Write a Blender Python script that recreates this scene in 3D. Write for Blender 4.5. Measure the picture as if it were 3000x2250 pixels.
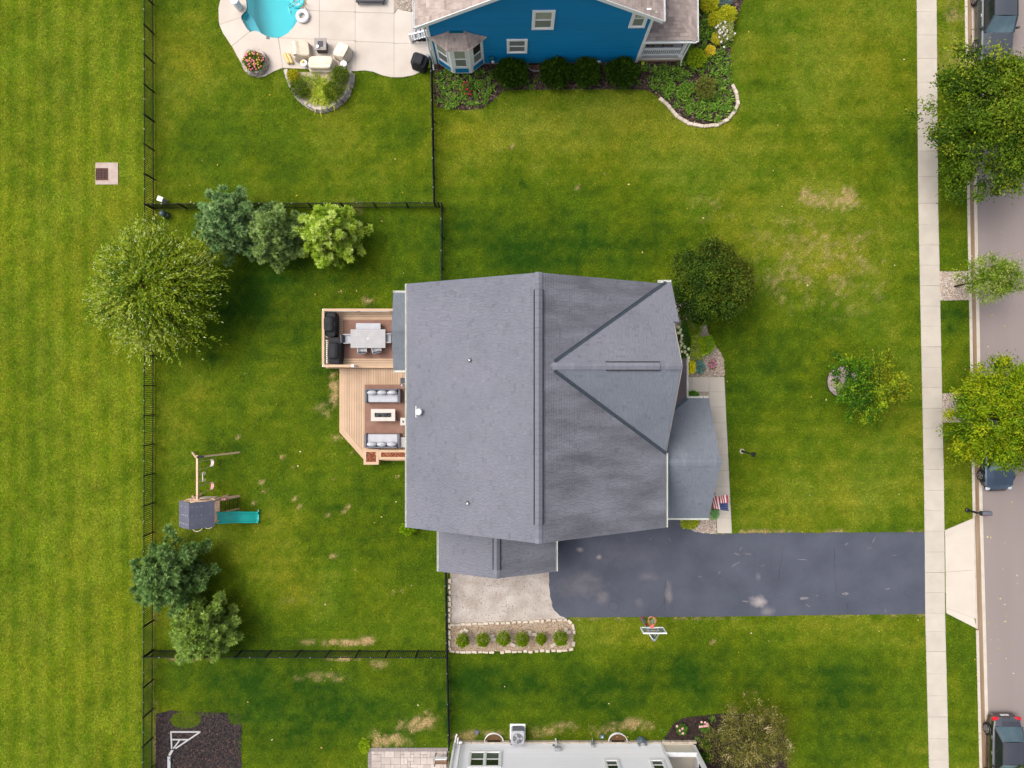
import bpy, bmesh, math, random
import numpy as np
from mathutils import Vector, Matrix
R = math.radians
random.seed(7)
rng = np.random.default_rng(7)
scene = bpy.context.scene
for o in list(bpy.data.objects):
    bpy.data.objects.remove(o, do_unlink=True)
COL = scene.collection
# ------------------------------------------------------------------ camera, world, sun, exposure
FPX, HC = 2080.0, 43.33            # focal length in photo pixels, height of the drone in metres
cd = bpy.data.cameras.new('camera'); cam = bpy.data.objects.new('camera', cd); COL.objects.link(cam)
cd.sensor_fit = 'HORIZONTAL'; cd.sensor_width = 36.0; cd.lens = 36.0*FPX/3000.0
cd.clip_start = 0.5; cd.clip_end = 2000
cam.location = (0, 0, HC); cam.rotation_euler = (0, 0, 0)
scene.camera = cam
SUN_EL, SUN_AZ = R(60), R(291)      # azimuth clockwise from +Y (north): the sun stands in the west
w = bpy.data.worlds.new('World'); scene.world = w; w.use_nodes = True
wn = w.node_tree.nodes; wl = w.node_tree.links
sky = wn.new('ShaderNodeTexSky'); sky.sky_type = 'NISHITA'; sky.sun_disc = False
sky.sun_elevation = SUN_EL; sky.sun_rotation = SUN_AZ
sky.air_density = 1.0; sky.dust_density = 6.0; sky.ozone_density = 0.6
wn['Background'].inputs['Strength'].default_value = 0.15
bw = wn.new('ShaderNodeRGBToBW'); mxs = wn.new('ShaderNodeMix'); mxs.data_type = 'RGBA'; mxs.inputs[0].default_value = 0.6   # thin overcast: the sky is mostly white
wl.new(sky.outputs[0], bw.inputs[0]); wl.new(sky.outputs[0], mxs.inputs[6]); wl.new(bw.outputs[0], mxs.inputs[7])
wl.new(mxs.outputs[2], wn['Background'].inputs['Color'])
sd = bpy.data.lights.new('sun', 'SUN'); sun = bpy.data.objects.new('sun', sd); COL.objects.link(sun)
sd.energy = 0.75; sd.angle = R(28); sd.color = (1.0, 0.95, 0.87)
_d = Vector((-math.sin(SUN_AZ)*math.cos(SUN_EL), -math.cos(SUN_AZ)*math.cos(SUN_EL), -math.sin(SUN_EL)))
sun.rotation_euler = _d.to_track_quat('-Z', 'Y').to_euler(); sun.location = (-60, 15, 80)
vs = scene.view_settings
vs.view_transform = 'Standard'; vs.look = 'None'; vs.gamma = 1.0; vs.use_curve_mapping = False
vs.exposure = 0.93
# ------------------------------------------------------------------ helpers
def P(u, v, z=0.0):
    """photo pixel (3000 x 2250) -> world point at height z"""
    s = (HC - z)/FPX
    return Vector(((u-1500)*s, -(v-1125)*s, z))
def PG(pts, z=0.0):
    return [P(u, v, z) for u, v in pts]
def ray(u, v, p0, n):
    """photo pixel -> point on the plane through p0 with normal n"""
    d = Vector(((u-1500)/FPX, -(v-1125)/FPX, -1.0)); o = Vector((0, 0, HC)); n = Vector(n)
    return o + d*((Vector(p0)-o).dot(n)/d.dot(n))
def S(r, g, b, k=1.0):
    f = lambda c: (c/255/12.92 if c/255 <= 0.04045 else ((c/255+0.055)/1.055)**2.4)*k
    return (f(r), f(g), f(b))
ORG = {}
def tag(o, label=None, cat=None, group=None, kind=None):
    if label: o['label'] = label
    if cat: o['category'] = cat
    if group: o['group'] = group
    if kind: o['kind'] = kind
    return o
def thing(name, label, cat, loc=(0, 0, 0), group=None, rotz=0.0):
    o = bpy.data.objects.new(name, None); COL.objects.link(o)
    o.empty_display_size = 0.2
    o.location = loc; o.rotation_euler = (0, 0, rotz); ORG[o.name] = Vector(loc)
    return tag(o, label, cat, group)
class MB:
    def __init__(s): s.v = []; s.f = []; s.t = []; s.tone = 0.0
    def add(s, vs, fs):
        b = len(s.v); s.v += [tuple(p) for p in vs]
        s.f += [tuple(i+b for i in f) for f in fs]; s.t += [s.tone]*len(fs); return s
    def hexa(s, p):   # 8 points: 0-3 bottom ccw, 4-7 top ccw
        return s.add(p, [(3,2,1,0),(4,5,6,7),(0,1,5,4),(1,2,6,5),(2,3,7,6),(3,0,4,7)])
    def box(s, x0, y0, z0, x1, y1, z1):
        if x0 > x1: x0, x1 = x1, x0
        if y0 > y1: y0, y1 = y1, y0
        if z0 > z1: z0, z1 = z1, z0
        return s.hexa([(x0,y0,z0),(x1,y0,z0),(x1,y1,z0),(x0,y1,z0),(x0,y0,z1),(x1,y0,z1),(x1,y1,z1),(x0,y1,z1)])
    def cbox(s, c, sz, rz=0.0, M=None):
        hx, hy, hz = sz[0]/2, sz[1]/2, sz[2]/2
        if M is None: M = Matrix.Rotation(rz, 3, 'Z')
        c = Vector(c)
        return s.hexa([c + M @ Vector(q) for q in [(-hx,-hy,-hz),(hx,-hy,-hz),(hx,hy,-hz),(-hx,hy,-hz),(-hx,-hy,hz),(hx,-hy,hz),(hx,hy,hz),(-hx,hy,hz)]])
    def chamf(s, c, sz, b=0.02, rz=0.0, tb=None):
        """box with a chamfered top and rounded plan corners"""
        hx, hy, hz = sz[0]/2, sz[1]/2, sz[2]/2; tb = b if tb is None else tb
        M = Matrix.Rotation(rz, 3, 'Z'); c = Vector(c)
        def ring(ix, iy, z):
            x, y = hx-ix, hy-iy; q = b
            return [(-x+q,-y,z),(x-q,-y,z),(x,-y+q,z),(x,y-q,z),(x-q,y,z),(-x+q,y,z),(-x,y-q,z),(-x,-y+q,z)]
        rs = [ring(0,0,-hz), ring(0,0,hz-tb), ring(tb*.7,tb*.7,hz)]
        vs = [c + M @ Vector(p) for r in rs for p in r]
        fs = [tuple(range(7,-1,-1)), tuple(range(16,24))]
        for k in (0, 8):
            fs += [(k+i, k+(i+1)%8, k+8+(i+1)%8, k+8+i) for i in range(8)]
        return s.add(vs, fs)
    def prism(s, poly, z0, z1):
        pts = [(p[0], p[1]) for p in poly]
        a = sum(pts[i][0]*pts[(i+1)%len(pts)][1]-pts[(i+1)%len(pts)][0]*pts[i][1] for i in range(len(pts)))
        if a < 0: pts = pts[::-1]
        n = len(pts)
        vs = [(x,y,z0) for x,y in pts] + [(x,y,z1) for x,y in pts]
        return s.add(vs, [tuple(range(n-1,-1,-1)), tuple(range(n,2*n))] + [(i,(i+1)%n,n+(i+1)%n,n+i) for i in range(n)])
    def slab(s, pts, t):
        """3-d polygon thickened by t against its normal"""
        pts = [Vector(p) for p in pts]; n = Vector((0,0,0))
        for i in range(len(pts)):
            n += pts[i].cross(pts[(i+1)%len(pts)])
        n.normalize(); k = len(pts)
        vs = pts + [p - n*t for p in pts]
        return s.add(vs, [tuple(range(k)), tuple(range(2*k-1,k-1,-1))] + [(i,i+k,(i+1)%k+k,(i+1)%k) for i in range(k)])
    def beam(s, p, q, w, h=None, up=(0,0,1)):
        p, q = Vector(p), Vector(q); d = (q-p).normalized(); up = Vector(up); h = w if h is None else h
        if abs(d.dot(up)) > 0.98: up = Vector((1,0,0)) if abs(d.x) < .9 else Vector((0,1,0))
        a = d.cross(up).normalized()*(w/2); b = a.cross(d).normalized()*(h/2)
        return s.hexa([p-a-b, p+a-b, p+a+b, p-a+b, q-a-b, q+a-b, q+a+b, q-a+b])
    def tube(s, pts, r, n=8, closed=False, caps=True):
        pts = [Vector(p) for p in pts]; m = len(pts); vs = []; ref = None
        rr = r if isinstance(r, (list, tuple)) else [r]*m
        for i, p in enumerate(pts):
            if closed: d = pts[(i+1)%m]-pts[i-1]
            else: d = pts[min(i+1,m-1)]-pts[max(i-1,0)]
            d.normalize()
            if ref is None:
                ref = Vector((0,0,1)) if abs(d.z) < .9 else Vector((1,0,0))
            a = d.cross(ref)
            if a.length < 1e-4: a = d.cross(Vector((0.3,1,0.2)))
            a.normalize(); b = d.cross(a).normalized(); ref = b.cross(d) if False else ref
            vs += [p + (a*math.cos(2*math.pi*k/n) + b*math.sin(2*math.pi*k/n))*rr[i] for k in range(n)]
        fs = []
        for i in range(m if closed else m-1):
            A, B = i*n, ((i+1)%m)*n
            fs += [(A+k, A+(k+1)%n, B+(k+1)%n, B+k) for k in range(n)]
        if caps and not closed:
            fs += [tuple(range(n-1,-1,-1)), tuple(range((m-1)*n, m*n))]
        return s.add(vs, fs)
    def lathe(s, c, prof, n=16, cap=True):
        c = Vector(c); vs = []
        for r, z in prof:
            vs += [c + Vector((r*math.cos(2*math.pi*k/n), r*math.sin(2*math.pi*k/n), z)) for k in range(n)]
        fs = []
        for i in range(len(prof)-1):
            fs += [(i*n+k, i*n+(k+1)%n, (i+1)*n+(k+1)%n, (i+1)*n+k) for k in range(n)]
        if cap: fs += [tuple(range(n-1,-1,-1)), tuple(range((len(prof)-1)*n, len(prof)*n))]
        return s.add(vs, fs)
    def blob(s, c, rad, n=10, m=7, amp=0.0, seed=0, zmin=-1.0):
        rd = random.Random(seed); vs = []; fs = []; c = Vector(c)
        for j in range(m+1):
            th = math.pi*j/m
            for i in range(n):
                ph = 2*math.pi*i/n; k = 1+amp*(rd.random()-.5)*2
                z = max(math.cos(th), zmin)
                vs.append(c+Vector((rad[0]*math.sin(th)*math.cos(ph)*k, rad[1]*math.sin(th)*math.sin(ph)*k, rad[2]*z*k)))
        for j in range(m):
            fs += [(j*n+i, (j+1)*n+i, (j+1)*n+(i+1)%n, j*n+(i+1)%n) for i in range(n)]
        return s.add(vs, fs)
    def mesh(s, name, mat=None, org=(0,0,0), smooth=False):
        me = bpy.data.meshes.new(name); ox, oy, oz = org
        me.from_pydata([(x-ox,y-oy,z-oz) for x,y,z in s.v], [], s.f)
        if any(s.t):
            at = me.attributes.new('tone', 'FLOAT', 'FACE'); at.data.foreach_set('value', s.t)
        if mat: me.materials.append(mat)
        if smooth: me.polygons.foreach_set('use_smooth', [True]*len(me.polygons))
        me.update(); return me
    def build(s, name, mat, parent=None, smooth=False, base=None):
        """ONE mesh object. With a parent: a part (coordinates are world coordinates)."""
        org = ORG[parent.name] if parent else Vector(base or (0,0,0))
        o = bpy.data.objects.new(name, s.mesh(name, mat, org, smooth)); COL.objects.link(o)
        if parent: o.parent = parent; ORG[o.name] = org
        else: o.location = org; ORG[o.name] = org
        return o
def put(name, me, parent, loc, rz=0.0, sc=(1,1,1), rot=None):
    """a piece that shares its mesh with its look-alikes; loc in world coordinates"""
    o = bpy.data.objects.new(name, me); COL.objects.link(o)
    o.location = Vector(loc) - (ORG[parent.name] if parent else Vector((0,0,0)))
    o.rotation_euler = rot if rot else (0,0,rz); o.scale = sc
    if parent: o.parent = parent
    return o
def copy_tree(root, loc, rotz=0.0, label=None, group=None, sc=None):
    def cp(o, parent):
        c = o.copy(); COL.objects.link(c); c.parent = parent
        for ch in KIDS.get(o.name) or o.children: cp(ch, c)
        return c
    r = cp(root, None); r.location = loc; r.rotation_euler = (0,0,rotz)
    if sc: r.scale = sc
    if label: r['label'] = label
    if group: r['group'] = group
    ORG[r.name] = Vector(loc); return r
KIDS = {}
def struct(o, label=None):
    o['kind'] = 'structure'
    if label: o['label'] = label
    return o
def inpoly(x, y, poly):
    x = np.asarray(x); y = np.asarray(y); c = np.zeros(x.shape, bool); n = len(poly)
    for i in range(n):
        x0, y0 = poly[i][0], poly[i][1]; x1, y1 = poly[(i+1)%n][0], poly[(i+1)%n][1]
        if y0 == y1: continue
        t = ((y0 > y) != (y1 > y)) & (x < (x1-x0)*(y-y0)/(y1-y0)+x0); c ^= t
    return c
_VN = {}
def vnoise(x, y, scale, seed=0):
    if seed not in _VN: _VN[seed] = np.random.default_rng(1000+seed).random((256,256))
    g = _VN[seed]; x = np.asarray(x)/scale; y = np.asarray(y)/scale
    xi = np.floor(x).astype(int); yi = np.floor(y).astype(int); fx = x-xi; fy = y-yi
    fx = fx*fx*(3-2*fx); fy = fy*fy*(3-2*fy)
    a = g[xi%256, yi%256]; b = g[(xi+1)%256, yi%256]; c = g[xi%256, (yi+1)%256]; d = g[(xi+1)%256, (yi+1)%256]
    return (a*(1-fx)+b*fx)*(1-fy) + (c*(1-fx)+d*fx)*fy
def fbm(x, y, scale, seed=0, o=4):
    r = 0; a = 1; t = 0
    for k in range(o):
        r = r + a*vnoise(x+13.7*k, y-7.1*k, scale/2**k, seed+k); t += a; a *= .55
    return r/t
# ------------------------------------------------------------------ materials
def mat(name, c, c2=None, sc=6.0, rough=.75, spec=.3, bump=0.0, bsc=40.0, rnd=0.0, metal=0.0, coat=0.0,
        attr=False, trans=0.0, transm=0.0, det=4.0, aniso=None, spots=None, fine=0.0, fsc=60.0, ior=None):
    m = bpy.data.materials.new(name); m.use_nodes = True; nt = m.node_tree; N = nt.nodes; L = nt.links
    b = N['Principled BSDF']; b.inputs['Roughness'].default_value = rough
    b.inputs['Specular IOR Level'].default_value = spec; b.inputs['Metallic'].default_value = metal
    if ior: b.inputs['IOR'].default_value = ior
    if coat: b.inputs['Coat Weight'].default_value = coat; b.inputs['Coat Roughness'].default_value = .06
    if transm: b.inputs['Transmission Weight'].default_value = transm
    geo = N.new('ShaderNodeNewGeometry'); pos = geo.outputs['Position']
    if aniso:
        mp = N.new('ShaderNodeMapping'); mp.inputs['Scale'].default_value = aniso; L.new(pos, mp.inputs['Vector']); pos2 = mp.outputs[0]
    else: pos2 = pos
    def noise(scale, d=det, p=pos2):
        n = N.new('ShaderNodeTexNoise'); n.inputs['Scale'].default_value = scale; n.inputs['Detail'].default_value = d
        L.new(p, n.inputs['Vector']); return n.outputs['Fac']
    def mix(f, a, bb):
        x = N.new('ShaderNodeMix'); x.data_type = 'RGBA'
        for s, val in ((0, f), (6, a), (7, bb)):
            if hasattr(val, 'links'): L.new(val, x.inputs[s])
            elif s == 0: x.inputs[0].default_value = val
            else: x.inputs[s].default_value = (*val, 1)
        return x.outputs[2]
    def math_(op, a, bb=None):
        x = N.new('ShaderNodeMath'); x.operation = op
        for i, val in enumerate((a, bb)):
            if val is None: continue
            if hasattr(val, 'links'): L.new(val, x.inputs[i])
            else: x.inputs[i].default_value = val
        return x.outputs[0]
    def remap(f, a, bb, c0=0.0, c1=1.0):
        x = N.new('ShaderNodeMapRange'); L.new(f, x.inputs[0])
        for i, q in enumerate((a, bb, c0, c1)): x.inputs[1+i].default_value = q
        return x.outputs[0]
    if attr:
        an = N.new('ShaderNodeAttribute'); an.attribute_name = 'Col'; colr = an.outputs['Color']
    else:
        colr = mix(remap(noise(sc), .3, .7), c, c2 if c2 else c)
    for sp in spots or []:
        x, y, rx, ry, cc, st, hard = sp
        vm = N.new('ShaderNodeVectorMath'); vm.operation = 'SUBTRACT'; L.new(pos, vm.inputs[0]); vm.inputs[1].default_value = (x, y, 0)
        v2 = N.new('ShaderNodeVectorMath'); v2.operation = 'MULTIPLY'; L.new(vm.outputs[0], v2.inputs[0]); v2.inputs[1].default_value = (1/rx, 1/ry, 0)
        ln = N.new('ShaderNodeVectorMath'); ln.operation = 'LENGTH'; L.new(v2.outputs[0], ln.inputs[0])
        dd = math_('ADD', ln.outputs['Value'], math_('MULTIPLY', math_('SUBTRACT', noise(2.2, 6.0, pos), .5), 1.1))
        colr = mix(remap(dd, hard, 1.0, st, 0.0), colr, cc)
    tone = N.new('ShaderNodeAttribute'); tone.attribute_name = 'tone'
    val = math_('ADD', tone.outputs['Fac'], 1.0)
    if rnd:
        oi = N.new('ShaderNodeObjectInfo')
        val = math_('ADD', val, math_('MULTIPLY', math_('SUBTRACT', oi.outputs['Random'], .5), rnd*2))
    if fine:
        val = math_('ADD', val, math_('MULTIPLY', math_('SUBTRACT', noise(fsc, 3.0, pos), .5), fine*2))
    sc_ = N.new('ShaderNodeVectorMath'); sc_.operation = 'SCALE'; L.new(colr, sc_.inputs[0]); L.new(val, sc_.inputs['Scale'])
    L.new(sc_.outputs[0], b.inputs['Base Color'])
    if bump:
        bn = N.new('ShaderNodeBump'); bn.inputs['Strength'].default_value = bump; bn.inputs['Distance'].default_value = .02
        L.new(noise(bsc, 3.0), bn.inputs['Height']); L.new(bn.outputs[0], b.inputs['Normal'])
    if trans:
        tr = N.new('ShaderNodeBsdfTranslucent'); L.new(sc_.outputs[0], tr.inputs['Color'])
        mx = N.new('ShaderNodeMixShader'); mx.inputs[0].default_value = trans
        L.new(b.outputs[0], mx.inputs[1]); L.new(tr.outputs[0], mx.inputs[2]); L.new(mx.outputs[0], N['Material Output'].inputs['Surface'])
    return m
K = 0.62   # photo colour (sRGB, as shown) to surface colour
M = {}
def mk(name, *a, **k): M[name] = mat(name, *a, **k)
mk('lawn', (0,0,0), attr=True, rough=.95, spec=.05, fine=.22, fsc=14, bump=.5, bsc=30)
mk('grass_blade', (0,0,0), attr=True, rough=.85, spec=.12, trans=.25)
mk('leaf', (0,0,0), attr=True, rough=.6, spec=.12, trans=.3)
mk('needle', (0,0,0), attr=True, rough=.7, spec=.1, trans=.3)
mk('petal', (0,0,0), attr=True, rough=.7, spec=.2, trans=.25)
mk('chip', (0,0,0), attr=True, rough=.9, spec=.15)
mk('bark', S(92,76,60,K), S(60,50,40,K), sc=9, rough=.9, bump=.6, bsc=25)
mk('road', S(160,147,143,K), S(148,136,133,K), sc=.5, rough=.9, fine=.10, fsc=90, bump=.25, bsc=120, aniso=(1,.12,1))
mk('concrete', S(212,202,188,K), S(201,191,178,K), sc=1.3, rough=.85, fine=.05, fsc=50, rnd=.05, bump=.15, bsc=90)
mk('patio_concrete', S(226,214,202,K), S(214,201,188,K), sc=.8, rough=.8, fine=.05, fsc=40, rnd=.04, bump=.15, bsc=90)
mk('apron_concrete', S(226,214,200,K), S(218,206,192,K), sc=1.0, rough=.85, fine=.04, fsc=50, rnd=.03, bump=.15, bsc=90)
mk('kerb', S(222,212,198,K), S(206,194,178,K), sc=2.0, rough=.85, fine=.08, fsc=40)
mk('gutter_stain', S(140,112,84,K), S(168,146,122,K), sc=1.2, rough=.85, fine=.15, fsc=20, aniso=(3,.25,1))
mk('joint', S(120,110,100,K), rough=.95)
mk('joint_sand', S(200,188,176,K), S(182,170,158,K), sc=6, rough=.95)
dsp = []
for u,v,rx,ry,c,st,h in [(2222,1762,.62,.42,(226,214,205),.9,-.1),(2248,1790,.5,.4,(205,192,182),.5,-.2),(2222,1690,.22,.35,(150,148,155),.5,.2),
        (1700,1720,2.0,.8,(150,140,138),.5,-.4),(1720,1690,1.2,.5,(150,140,138),.45,-.3),(1765,1750,.45,.5,(150,138,135),.6,.1),(1870,1765,.35,.4,(150,144,146),.5,-.3),
        (1960,1740,.3,.9,(190,176,164),.55,-.2),(1900,1690,.8,.35,(140,132,134),.5,.1),(1700,1610,.25,.2,(190,180,176),.7,.3),(1755,1632,.2,.18,(190,180,176),.7,.3),(1830,1620,2.5,1.0,(126,120,128),.35,.0)]:
    p = P(u,v); dsp.append((p.x,p.y,rx,ry,S(*c,K),st*.72,h-.15))
mk('asphalt_drive', S(92,96,109,K), S(79,83,96,K), sc=.55, rough=.85, spec=.2, fine=.16, fsc=18, bump=.3, bsc=120, spots=dsp)
mk('seal_dark', S(62,60,66,K), rough=.8)
mk('gravel_pad', S(212,202,194,K), S(178,165,154,K), sc=1.1, rough=.95, fine=.12, fsc=26, bump=.6, bsc=60)
mk('bed_soil', S(120,104,92,K), S(90,76,66,K), sc=5, rough=.95, bump=.5, bsc=40)
mk('gravel_base', S(206,190,172,K), S(180,162,144,K), sc=8, rough=.95, bump=.5, bsc=40)
mk('play_mulch', S(62,57,58,K), S(44,41,44,K), sc=6, rough=.95, bump=.6, bsc=40)
mk('mulch_base', S(70,56,50,K), S(48,38,36,K), sc=6, rough=.95, bump=.6, bsc=40)
mk('shingle_grey', S(134,135,146,K), S(124,126,137,K), sc=.35, rough=.9, spec=.15, fine=.08, fsc=35, bump=.2, bsc=200, rnd=.045)
mk('shingle_grey_worn', S(136,137,147,K), S(104,104,112,K), sc=.7, rough=.9, spec=.15, fine=.10, fsc=30, bump=.2, bsc=200, rnd=.045, aniso=(.22,1.9,1))
mk('shingle_blue', S(130,136,146,K), S(120,126,136,K), sc=.5, rough=.9, spec=.15, fine=.08, fsc=35, rnd=.045)
mk('shingle_brown', S(120,108,108,K), S(98,88,90,K), sc=.6, rough=.9, spec=.15, fine=.1, fsc=35, rnd=.045)
mk('shingle_taupe', S(192,176,168,K), S(172,155,148,K), sc=2.5, rough=.9, spec=.15, fine=.1, fsc=30, rnd=.1)
mk('roof_deck', S(110,110,118,K), rough=.95)
mk('roof_deck_taupe', S(120,105,100,K), rough=.95)
mk('flashing', S(64,78,90,K), S(54,66,78,K), sc=3, rough=.6, spec=.4)
mk('dark_lead', S(84,84,90,K), rough=.7)
mk('white_trim', S(238,238,238,.92), S(230,230,231,.92), sc=3, rough=.5, spec=.4)
mk('gutter_white', S(230,232,224,.85), S(212,214,204,.85), sc=2, rough=.5, spec=.4)
mk('white_plastic', S(240,240,240,K*1.2), rough=.4, spec=.4)
mk('blue_siding', S(0,122,176,.95), S(0,115,166,.95), sc=1.0, rough=.55, spec=.35, fine=.05, fsc=20, rnd=.05, aniso=(.3,1,1))
mk('grey_siding', S(240,239,242,.93), S(234,233,237,.93), sc=1.0, rough=.6, spec=.3, fine=.03, fsc=20, rnd=.025, aniso=(.3,1,1))
mk('beige_wall', S(200,192,180,K), S(190,182,170,K), sc=1, rough=.8)
mk('cream_wall', S(226,216,200,.9), S(212,202,184,.9), sc=1, rough=.8)
mk('brick_red', S(178,120,96,K), S(200,160,140,K), sc=9, rough=.9, rnd=.1)
mk('limestone', S(232,218,200,K), S(214,196,176,K), sc=4, rough=.9, rnd=.10, bump=.4, bsc=20)
mk('retaining_block', S(214,202,192,K), S(186,174,164,K), sc=5, rough=.9, rnd=.22, bump=.4, bsc=20)
mk('paver', S(206,194,186,K), S(192,178,170,K), sc=3, rough=.85, rnd=.14, bump=.2, bsc=60)
mk('paver_grey', S(160,150,148,K), S(150,140,138,K), sc=3, rough=.85, rnd=.06)
mk('glass', S(120,128,124,K), S(92,98,96,K), sc=1.2, rough=.06, spec=.6, coat=.3)
mk('glass_dark', S(58,64,58,K), S(40,44,42,K), sc=1.2, rough=.05, spec=.7, coat=.4)
mk('blind', S(196,198,186,K), S(182,184,172,K), sc=2, rough=.35, spec=.5, coat=.3)
mk('blind_grey', S(150,154,156,K), S(140,144,146,K), sc=2, rough=.3, spec=.5, coat=.3)
mk('deck_board', S(216,184,154,K), S(204,172,142,K), sc=1.5, rough=.75, fine=.05, fsc=30, rnd=.09, aniso=(1,1,1))
mk('deck_trim', S(222,188,156,K), S(212,178,146,K), sc=1.5, rough=.7)
mk('deck_under', S(60,48,40,K), rough=.9)
mk('rug', S(164,128,114,K), S(150,116,102,K), sc=2, rough=.98, spec=.05, fine=.08, fsc=60)
mk('table_grey', S(196,194,194,K), S(184,182,184,K), sc=3, rough=.6)
mk('resin_grey', S(120,122,132,K), S(104,106,116,K), sc=12, rough=.7)
mk('cushion', S(208,210,217,K), S(198,200,208,K), sc=4, rough=.95, spec=.1)
mk('cover_black', S(56,56,60,K), S(44,44,48,K), sc=3, rough=.8, spec=.25)
mk('print_grey', S(150,150,150,K), rough=.8)
mk('fire_glass', S(40,46,48,K), S(120,128,128,K), sc=30, rough=.3, spec=.6)
mk('fire_top', S(226,216,208,K), S(214,204,196,K), sc=4, rough=.6)
mk('black_metal', S(34,36,38,K), rough=.5, spec=.4)
mk('fence_black', (.016,.018,.018), (.012,.013,.013), sc=4, rough=.8, spec=.12)
mk('fence_cap', S(120,126,126,K), rough=.4, spec=.5)
mk('steel', S(190,196,200,K), rough=.35, metal=.7)
mk('grey_metal', S(196,198,202,K), S(182,184,190,K), sc=5, rough=.5)
mk('iron_rust', S(130,86,74,K), S(104,64,56,K), sc=8, rough=.85)
mk('drain_concrete', S(206,188,178,K), S(190,168,156,K), sc=3, rough=.9, fine=.1, fsc=25, bump=.3, bsc=50)
mk('wood_play', S(222,190,162,.85), S(206,172,144,.85), sc=4, rough=.8)
mk('play_roof', S(108,110,126,K), S(98,100,116,K), sc=2, rough=.85, fine=.05)
mk('slide_teal', S(0,170,160,.85), S(0,160,152,.85), sc=2, rough=.22, spec=.5, coat=.3)
mk('pink', S(240,176,176,K), rough=.6)
mk('pale_pink', S(238,216,212,K), rough=.6)
mk('rope', S(206,196,180,K), rough=.9)
mk('rim_orange', S(240,110,70,K), rough=.5)
mk('pink_red', S(250,120,120,K), rough=.5)
mk('net_white', S(224,226,214,K), rough=.8)
mk('pool_liner', S(166,226,230,.74), S(156,220,226,.74), sc=1.0, rough=.6)
mk('pool_wall', S(80,190,210,K), S(60,170,196,K), sc=2, rough=.5)
mk('pool_step', S(170,206,220,K), rough=.6)
mk('float_white', S(244,242,242,K*1.2), rough=.35)
mk('float_teal', S(90,224,232,K*1.1), rough=.35)
mk('float_orange', S(240,180,90,K), rough=.4)
mk('cover_cream', S(246,230,208,.68), S(240,221,197,.68), sc=4, rough=.95, spec=.08)
mk('fire_grey', S(176,168,162,K), S(162,154,148,K), sc=4, rough=.6)
mk('fire_side', S(78,78,84,K), rough=.6)
mk('towel_yellow', S(246,222,160,K), S(238,206,132,K), sc=8, rough=.95)
mk('lemon', S(246,206,90,K), rough=.6)
mk('lime', S(190,214,50,K), rough=.5)
mk('car_suv', (.035,.04,.05), (.03,.035,.045), sc=1, rough=.3, spec=.6, coat=1.0)
mk('car_black', (.2,.19,.2), (.18,.17,.18), sc=1, rough=.22, metal=1.0, coat=.6)
mk('car_blue', (.13,.17,.22), (.12,.16,.20), sc=1, rough=.22, metal=1.0, coat=.6)
mk('car_glass', (.27,.37,.37), (.2,.28,.28), sc=2, rough=.06, metal=1.0, coat=.5)
mk('car_side_glass', (.014,.018,.018), (.010,.013,.013), sc=2, rough=.06, spec=.4)
mk('tyre', (.012,.012,.012), rough=.85)
mk('alloy', S(190,182,182,K), rough=.3, metal=.6)
mk('chrome', S(220,226,230,K), rough=.15, metal=.9)
mk('red_lamp', S(220,20,40,K), rough=.2, coat=.5)
mk('lamp_clear', S(210,216,220,K), rough=.12, coat=.5)
mk('plate_white', S(230,226,222,K), rough=.5)
mk('paper_white', S(236,240,236,K*1.2), rough=.8)
mk('flag_red', S(186,34,56,K), rough=.85)
mk('flag_white', S(240,232,230,K), rough=.85)
mk('flag_blue', S(38,56,104,K), rough=.85)
mk('utility_green', S(70,92,90,K), rough=.4, spec=.5)
mk('teal_box', S(0,120,140,K), rough=.5)
mk('hose_blue', S(110,134,156,K), rough=.5)
mk('wood_dark', S(120,86,60,K), rough=.85)
def water_mat():
    m = bpy.data.materials.new('pool_water'); m.use_nodes = True; nt = m.node_tree; N = nt.nodes; L = nt.links
    b = N['Principled BSDF']; b.inputs['Base Color'].default_value = (*S(176,236,238), 1); b.inputs['Roughness'].default_value = .03
    b.inputs['Transmission Weight'].default_value = 1.0; b.inputs['IOR'].default_value = 1.33
    g = N.new('ShaderNodeNewGeometry'); n = N.new('ShaderNodeTexNoise'); n.inputs['Scale'].default_value = 2.2; n.inputs['Detail'].default_value = 2
    L.new(g.outputs['Position'], n.inputs['Vector']); bp = N.new('ShaderNodeBump'); bp.inputs['Strength'].default_value = .15; bp.inputs['Distance'].default_value = .05
    L.new(n.outputs['Fac'], bp.inputs['Height']); L.new(bp.outputs[0], b.inputs['Normal'])
    lp = N.new('ShaderNodeBsdfTransparent'); lp.inputs['Color'].default_value = (.62,.93,.95,1)
    mx = N.new('ShaderNodeMixShader'); mx.inputs[0].default_value = .6
    L.new(b.outputs[0], mx.inputs[1]); L.new(lp.outputs[0], mx.inputs[2]); L.new(mx.outputs[0], N['Material Output'].inputs['Surface'])
    return m
M['pool_water'] = water_mat()
def sheet_mat(name, tint, alpha):
    m = bpy.data.materials.new(name); m.use_nodes = True; N = m.node_tree.nodes; L = m.node_tree.links
    b = N['Principled BSDF']; b.inputs['Base Color'].default_value = (*tint, 1); b.inputs['Roughness'].default_value = .08
    g = N.new('ShaderNodeNewGeometry'); n = N.new('ShaderNodeTexNoise'); n.inputs['Scale'].default_value = 3; L.new(g.outputs['Position'], n.inputs['Vector'])
    r = N.new('ShaderNodeMapRange'); r.inputs[3].default_value = alpha-.08; r.inputs[4].default_value = alpha+.08; L.new(n.outputs['Fac'], r.inputs[0])
    t = N.new('ShaderNodeBsdfTransparent'); t.inputs['Color'].default_value = (.86,.9,.9,1); x = N.new('ShaderNodeMixShader')
    L.new(r.outputs[0], x.inputs[0]); L.new(t.outputs[0], x.inputs[1]); L.new(b.outputs[0], x.inputs[2]); L.new(x.outputs[0], N['Material Output'].inputs['Surface']); return m
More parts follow.
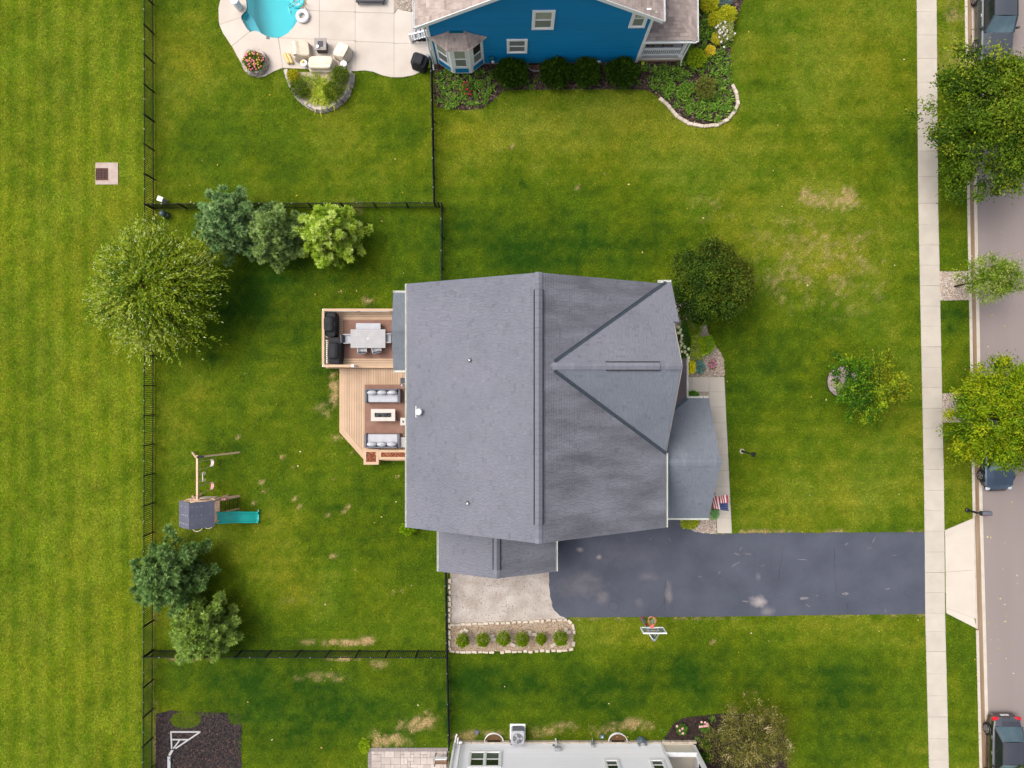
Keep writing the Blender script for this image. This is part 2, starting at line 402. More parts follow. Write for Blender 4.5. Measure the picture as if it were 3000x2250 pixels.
M['clear_board'] = sheet_mat('clear_board', S(150,160,160), .3)
# ------------------------------------------------------------------ outlines on the ground (photo pixels)
KERB = ([-700,0,600,1000,1450,1850,2250,2900], [2817,2826,2833,2841,2848,2859,2869,2886])
WALK = ([-700,0,600,700,1450,1805,2250,2900], [2680,2685,2690,2692,2707,2710,2721,2738])
kerb_u = lambda v: float(np.interp(v, *KERB)); walk_u = lambda v: float(np.interp(v, *WALK))
POOL = [(722,-140),(722,0),(724,22),(722,33),(714,40),(708,47),(708,56),(715,70),(724,85),(730,91),(738,94),(748,91),(757,93),(768,100),(780,106),(796,111),(812,112),(828,108),(845,98),(858,84),(868,70),(879,52),(888,30),(893,0),(894,-140)]
PATIO_OUT = [(647,-190),(647,0),(641,25),(642,63),(654,98),(679,136),(695,164),(706,183),(717,206),(733,221),(755,228),(780,223),(802,210),(828,200),(1040,209),(1068,207),(1094,211),(1119,221),(1147,227),(1179,227),(1211,221),(1236,210),(1258,196),(1262,120),(1262,-190)]
DRIVE = [(1612,1480),(1960,1480),(1998,1516),(2004,1533),(2016,1548),(2035,1556),(2060,1561),(2100,1565),(2143,1563),(2250,1561),(2450,1560),(2708,1559),(2710,1798),(2400,1802),(2100,1806),(1880,1807),(1690,1808),(1655,1808),(1640,1803),(1632,1795),(1624,1788),(1618,1776),(1617,1762),(1612,1748),(1611,1735),(1608,1715),(1610,1700),(1608,1685),(1610,1660)]
PAD = [(1318,1640),(1612,1640),(1609,1685),(1611,1700),(1609,1715),(1612,1735),(1613,1748),(1618,1762),(1619,1776),(1625,1788),(1633,1795),(1641,1803),(1660,1810),(1640,1815),(1560,1820),(1460,1825),(1319,1829)]
HEDGEBED = [(1320,1830),(1460,1826),(1560,1821),(1640,1816),(1664,1817),(1674,1826),(1679,1840),(1680,1870),(1676,1900),(1655,1902),(1560,1906),(1430,1908),(1320,1907)]
FRONTBED = [(1975,880),(2046,892),(2060,925),(2066,945),(2075,975),(2090,1000),(2100,1020),(2112,1033),(2120,1055),(2124,1090),(2122,1103),(1960,1103)]
SMALLBED = [(1960,1149),(2077,1149),(2080,1195),(2089,1240),(1990,1240)]
DRIVEBED = [(1985,1500),(1998,1516),(2004,1533),(2016,1548),(2035,1556),(2060,1561),(2099,1564),(2097,1517),(2092,1425),(2070,1425)]
VERGEBED1 = [(2752,796),(2837,795),(2839,879),(2754,880)]
VERGEBED2 = [(2760,1153),(2843,1152),(2845,1237),(2762,1238)]
RING = [(2467+45*math.cos(a), 1118+45*math.sin(a)) for a in np.linspace(0, 2*math.pi, 25)[:-1]]
BLUEBED = [(1274,205),(1273,290),(1282,312),(1320,320),(1370,322),(1410,318),(1440,300),(1460,280),(1475,266),(1530,263),(1600,263),(1700,262),(1790,262),(1850,261),(1890,262),(1910,270),(1925,282),(1940,293),(1955,305),(1968,320),(1985,343),(2020,362),(2060,370),(2100,366),(2130,350),(2150,328),(2160,305),(2156,275),(2147,255),(2142,230),(2138,150),(2143,100),(2160,50),(2178,0),(2192,-120),(1990,-120),(1990,160),(1275,160)]
RAISED = [(838,213),(845,235),(852,252),(862,273),(874,290),(890,304),(908,316),(925,325),(942,328),(962,325),(985,315),(1005,301),(1020,283),(1029,262),(1035,238),(1036,213)]
PLAYMULCH = [(458,2090),(500,2082),(600,2086),(705,2090),(709,2140),(707,2190),(710,2330),(455,2330)]
GREYMULCH = [(1945,2162),(1975,2120),(2000,2102),(2060,2096),(2130,2090),(2230,2095),(2300,2150),(2310,2330),(1990,2330)]
PAVERS = [(1078,2190),(1315,2190),(1315,2330),(1078,2330)]
DRAIN = [(281,477),(347,476),(347,541),(281,542)]
APRON = [(2767,1553),(2853,1517),(2860,1842),(2772,1796)]
WALKFRONT = [(1960,1104),(2122,1104),(2144,1562),(2101,1562),(2077,1148),(1960,1148)]
GRAVELNOOK = [(1160,-40),(1165,18),(1180,30),(1203,34),(1214,20),(1214,-40)]
def lawn_mask(x, y):
    """True where lawn grows"""
    u = 1500 + x*FPX/HC; v = 1125 - y*FPX/HC
    m = u < np.interp(v, *KERB) - 1
    wu = np.interp(v, *WALK); m &= ~((u > wu-1) & (u < wu+59.5))
    for poly in (PATIO_OUT, DRIVE, PAD, HEDGEBED, FRONTBED, SMALLBED, DRIVEBED, VERGEBED1, VERGEBED2, RING, BLUEBED, RAISED, GREYMULCH, PAVERS, DRAIN, APRON, WALKFRONT):
        m &= ~inpoly(u, v, poly)
    pm = inpoly(u, v, PLAYMULCH)
    pm &= ~((((u-545)/46)**2 + ((v-2108)/26)**2 < .75+.6*vnoise(x,y,.5,31)) | (((u-695)/30)**2 + ((v-2098)/26)**2 < .7+.6*vnoise(x,y,.5,32)))
    m &= ~pm
    for b in ((-5.2,-7.2,7.6,4.9),(-3.9,-10.4,2.2,-7),(7.5,-7.3,10.8,-1.1),(-4.6,19.5,7.6,40),(-3.5,-40,9.0,-21.9)):
        m &= ~((x > b[0]) & (x < b[2]) & (y > b[1]) & (y < b[3]))
    return m
# lawn colour: mown stripes, lush and yellowed areas, dead patches; shade by house and trees is painted in too
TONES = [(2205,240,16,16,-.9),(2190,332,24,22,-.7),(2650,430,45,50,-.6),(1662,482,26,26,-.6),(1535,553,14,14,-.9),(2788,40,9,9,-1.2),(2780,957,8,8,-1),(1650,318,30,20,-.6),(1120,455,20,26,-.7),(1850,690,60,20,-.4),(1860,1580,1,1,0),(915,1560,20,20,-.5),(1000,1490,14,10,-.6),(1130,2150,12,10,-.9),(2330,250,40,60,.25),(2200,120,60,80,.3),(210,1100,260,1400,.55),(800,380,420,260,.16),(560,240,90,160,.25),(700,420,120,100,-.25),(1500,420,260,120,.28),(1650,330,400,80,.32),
  (1950,350,120,200,.30),(2300,300,330,320,.25),(2500,130,120,160,.2),(2400,740,260,170,.55),(2430,570,130,50,.4),(2130,620,90,110,.35),(1750,700,420,95,-.62),(2250,1060,140,160,-.35),(1450,740,200,80,-.5),  # wide dark blobs north and east of the house: shade painted into the turf
  (2350,1350,330,170,.10),(2450,1480,330,60,.32),(2250,1250,160,150,-.25),(2620,1300,80,250,.15),(2600,880,80,200,.25),(1900,1850,260,45,.15),(2300,1850,380,50,.30),(2000,2000,620,90,-.62),(1500,2010,260,90,-.5),(2500,2050,220,200,-.35),
  (880,2080,420,140,-.68),(560,1980,130,70,-.4),(540,1150,110,160,.40),(520,1330,80,120,.25),(800,1000,190,180,-.30),(720,880,140,110,-.5),(900,800,250,80,-.45),(1050,1480,190,240,-.42),(780,1620,180,130,.38),(950,1720,200,120,.18),(650,1700,90,110,-.4),(1150,1750,140,140,-.2),(760,1800,200,60,.2),  # dark blob right of the pine pair: tree shade put into the turf colour
  (2790,140,60,140,.55),(2790,560,50,120,-.25),(2800,1000,45,140,-.1),(2800,1420,50,90,.25),(2810,2000,60,240,-.2),(1100,130,120,80,.1),(820,500,260,60,-.12),(1130,330,130,200,-.18),(1150,480,140,80,.12)]
DEAD = [(2440,585,75,40,.85),(2360,580,26,34,.7),(2400,770,190,130,.42),(2090,610,60,45,.4),(2570,800,60,60,.35),(2790,120,45,110,.45),(978,1130,17,52,.95),(1070,880,26,11,.95),(975,1210,30,20,.55),(985,1280,18,12,.8),(940,1190,22,16,.5),(1000,1882,100,9,.9),(1080,1875,30,10,.9),
  (1215,2125,48,26,.75),(1250,2105,26,22,.8),(1140,2165,60,16,.85),(1100,2200,18,60,.7),(1180,2175,60,14,.75),(1450,2150,80,14,.72),(1360,2160,40,14,.6),(1600,2145,90,14,.65),(1770,2140,60,18,.72),(1850,2122,60,16,.7),(1700,2125,70,12,.6),(1900,2130,40,14,.6),(950,1985,60,14,.5),(1110,1945,26,14,.5),(880,1980,20,12,.5),
  (860,1740,50,40,.22),(1060,615,60,40,.3),(2300,1560,420,7,.6),(1950,1813,330,5,.6),(2500,1802,220,6,.5),(1010,1932,60,5,.8),(560,1932,60,5,.8),(452,1900,10,200,.3),(460,2180,9,80,.8)]
SPOTS = [(765,1413,9,7),(774,1441,8,6),(824,1338,7,7),(859,1370,5,5),(862,1463,6,6),(877,1485,4,6),(1021,1485,6,7),(1010,1500,7,6),(975,1628,11,6),(1164,1396,10,5),(1180,1731,7,7),(1155,1733,5,5),(742,1474,5,5),(1039,1668,5,6),(2090,1880,8,6),(976,1405,5,5),(1030,1325,6,4),(962,1510,4,4),(1745,540,5,4),(1500,430,5,3),(1460,440,4,4),(1565,490,5,4),(1690,550,6,4),(1770,510,4,4),(700,1280,6,5),(1000,855,9,5)]
def lawn_color(x, y, jitter=True):
    u = 1500 + x*FPX/HC; v = 1125 - y*FPX/HC
    n4 = fbm(x, y, 5.0, 1, 4); n1 = fbm(x, y, 1.3, 11, 4); n3 = fbm(x, y, .4, 21, 3)
    uw = u + 60*(fbm(x, y, 3.0, 41, 3)-.5); vw = v + 60*(fbm(x, y, 3.0, 45, 3)-.5)
    g = np.zeros_like(x) + .45 + .6*(n4-.5) + .42*(n1-.5) + (.5+.5*(u < 440))*(n3-.5)
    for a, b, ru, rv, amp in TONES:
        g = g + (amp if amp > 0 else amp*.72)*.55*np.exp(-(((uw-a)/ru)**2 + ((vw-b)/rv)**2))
    left = 1/(1+np.exp((u-435)/6))
    lm = np.sin(u/27*math.pi+.5*np.sin(v/400)); g = g*(1-.2*left) + left*(.17*lm + .20 + .16*np.exp(-((np.mod(u+6*np.sin(v/500),108)-54)/5)**2)*(fbm(x,y*.15,1.2,81,2)))
    west = 1/(1+np.exp((u-1290)/10))*(1-left)
    g = g + (1-left)*.045*np.sin(v/26*math.pi)*(u > 1280) + west*.03*np.sin(v/22*math.pi)
    g = np.clip(g, 0, 1)[:, None]
    dark = np.array(S(50,86,14)); mid = np.array(S(103,126,18)); yel = np.array(S(151,156,44)); dead = np.array(S(205,176,124))
    c = np.where(g < .5, dark+(mid-dark)*(g*2), mid+(yel-mid)*(g*2-1))
    warm = (np.clip(fbm(x, y, 2.2, 61, 3)-.5, -.3, .3))[:, None]
    c = c*np.array([1,1,1]) + c*warm*np.array([.32,.02,-.5])
    d = np.zeros_like(x)
    n = .5*fbm(x, y, .9, 71, 3)+.5*fbm(x, y, .22, 75, 2)
    for a, b, ru, rv, st in DEAD:
        e = np.exp(-(((u-a)/ru)**2 + ((v-b)/rv)**2)**1.5)
        d = np.maximum(d, np.clip((e*st*1.2-.35)*1.0 + (n-.5)*4.2, 0, 1)*np.clip(e*2.2, 0, 1)*min(1, st+.1))
    for a, b, ru, rv in SPOTS:
        e = ((u-a)/ru)**2 + ((v-b)/rv)**2
        d = np.maximum(d, np.clip(1.6-e-.8*n3, 0, 1)*.85)
    lime = np.array(S(116,143,12)); c = c*(1-.45*left[:,None]) + lime*(.45*left[:,None])*(.55+.9*n1[:,None])
    c = c*(1-d[:, None]) + dead*d[:, None]
    return c*K
# ------------------------------------------------------------------ ground sheet
def make_ground():
    ys = np.concatenate([[-400,-200,-110,-60,-40,-32], np.arange(-28, 28.01, .25), [32,40,60,110,200,400]])
    xw = np.concatenate([[-400,-200,-110,-60,-42], np.arange(-34, 27.99, .25)])
    xe = np.array([.02, 2, 5, 8, 11.0, 11.02, 14, 20, 30, 60, 160, 380])
    V = []; zc = []
    for yy in ys:
        kx = P(kerb_u(1125-yy*48.0), 0).x
        xs = np.concatenate([xw + (kx-28.0)*np.clip((xw-20)/8.0, 0, 1), [kx], kx+xe])
        z = np.zeros(len(xs)); z[(xs > kx+.01) & (xs < kx+11.01)] = -.2
        V.append(np.stack([xs, np.full(len(xs), yy), z], 1))
    V = np.array(V); ny, nx = V.shape[:2]; V = V.reshape(-1, 3)
    pool = [P(u, v)[:2] for u, v in POOL]
    ins = inpoly(V[:,0], V[:,1], pool)
    F = []
    for j in range(ny-1):
        for i in range(nx-1):
            a = j*nx+i; q = (a, a+1, a+nx+1, a+nx)
            if not any(ins[k] for k in q): F.append(q)
    me = bpy.data.meshes.new('ground'); me.from_pydata(V.tolist(), [], F)
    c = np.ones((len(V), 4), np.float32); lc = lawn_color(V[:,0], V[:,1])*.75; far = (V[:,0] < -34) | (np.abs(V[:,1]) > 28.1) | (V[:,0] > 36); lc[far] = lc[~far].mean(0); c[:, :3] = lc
    at = me.color_attributes.new('Col', 'FLOAT_COLOR', 'POINT'); at.data.foreach_set('color', c.ravel())
    me.materials.append(M['lawn']); me.update()
    o = bpy.data.objects.new('ground', me); COL.objects.link(o); struct(o, 'mown lawn around the houses')
make_ground()
# ------------------------------------------------------------------ road, kerb, gutter
VV = np.linspace(-700, 2900, 61)
def strip(name, mname, off0, off1, z, zb=None, parent=None):
    """band along the kerb line; offsets in metres from the back of the kerb"""
    m = MB(); L0 = []; L1 = []
    for v in VV:
        p = P(kerb_u(v), v); L0.append((p.x+off0, p.y)); L1.append((p.x+off1, p.y))
    n = len(VV)
    if zb is None:
        m.add([(x,y,z) for x,y in L0]+[(x,y,z) for x,y in L1], [(i+1,i,n+i,n+i+1)[::-1] for i in range(n-1)])
    else:
        m.prism(L0 + L1[::-1], zb, z)
    return m.build(name, M[mname], parent)
struct(strip('road', 'road', .5, 10.5, -.135), 'worn grey asphalt street')
gut = struct(strip('street_gutter', 'gutter_stain', .16, .53, -.118, -.19), 'brown stained concrete street gutter')
strip('edge_band', 'kerb', .50, .70, -.112, -.19, gut)
struct(strip('far_kerb', 'kerb', 10.45, 10.75, .01, -.19), 'far kerb of the street')
kerb = thing('kerb', 'pale concrete kerb along the street', 'kerb', P(kerb_u(1125),1125)); del kerb['category']; kerb['kind'] = 'structure'
kv = [-160] + [20+i*152 for i in range(16)]
for a, b in zip(kv[:-1], kv[1:]):
    for a2, b2, top in ((a, min(b,1512), .02), (max(a,1512), min(b,1846), -.075), (max(a,1846), b, .02)):
        if b2 - a2 < 3: continue
        m = MB(); p0 = P(kerb_u(a2+1), a2+.6); p1 = P(kerb_u(b2-1), b2-.6)
        m.prism([(p0.x,p0.y),(p0.x+.17,p0.y),(p1.x+.17,p1.y),(p1.x,p1.y)], -.19, top)
        m.build('kerb_stone', M['kerb'], kerb)
# ------------------------------------------------------------------ slabs
def slab_obj(name, poly, z1, mname, parent, z0=-.06, shrink=.008):
    c = sum((P(u,v) for u,v in poly), Vector())/len(poly); m = MB(); q = []
    for u, v in poly:
        p = P(u, v); d = (c-p); q.append(p + d.normalized()*shrink)
    m.prism(q, z0, z1); return m.build(name, M[mname], parent)
sw = thing('sidewalk', 'pale concrete sidewalk beside the street', 'sidewalk', P(2730,1125)); del sw['category']; sw['kind'] = 'structure'
sj = [-160,-95,-30,35,103,172,241,310,378,443,518,597,657,718,777,837,897,956,1016,1076,1136,1196,1255,1315,1375,1436,1495,1556,1617,1677,1736,1796,1850,1908,1973,2038,2100,2163,2226,2290,2350]
for a, b in zip(sj[:-1], sj[1:]):
    sk = random.uniform(-.8,.8)
    slab_obj('slab', [(walk_u(a),a),(walk_u(a)+58,a+sk*.5),(walk_u(b)+58.5,b+sk*.5),(walk_u(b),b)], .032+random.uniform(-.004,.004), 'concrete', sw)
ap = thing('driveway_apron', 'pale concrete driveway apron between sidewalk and street', 'apron', P(2810,1680)); del ap['category']; ap['kind'] = 'structure'
slab_obj('slab', [(2768.5,1571),(2846,1542),(2850,1670),(2769.5,1676)], .022, 'apron_concrete', ap)
slab_obj('slab', [(2769.5,1676),(2850,1670),(2854,1811),(2771,1781)], .024, 'apron_concrete', ap)
slab_obj('slab', [(2767.5,1553),(2851,1518),(2853,1540),(2768,1571)], .028, 'apron_concrete', ap)
slab_obj('slab', [(2771,1781),(2854,1811),(2860,1841),(2772,1796)], .028, 'apron_concrete', ap)
slab_obj('slab', [(2846,1543),(2852,1541),(2858,1812),(2854.2,1811)], .018, 'apron_concrete', ap, shrink=.002)
fw = thing('front_walk', 'pale concrete front walk along the house', 'walk', P(2100,1300)); del fw['category']; fw['kind'] = 'structure'
for q in ([(1960,1104),(2028,1104),(2028,1148),(1960,1148)],[(2028,1104),(2077,1104),(2077,1148),(2028,1148)],[(2077,1104),(2122,1104),(2124,1148),(2077,1148)]):
    slab_obj('slab', q, .03, 'concrete', fw)
fj = [1148,1192,1239,1286,1332,1379,1426,1471,1517,1562]
fl = lambda v: 2077+(v-1148)/414*24; fr = lambda v: 2124+(v-1148)/414*20
for a, b in zip(fj[:-1], fj[1:]):
    slab_obj('slab', [(fl(a),a),(fr(a),a),(fr(b),b),(fl(b),b)], .03+random.uniform(-.003,.003), 'concrete', fw)
def flat(name, poly, z, mname, label, jag=0.0, z0=-.05):
    m = MB(); q = []
    for i in range(len(poly)):
        a = P(*poly[i]); b = P(*poly[(i+1)%len(poly)]); n = max(1, int((b-a).length/.35)) if jag else 1
        for k in range(n):
            p = a + (b-a)*(k/n)
            if jag: p = p + Vector((random.uniform(-jag,jag), random.uniform(-jag,jag), 0))
            q.append(p)
    m.prism(q, z0, z); o = m.build(name, M[mname]); return struct(o, label)
drv = flat('driveway', DRIVE, .024, 'asphalt_drive', 'sealed blue grey asphalt driveway', jag=.02)
flat('gravel_pad', PAD, .012, 'gravel_pad', 'pale packed stone parking pad beside the driveway', jag=.03)
# round utility cover and cracks in the driveway
c = P(1798,1776); m = MB(); m.lathe((c.x,c.y,.022), [(.33,0),(.33,.006),(.30,.008)], 7); m.build('patch', M['seal_dark'] if False else M['asphalt_drive'], drv)
m = MB(); m.lathe((c.x,c.y,.022), [(.35,0),(.35,.004)], 7); m.build('patch_seam', M['seal_dark'], drv)
def crack(pts):
    m = MB(); q = []
    for (u0,v0),(u1,v1) in zip(pts[:-1], pts[1:]):
        for k in range(6):
            t = k/6; p = P(u0+(u1-u0)*t, v0+(v1-v0)*t); q.append(Vector((p.x+random.uniform(-.03,.03), p.y+random.uniform(-.03,.03), .0255)))
    q.append(Vector((*P(*pts[-1])[:2], .0255))); n = len(q)
    wd = [.012*random.uniform(.4,1.3) for _ in q]; h = abs(q[-1].x-q[0].x) > abs(q[-1].y-q[0].y)
    of = [Vector((0,w_,0)) if h else Vector((w_,0,0)) for w_ in wd]
    m.add([a-b for a, b in zip(q, of)]+[a+b for a, b in zip(q, of)], [(i,i+1,n+i+1,n+i) if not h else (i,i+1,n+i+1,n+i) for i in range(n-1)])
    m.build('crack', M['seal_dark'], drv)
crack([(2290,1600),(2292,1630),(2285,1660),(2280,1700)]); crack([(2443,1600),(2444,1660),(2446,1700),(2452,1730)]); crack([(1950,1700),(1946,1740),(1946,1790)]); crack([(2482,1765),(2484,1800)])
m = MB()
for u,v,l,w_,a in [(2155,1653,.7,.10,28),(2170,1608,.3,.08,50),(2190,1623,.55,.12,-5),(2160,1624,.4,.08,-20),(2350,1639,.7,.06,-4),(2355,1753,.6,.2,5),(2478,1739,.5,.18,5),(2560,1582,.45,.10,65),(2480,1594,.28,.09,30),(2545,1606,.45,.05,15),(2620,1627,.45,.06,4),(2367,1774,.4,.07,-28),(2108,1677,.25,.06,60),(2185,1762,.5,.09,-5),(2235,1657,.35,.05,15),(2600,1725,.4,.12,4),(1962,1580,.3,.07,-60),(1775,1560,.5,.06,-70),(1838,1580,.4,.05,-65),(1990,1535,.35,.04,-60),(2050,1690,.3,.05,10),(1905,1580,.2,.06,40),(2290,1740,.3,.03,2),(2395,1745,.2,.06,-30),(2595,1790,.25,.06,-70)]:
    p = P(u,v,.0265); ca, sa = math.cos(R(a)), math.sin(R(a)); b = []
    for k in range(12):
        t = 2*math.pi*k/12; r = random.uniform(.7,1.1); x, y = l/2*math.cos(t)*r, w_/2*math.sin(t)*r; b.append((p.x+x*ca-y*sa, p.y+x*sa+y*ca, .0265))
    m.tone = random.uniform(-.25,.1); m.add(b, [tuple(range(12))])
m.build('scuff_marks', M['joint'] if False else mat('scuff', S(140,135,138,K), S(104,104,114,K), sc=9, rough=.9), drv)['kind'] = 'stuff'
# ------------------------------------------------------------------ pool patio of the blue house
pt = thing('pool_patio', 'pale concrete pool patio of the blue house', 'patio', P(950,60)); del pt['category']; pt['kind'] = 'structure'
pl = lambda a, b: POOL[a:b]
PZ = .05
for q in (
  [(647,-190),(647,0),(641,25),(642,63),(644,72)] + [(708,51),(708,47),(714,40),(722,33),(724,22),(722,0),(722,-140),(722,-190)],
  [(644,74),(654,98),(679,135),(732,93),(730,91),(724,85),(715,70),(708,56),(708,53)],
  [(681,137),(695,164),(706,183),(717,206),(733,221),(755,228),(780,223),(802,210),(828,200),(815,113),(812,112),(796,111),(780,106),(768,100),(757,93),(748,91),(738,94),(734,94)],
  [(818,112.5),(1040,121),(1040,209),(830,200)],
  [(895,33),(935,34),(935,116),(820,110.5),(828,108),(845,98),(858,84),(868,70),(879,52),(888,34)],
  [(937,34),(1040,37),(1040,119.5),(937,116)],
  [(894,-190),(935,-190),(935,32),(889,31),(893,0),(894,-140)],
  [(937,-190),(1040,-190),(1040,35),(937,32.5)],
  [(722,-190),(894,-190),(894,-141),(722,-141)],
  [(1042,-190),(1154,-190),(1154,39),(1042,36)],
  [(1042,38),(1154,41),(1154,126),(1042,121)],
  [(1042,123),(1154,128),(1154,227),(1147,227),(1119,221),(1094,211),(1068,207),(1042,209)],
  [(1156,42),(1166,27),(1180,32),(1205,36),(1262,36),(1262,127),(1156,127)],
  [(1156,129),(1262,129),(1262,180),(1258,196),(1236,210),(1211,221),(1179,227),(1156,227)],
  [(1156,-190),(1262,-190),(1262,-45),(1156,-45)]):
    m = MB(); m.prism(PG(q), -.09, PZ+random.uniform(-.002,.002)); m.build('slab', M['patio_concrete'], pt)
m = MB(); m.prism(PG([(1156,-44),(1214,-44),(1214,24),(1203,34),(1180,31),(1166,25),(1156,38)]), -.06, .03); m.build('gravel_nook', M['gravel_base'], pt)
for q in (((644,73),(708,52)),((680,136),(733,94)),((817,112),(829,200)),((818,111.5),(1041,120.5)),((936,-190),(936,117)),((893,32.5),(1041,36.5)),((1041,-190),(1041,209)),((1041,37),(1155,40.5)),((1041,122),(1155,127)),((1155,-190),(1155,227)),((1155,128),(1262,128))):
    A, B = P(*q[0]), P(*q[1]); m = MB(); m.beam(A+Vector((0,0,.02)), B+Vector((0,0,.02)), .07, .05); m.build('joint_filler', M['joint_sand'], pt)
# joints filled with sealant: one sheet under the slabs, left open over the pool
m = MB()
o = [P(u,v) for u,v in PATIO_OUT[:-2]] ; 
# pool basin
pool = thing('swimming_pool', 'turquoise freeform pool in the pale patio', 'pool', P(800,20)); 
pp = PG(POOL); n = len(pp); m = MB(); DEPTH = -1.25
cc = sum(pp, Vector())/n
inner = [p + (cc-p)*.06 for p in pp]
m.add([(p.x,p.y,.052) for p in pp]+[(p.x,p.y,-.12) for p in pp], [(i,(i+1)%n,n+(i+1)%n,n+i) for i in range(n)]); m.build('pool_rim', M['pool_wall'], pool)
m = MB(); m.add([(p.x,p.y,-.12) for p in pp]+[(p.x,p.y,DEPTH) for p in inner], [(i,(i+1)%n,n+(i+1)%n,n+i) for i in range(n)]+[tuple(range(n,2*n))[::-1]]); m.build('pool_shell', M['pool_liner'], pool)
m = MB(); m.prism(PG([(709,47),(715,40.5),(724,34),(731,34),(738,50),(746,66),(756,82),(758,92),(748,90.5),(738,93.5),(730,90.5),(724,84),(716,70),(709,56)]), DEPTH, -.35); m.build('entry_step', M['pool_step'], pool)
m = MB(); m.prism(PG([(857,84),(866,70),(874,56),(868,40),(856,52),(850,70)]), DEPTH, -.4); m.build('corner_seat', M['pool_step'], pool)
m = MB(); m.prism([p+(cc-p)*.002 for p in pp], -.085, -.08); m.v = m.v; wo = m.build('water', M['pool_water'], pool)
q = P(785,110.5,.056); m = MB(); m.chamf((q.x,q.y,.062), (.22,.17,.02), .02, R(-15)); m.build('skimmer_lid', M['utility_green'], pool)
# ------------------------------------------------------------------ planting beds (soil and base sheets)
fb = flat('gravel_bed', FRONTBED, .012, 'gravel_base', 'river stone bed by the front of the grey roofed house', jag=.02)
sb = flat('gravel_bed', SMALLBED, .012, 'gravel_base', 'small river stone bed between walk and entry roof')
db = flat('gravel_bed', DRIVEBED, .028, 'gravel_base', 'rounded river stone bed beside the driveway')
hb = flat('gravel_bed', HEDGEBED, .014, 'gravel_base', 'tan gravel bed holding six round shrubs')
v1 = flat('gravel_bed', VERGEBED1, .014, 'gravel_base', 'square river stone bed around the small street tree')
v2 = flat('gravel_bed', VERGEBED2, .014, 'gravel_base', 'square river stone bed under the bright green street tree')
rb = flat('gravel_bed', RING, .016, 'gravel_base', 'round stone bed of the young lawn tree')
bb = flat('mulch_bed', BLUEBED, .02, 'mulch_base', 'mulched flower bed along the blue house', jag=.04)
pmb = flat('mulch_bed', PLAYMULCH, .016, 'play_mulch', 'dark mulched play area by the fence corner', jag=.04)
gmb = flat('mulch_bed', GREYMULCH, .018, 'mulch_base', 'dark mulched bed beside the light grey house', jag=.04)
def scatter(poly, n, seed, clear=None):
    pg = [P(u,v)[:2] for u,v in poly]; xs = [p[0] for p in pg]; ys = [p[1] for p in pg]; rg = np.random.default_rng(seed)
    out = np.zeros((0,2))
    while len(out) < n:
        c = np.stack([rg.uniform(min(xs),max(xs),n*2), rg.uniform(min(ys),max(ys),n*2)], 1)
        k = inpoly(c[:,0], c[:,1], pg)
        if clear is not None: k &= ~lawn_mask(c[:,0], c[:,1])
        out = np.concatenate([out, c[k]])
    return out[:n]
def colmesh(name, V, F, C, mname, parent=None, kind=None, base=None, smooth=False):
    """mesh from numpy arrays with a colour per vertex"""
    me = bpy.data.meshes.new(name); V = np.asarray(V, np.float32)
    org = np.array(ORG[parent.name] if parent else (base or (0,0,0)), np.float32); V = V - org
    F = np.asarray(F, np.int32); nf, k = F.shape
    me.vertices.add(len(V)); me.vertices.foreach_set('co', V.ravel())
    me.loops.add(nf*k); me.loops.foreach_set('vertex_index', F.ravel())
    me.polygons.add(nf); me.polygons.foreach_set('loop_start', np.arange(0, nf*k, k, dtype=np.int32))
    me.update(calc_edges=True)
    at = me.color_attributes.new('Col', 'FLOAT_COLOR', 'POINT')
    c = np.ones((len(V), 4), np.float32); c[:, :3] = C; at.data.foreach_set('color', c.ravel())
    me.materials.append(M[mname])
    if smooth: me.polygons.foreach_set('use_smooth', np.ones(nf, bool))
    o = bpy.data.objects.new(name, me); COL.objects.link(o)
    if parent: o.parent = parent; ORG[o.name] = Vector(org)
    else: o.location = org; ORG[o.name] = Vector(org)
    if kind: o['kind'] = kind
    return o
OCT = np.array([(1,0,0),(0,1,0),(-1,0,0),(0,-1,0),(0,0,1),(0,0,-1)], float)
OCTF = np.array([(0,1,4),(1,2,4),(2,3,4),(3,0,4),(1,0,5),(2,1,5),(3,2,5),(0,3,5)])
def pebbles(name, poly, n, size, pal, z, seed, parent, label, flat_=.6, mname='chip'):
    pts = scatter(poly, n, seed); rg = np.random.default_rng(seed+5)
    s = rg.uniform(*size, n)[:, None, None]; sh = np.stack([rg.uniform(.7,1.3,n), rg.uniform(.6,1.1,n), np.full(n, flat_)], 1)[:, None, :]
    a = rg.uniform(0, 6.28, n); V = OCT[None]*sh*s; ca, sa = np.cos(a)[:, None], np.sin(a)[:, None]
    X = V[:,:,0]*ca - V[:,:,1]*sa; Y = V[:,:,0]*sa + V[:,:,1]*ca
    W = np.stack([X+pts[:,0:1], Y+pts[:,1:2], V[:,:,2]+z+s[:,:,0]*flat_*.3], 2).reshape(-1, 3)
    F = (OCTF[None]+np.arange(n)[:, None, None]*6).reshape(-1, 3)
    pal = np.array([S(*c, K) for c in pal]); C = np.repeat(pal[rg.integers(0, len(pal), n)]*rg.uniform(.8,1.12,(n,1)), 6, 0)
    o = colmesh(name, W, F, C, mname, parent, 'stuff'); return o
RIVER = [(240,226,216),(226,208,194),(206,176,148),(246,238,232),(200,184,174),(230,206,176),(176,156,146)]
TAN = [(220,188,146),(200,162,118),(232,210,178),(184,148,112),(212,194,172),(160,128,100)]
pebbles('river_stones', FRONTBED, 4200, (.025,.055), RIVER, .015, 1, fb, '')
pebbles('river_stones', SMALLBED, 1400, (.025,.05), RIVER, .015, 2, sb, '')
pebbles('river_stones', DRIVEBED, 2600, (.025,.055), RIVER, .03, 3, db, '')
pebbles('gravel', HEDGEBED, 7000, (.018,.036), TAN, .016, 4, hb, '')
pebbles('river_stones', VERGEBED1, 2400, (.025,.05), RIVER, .016, 5, v1, '')
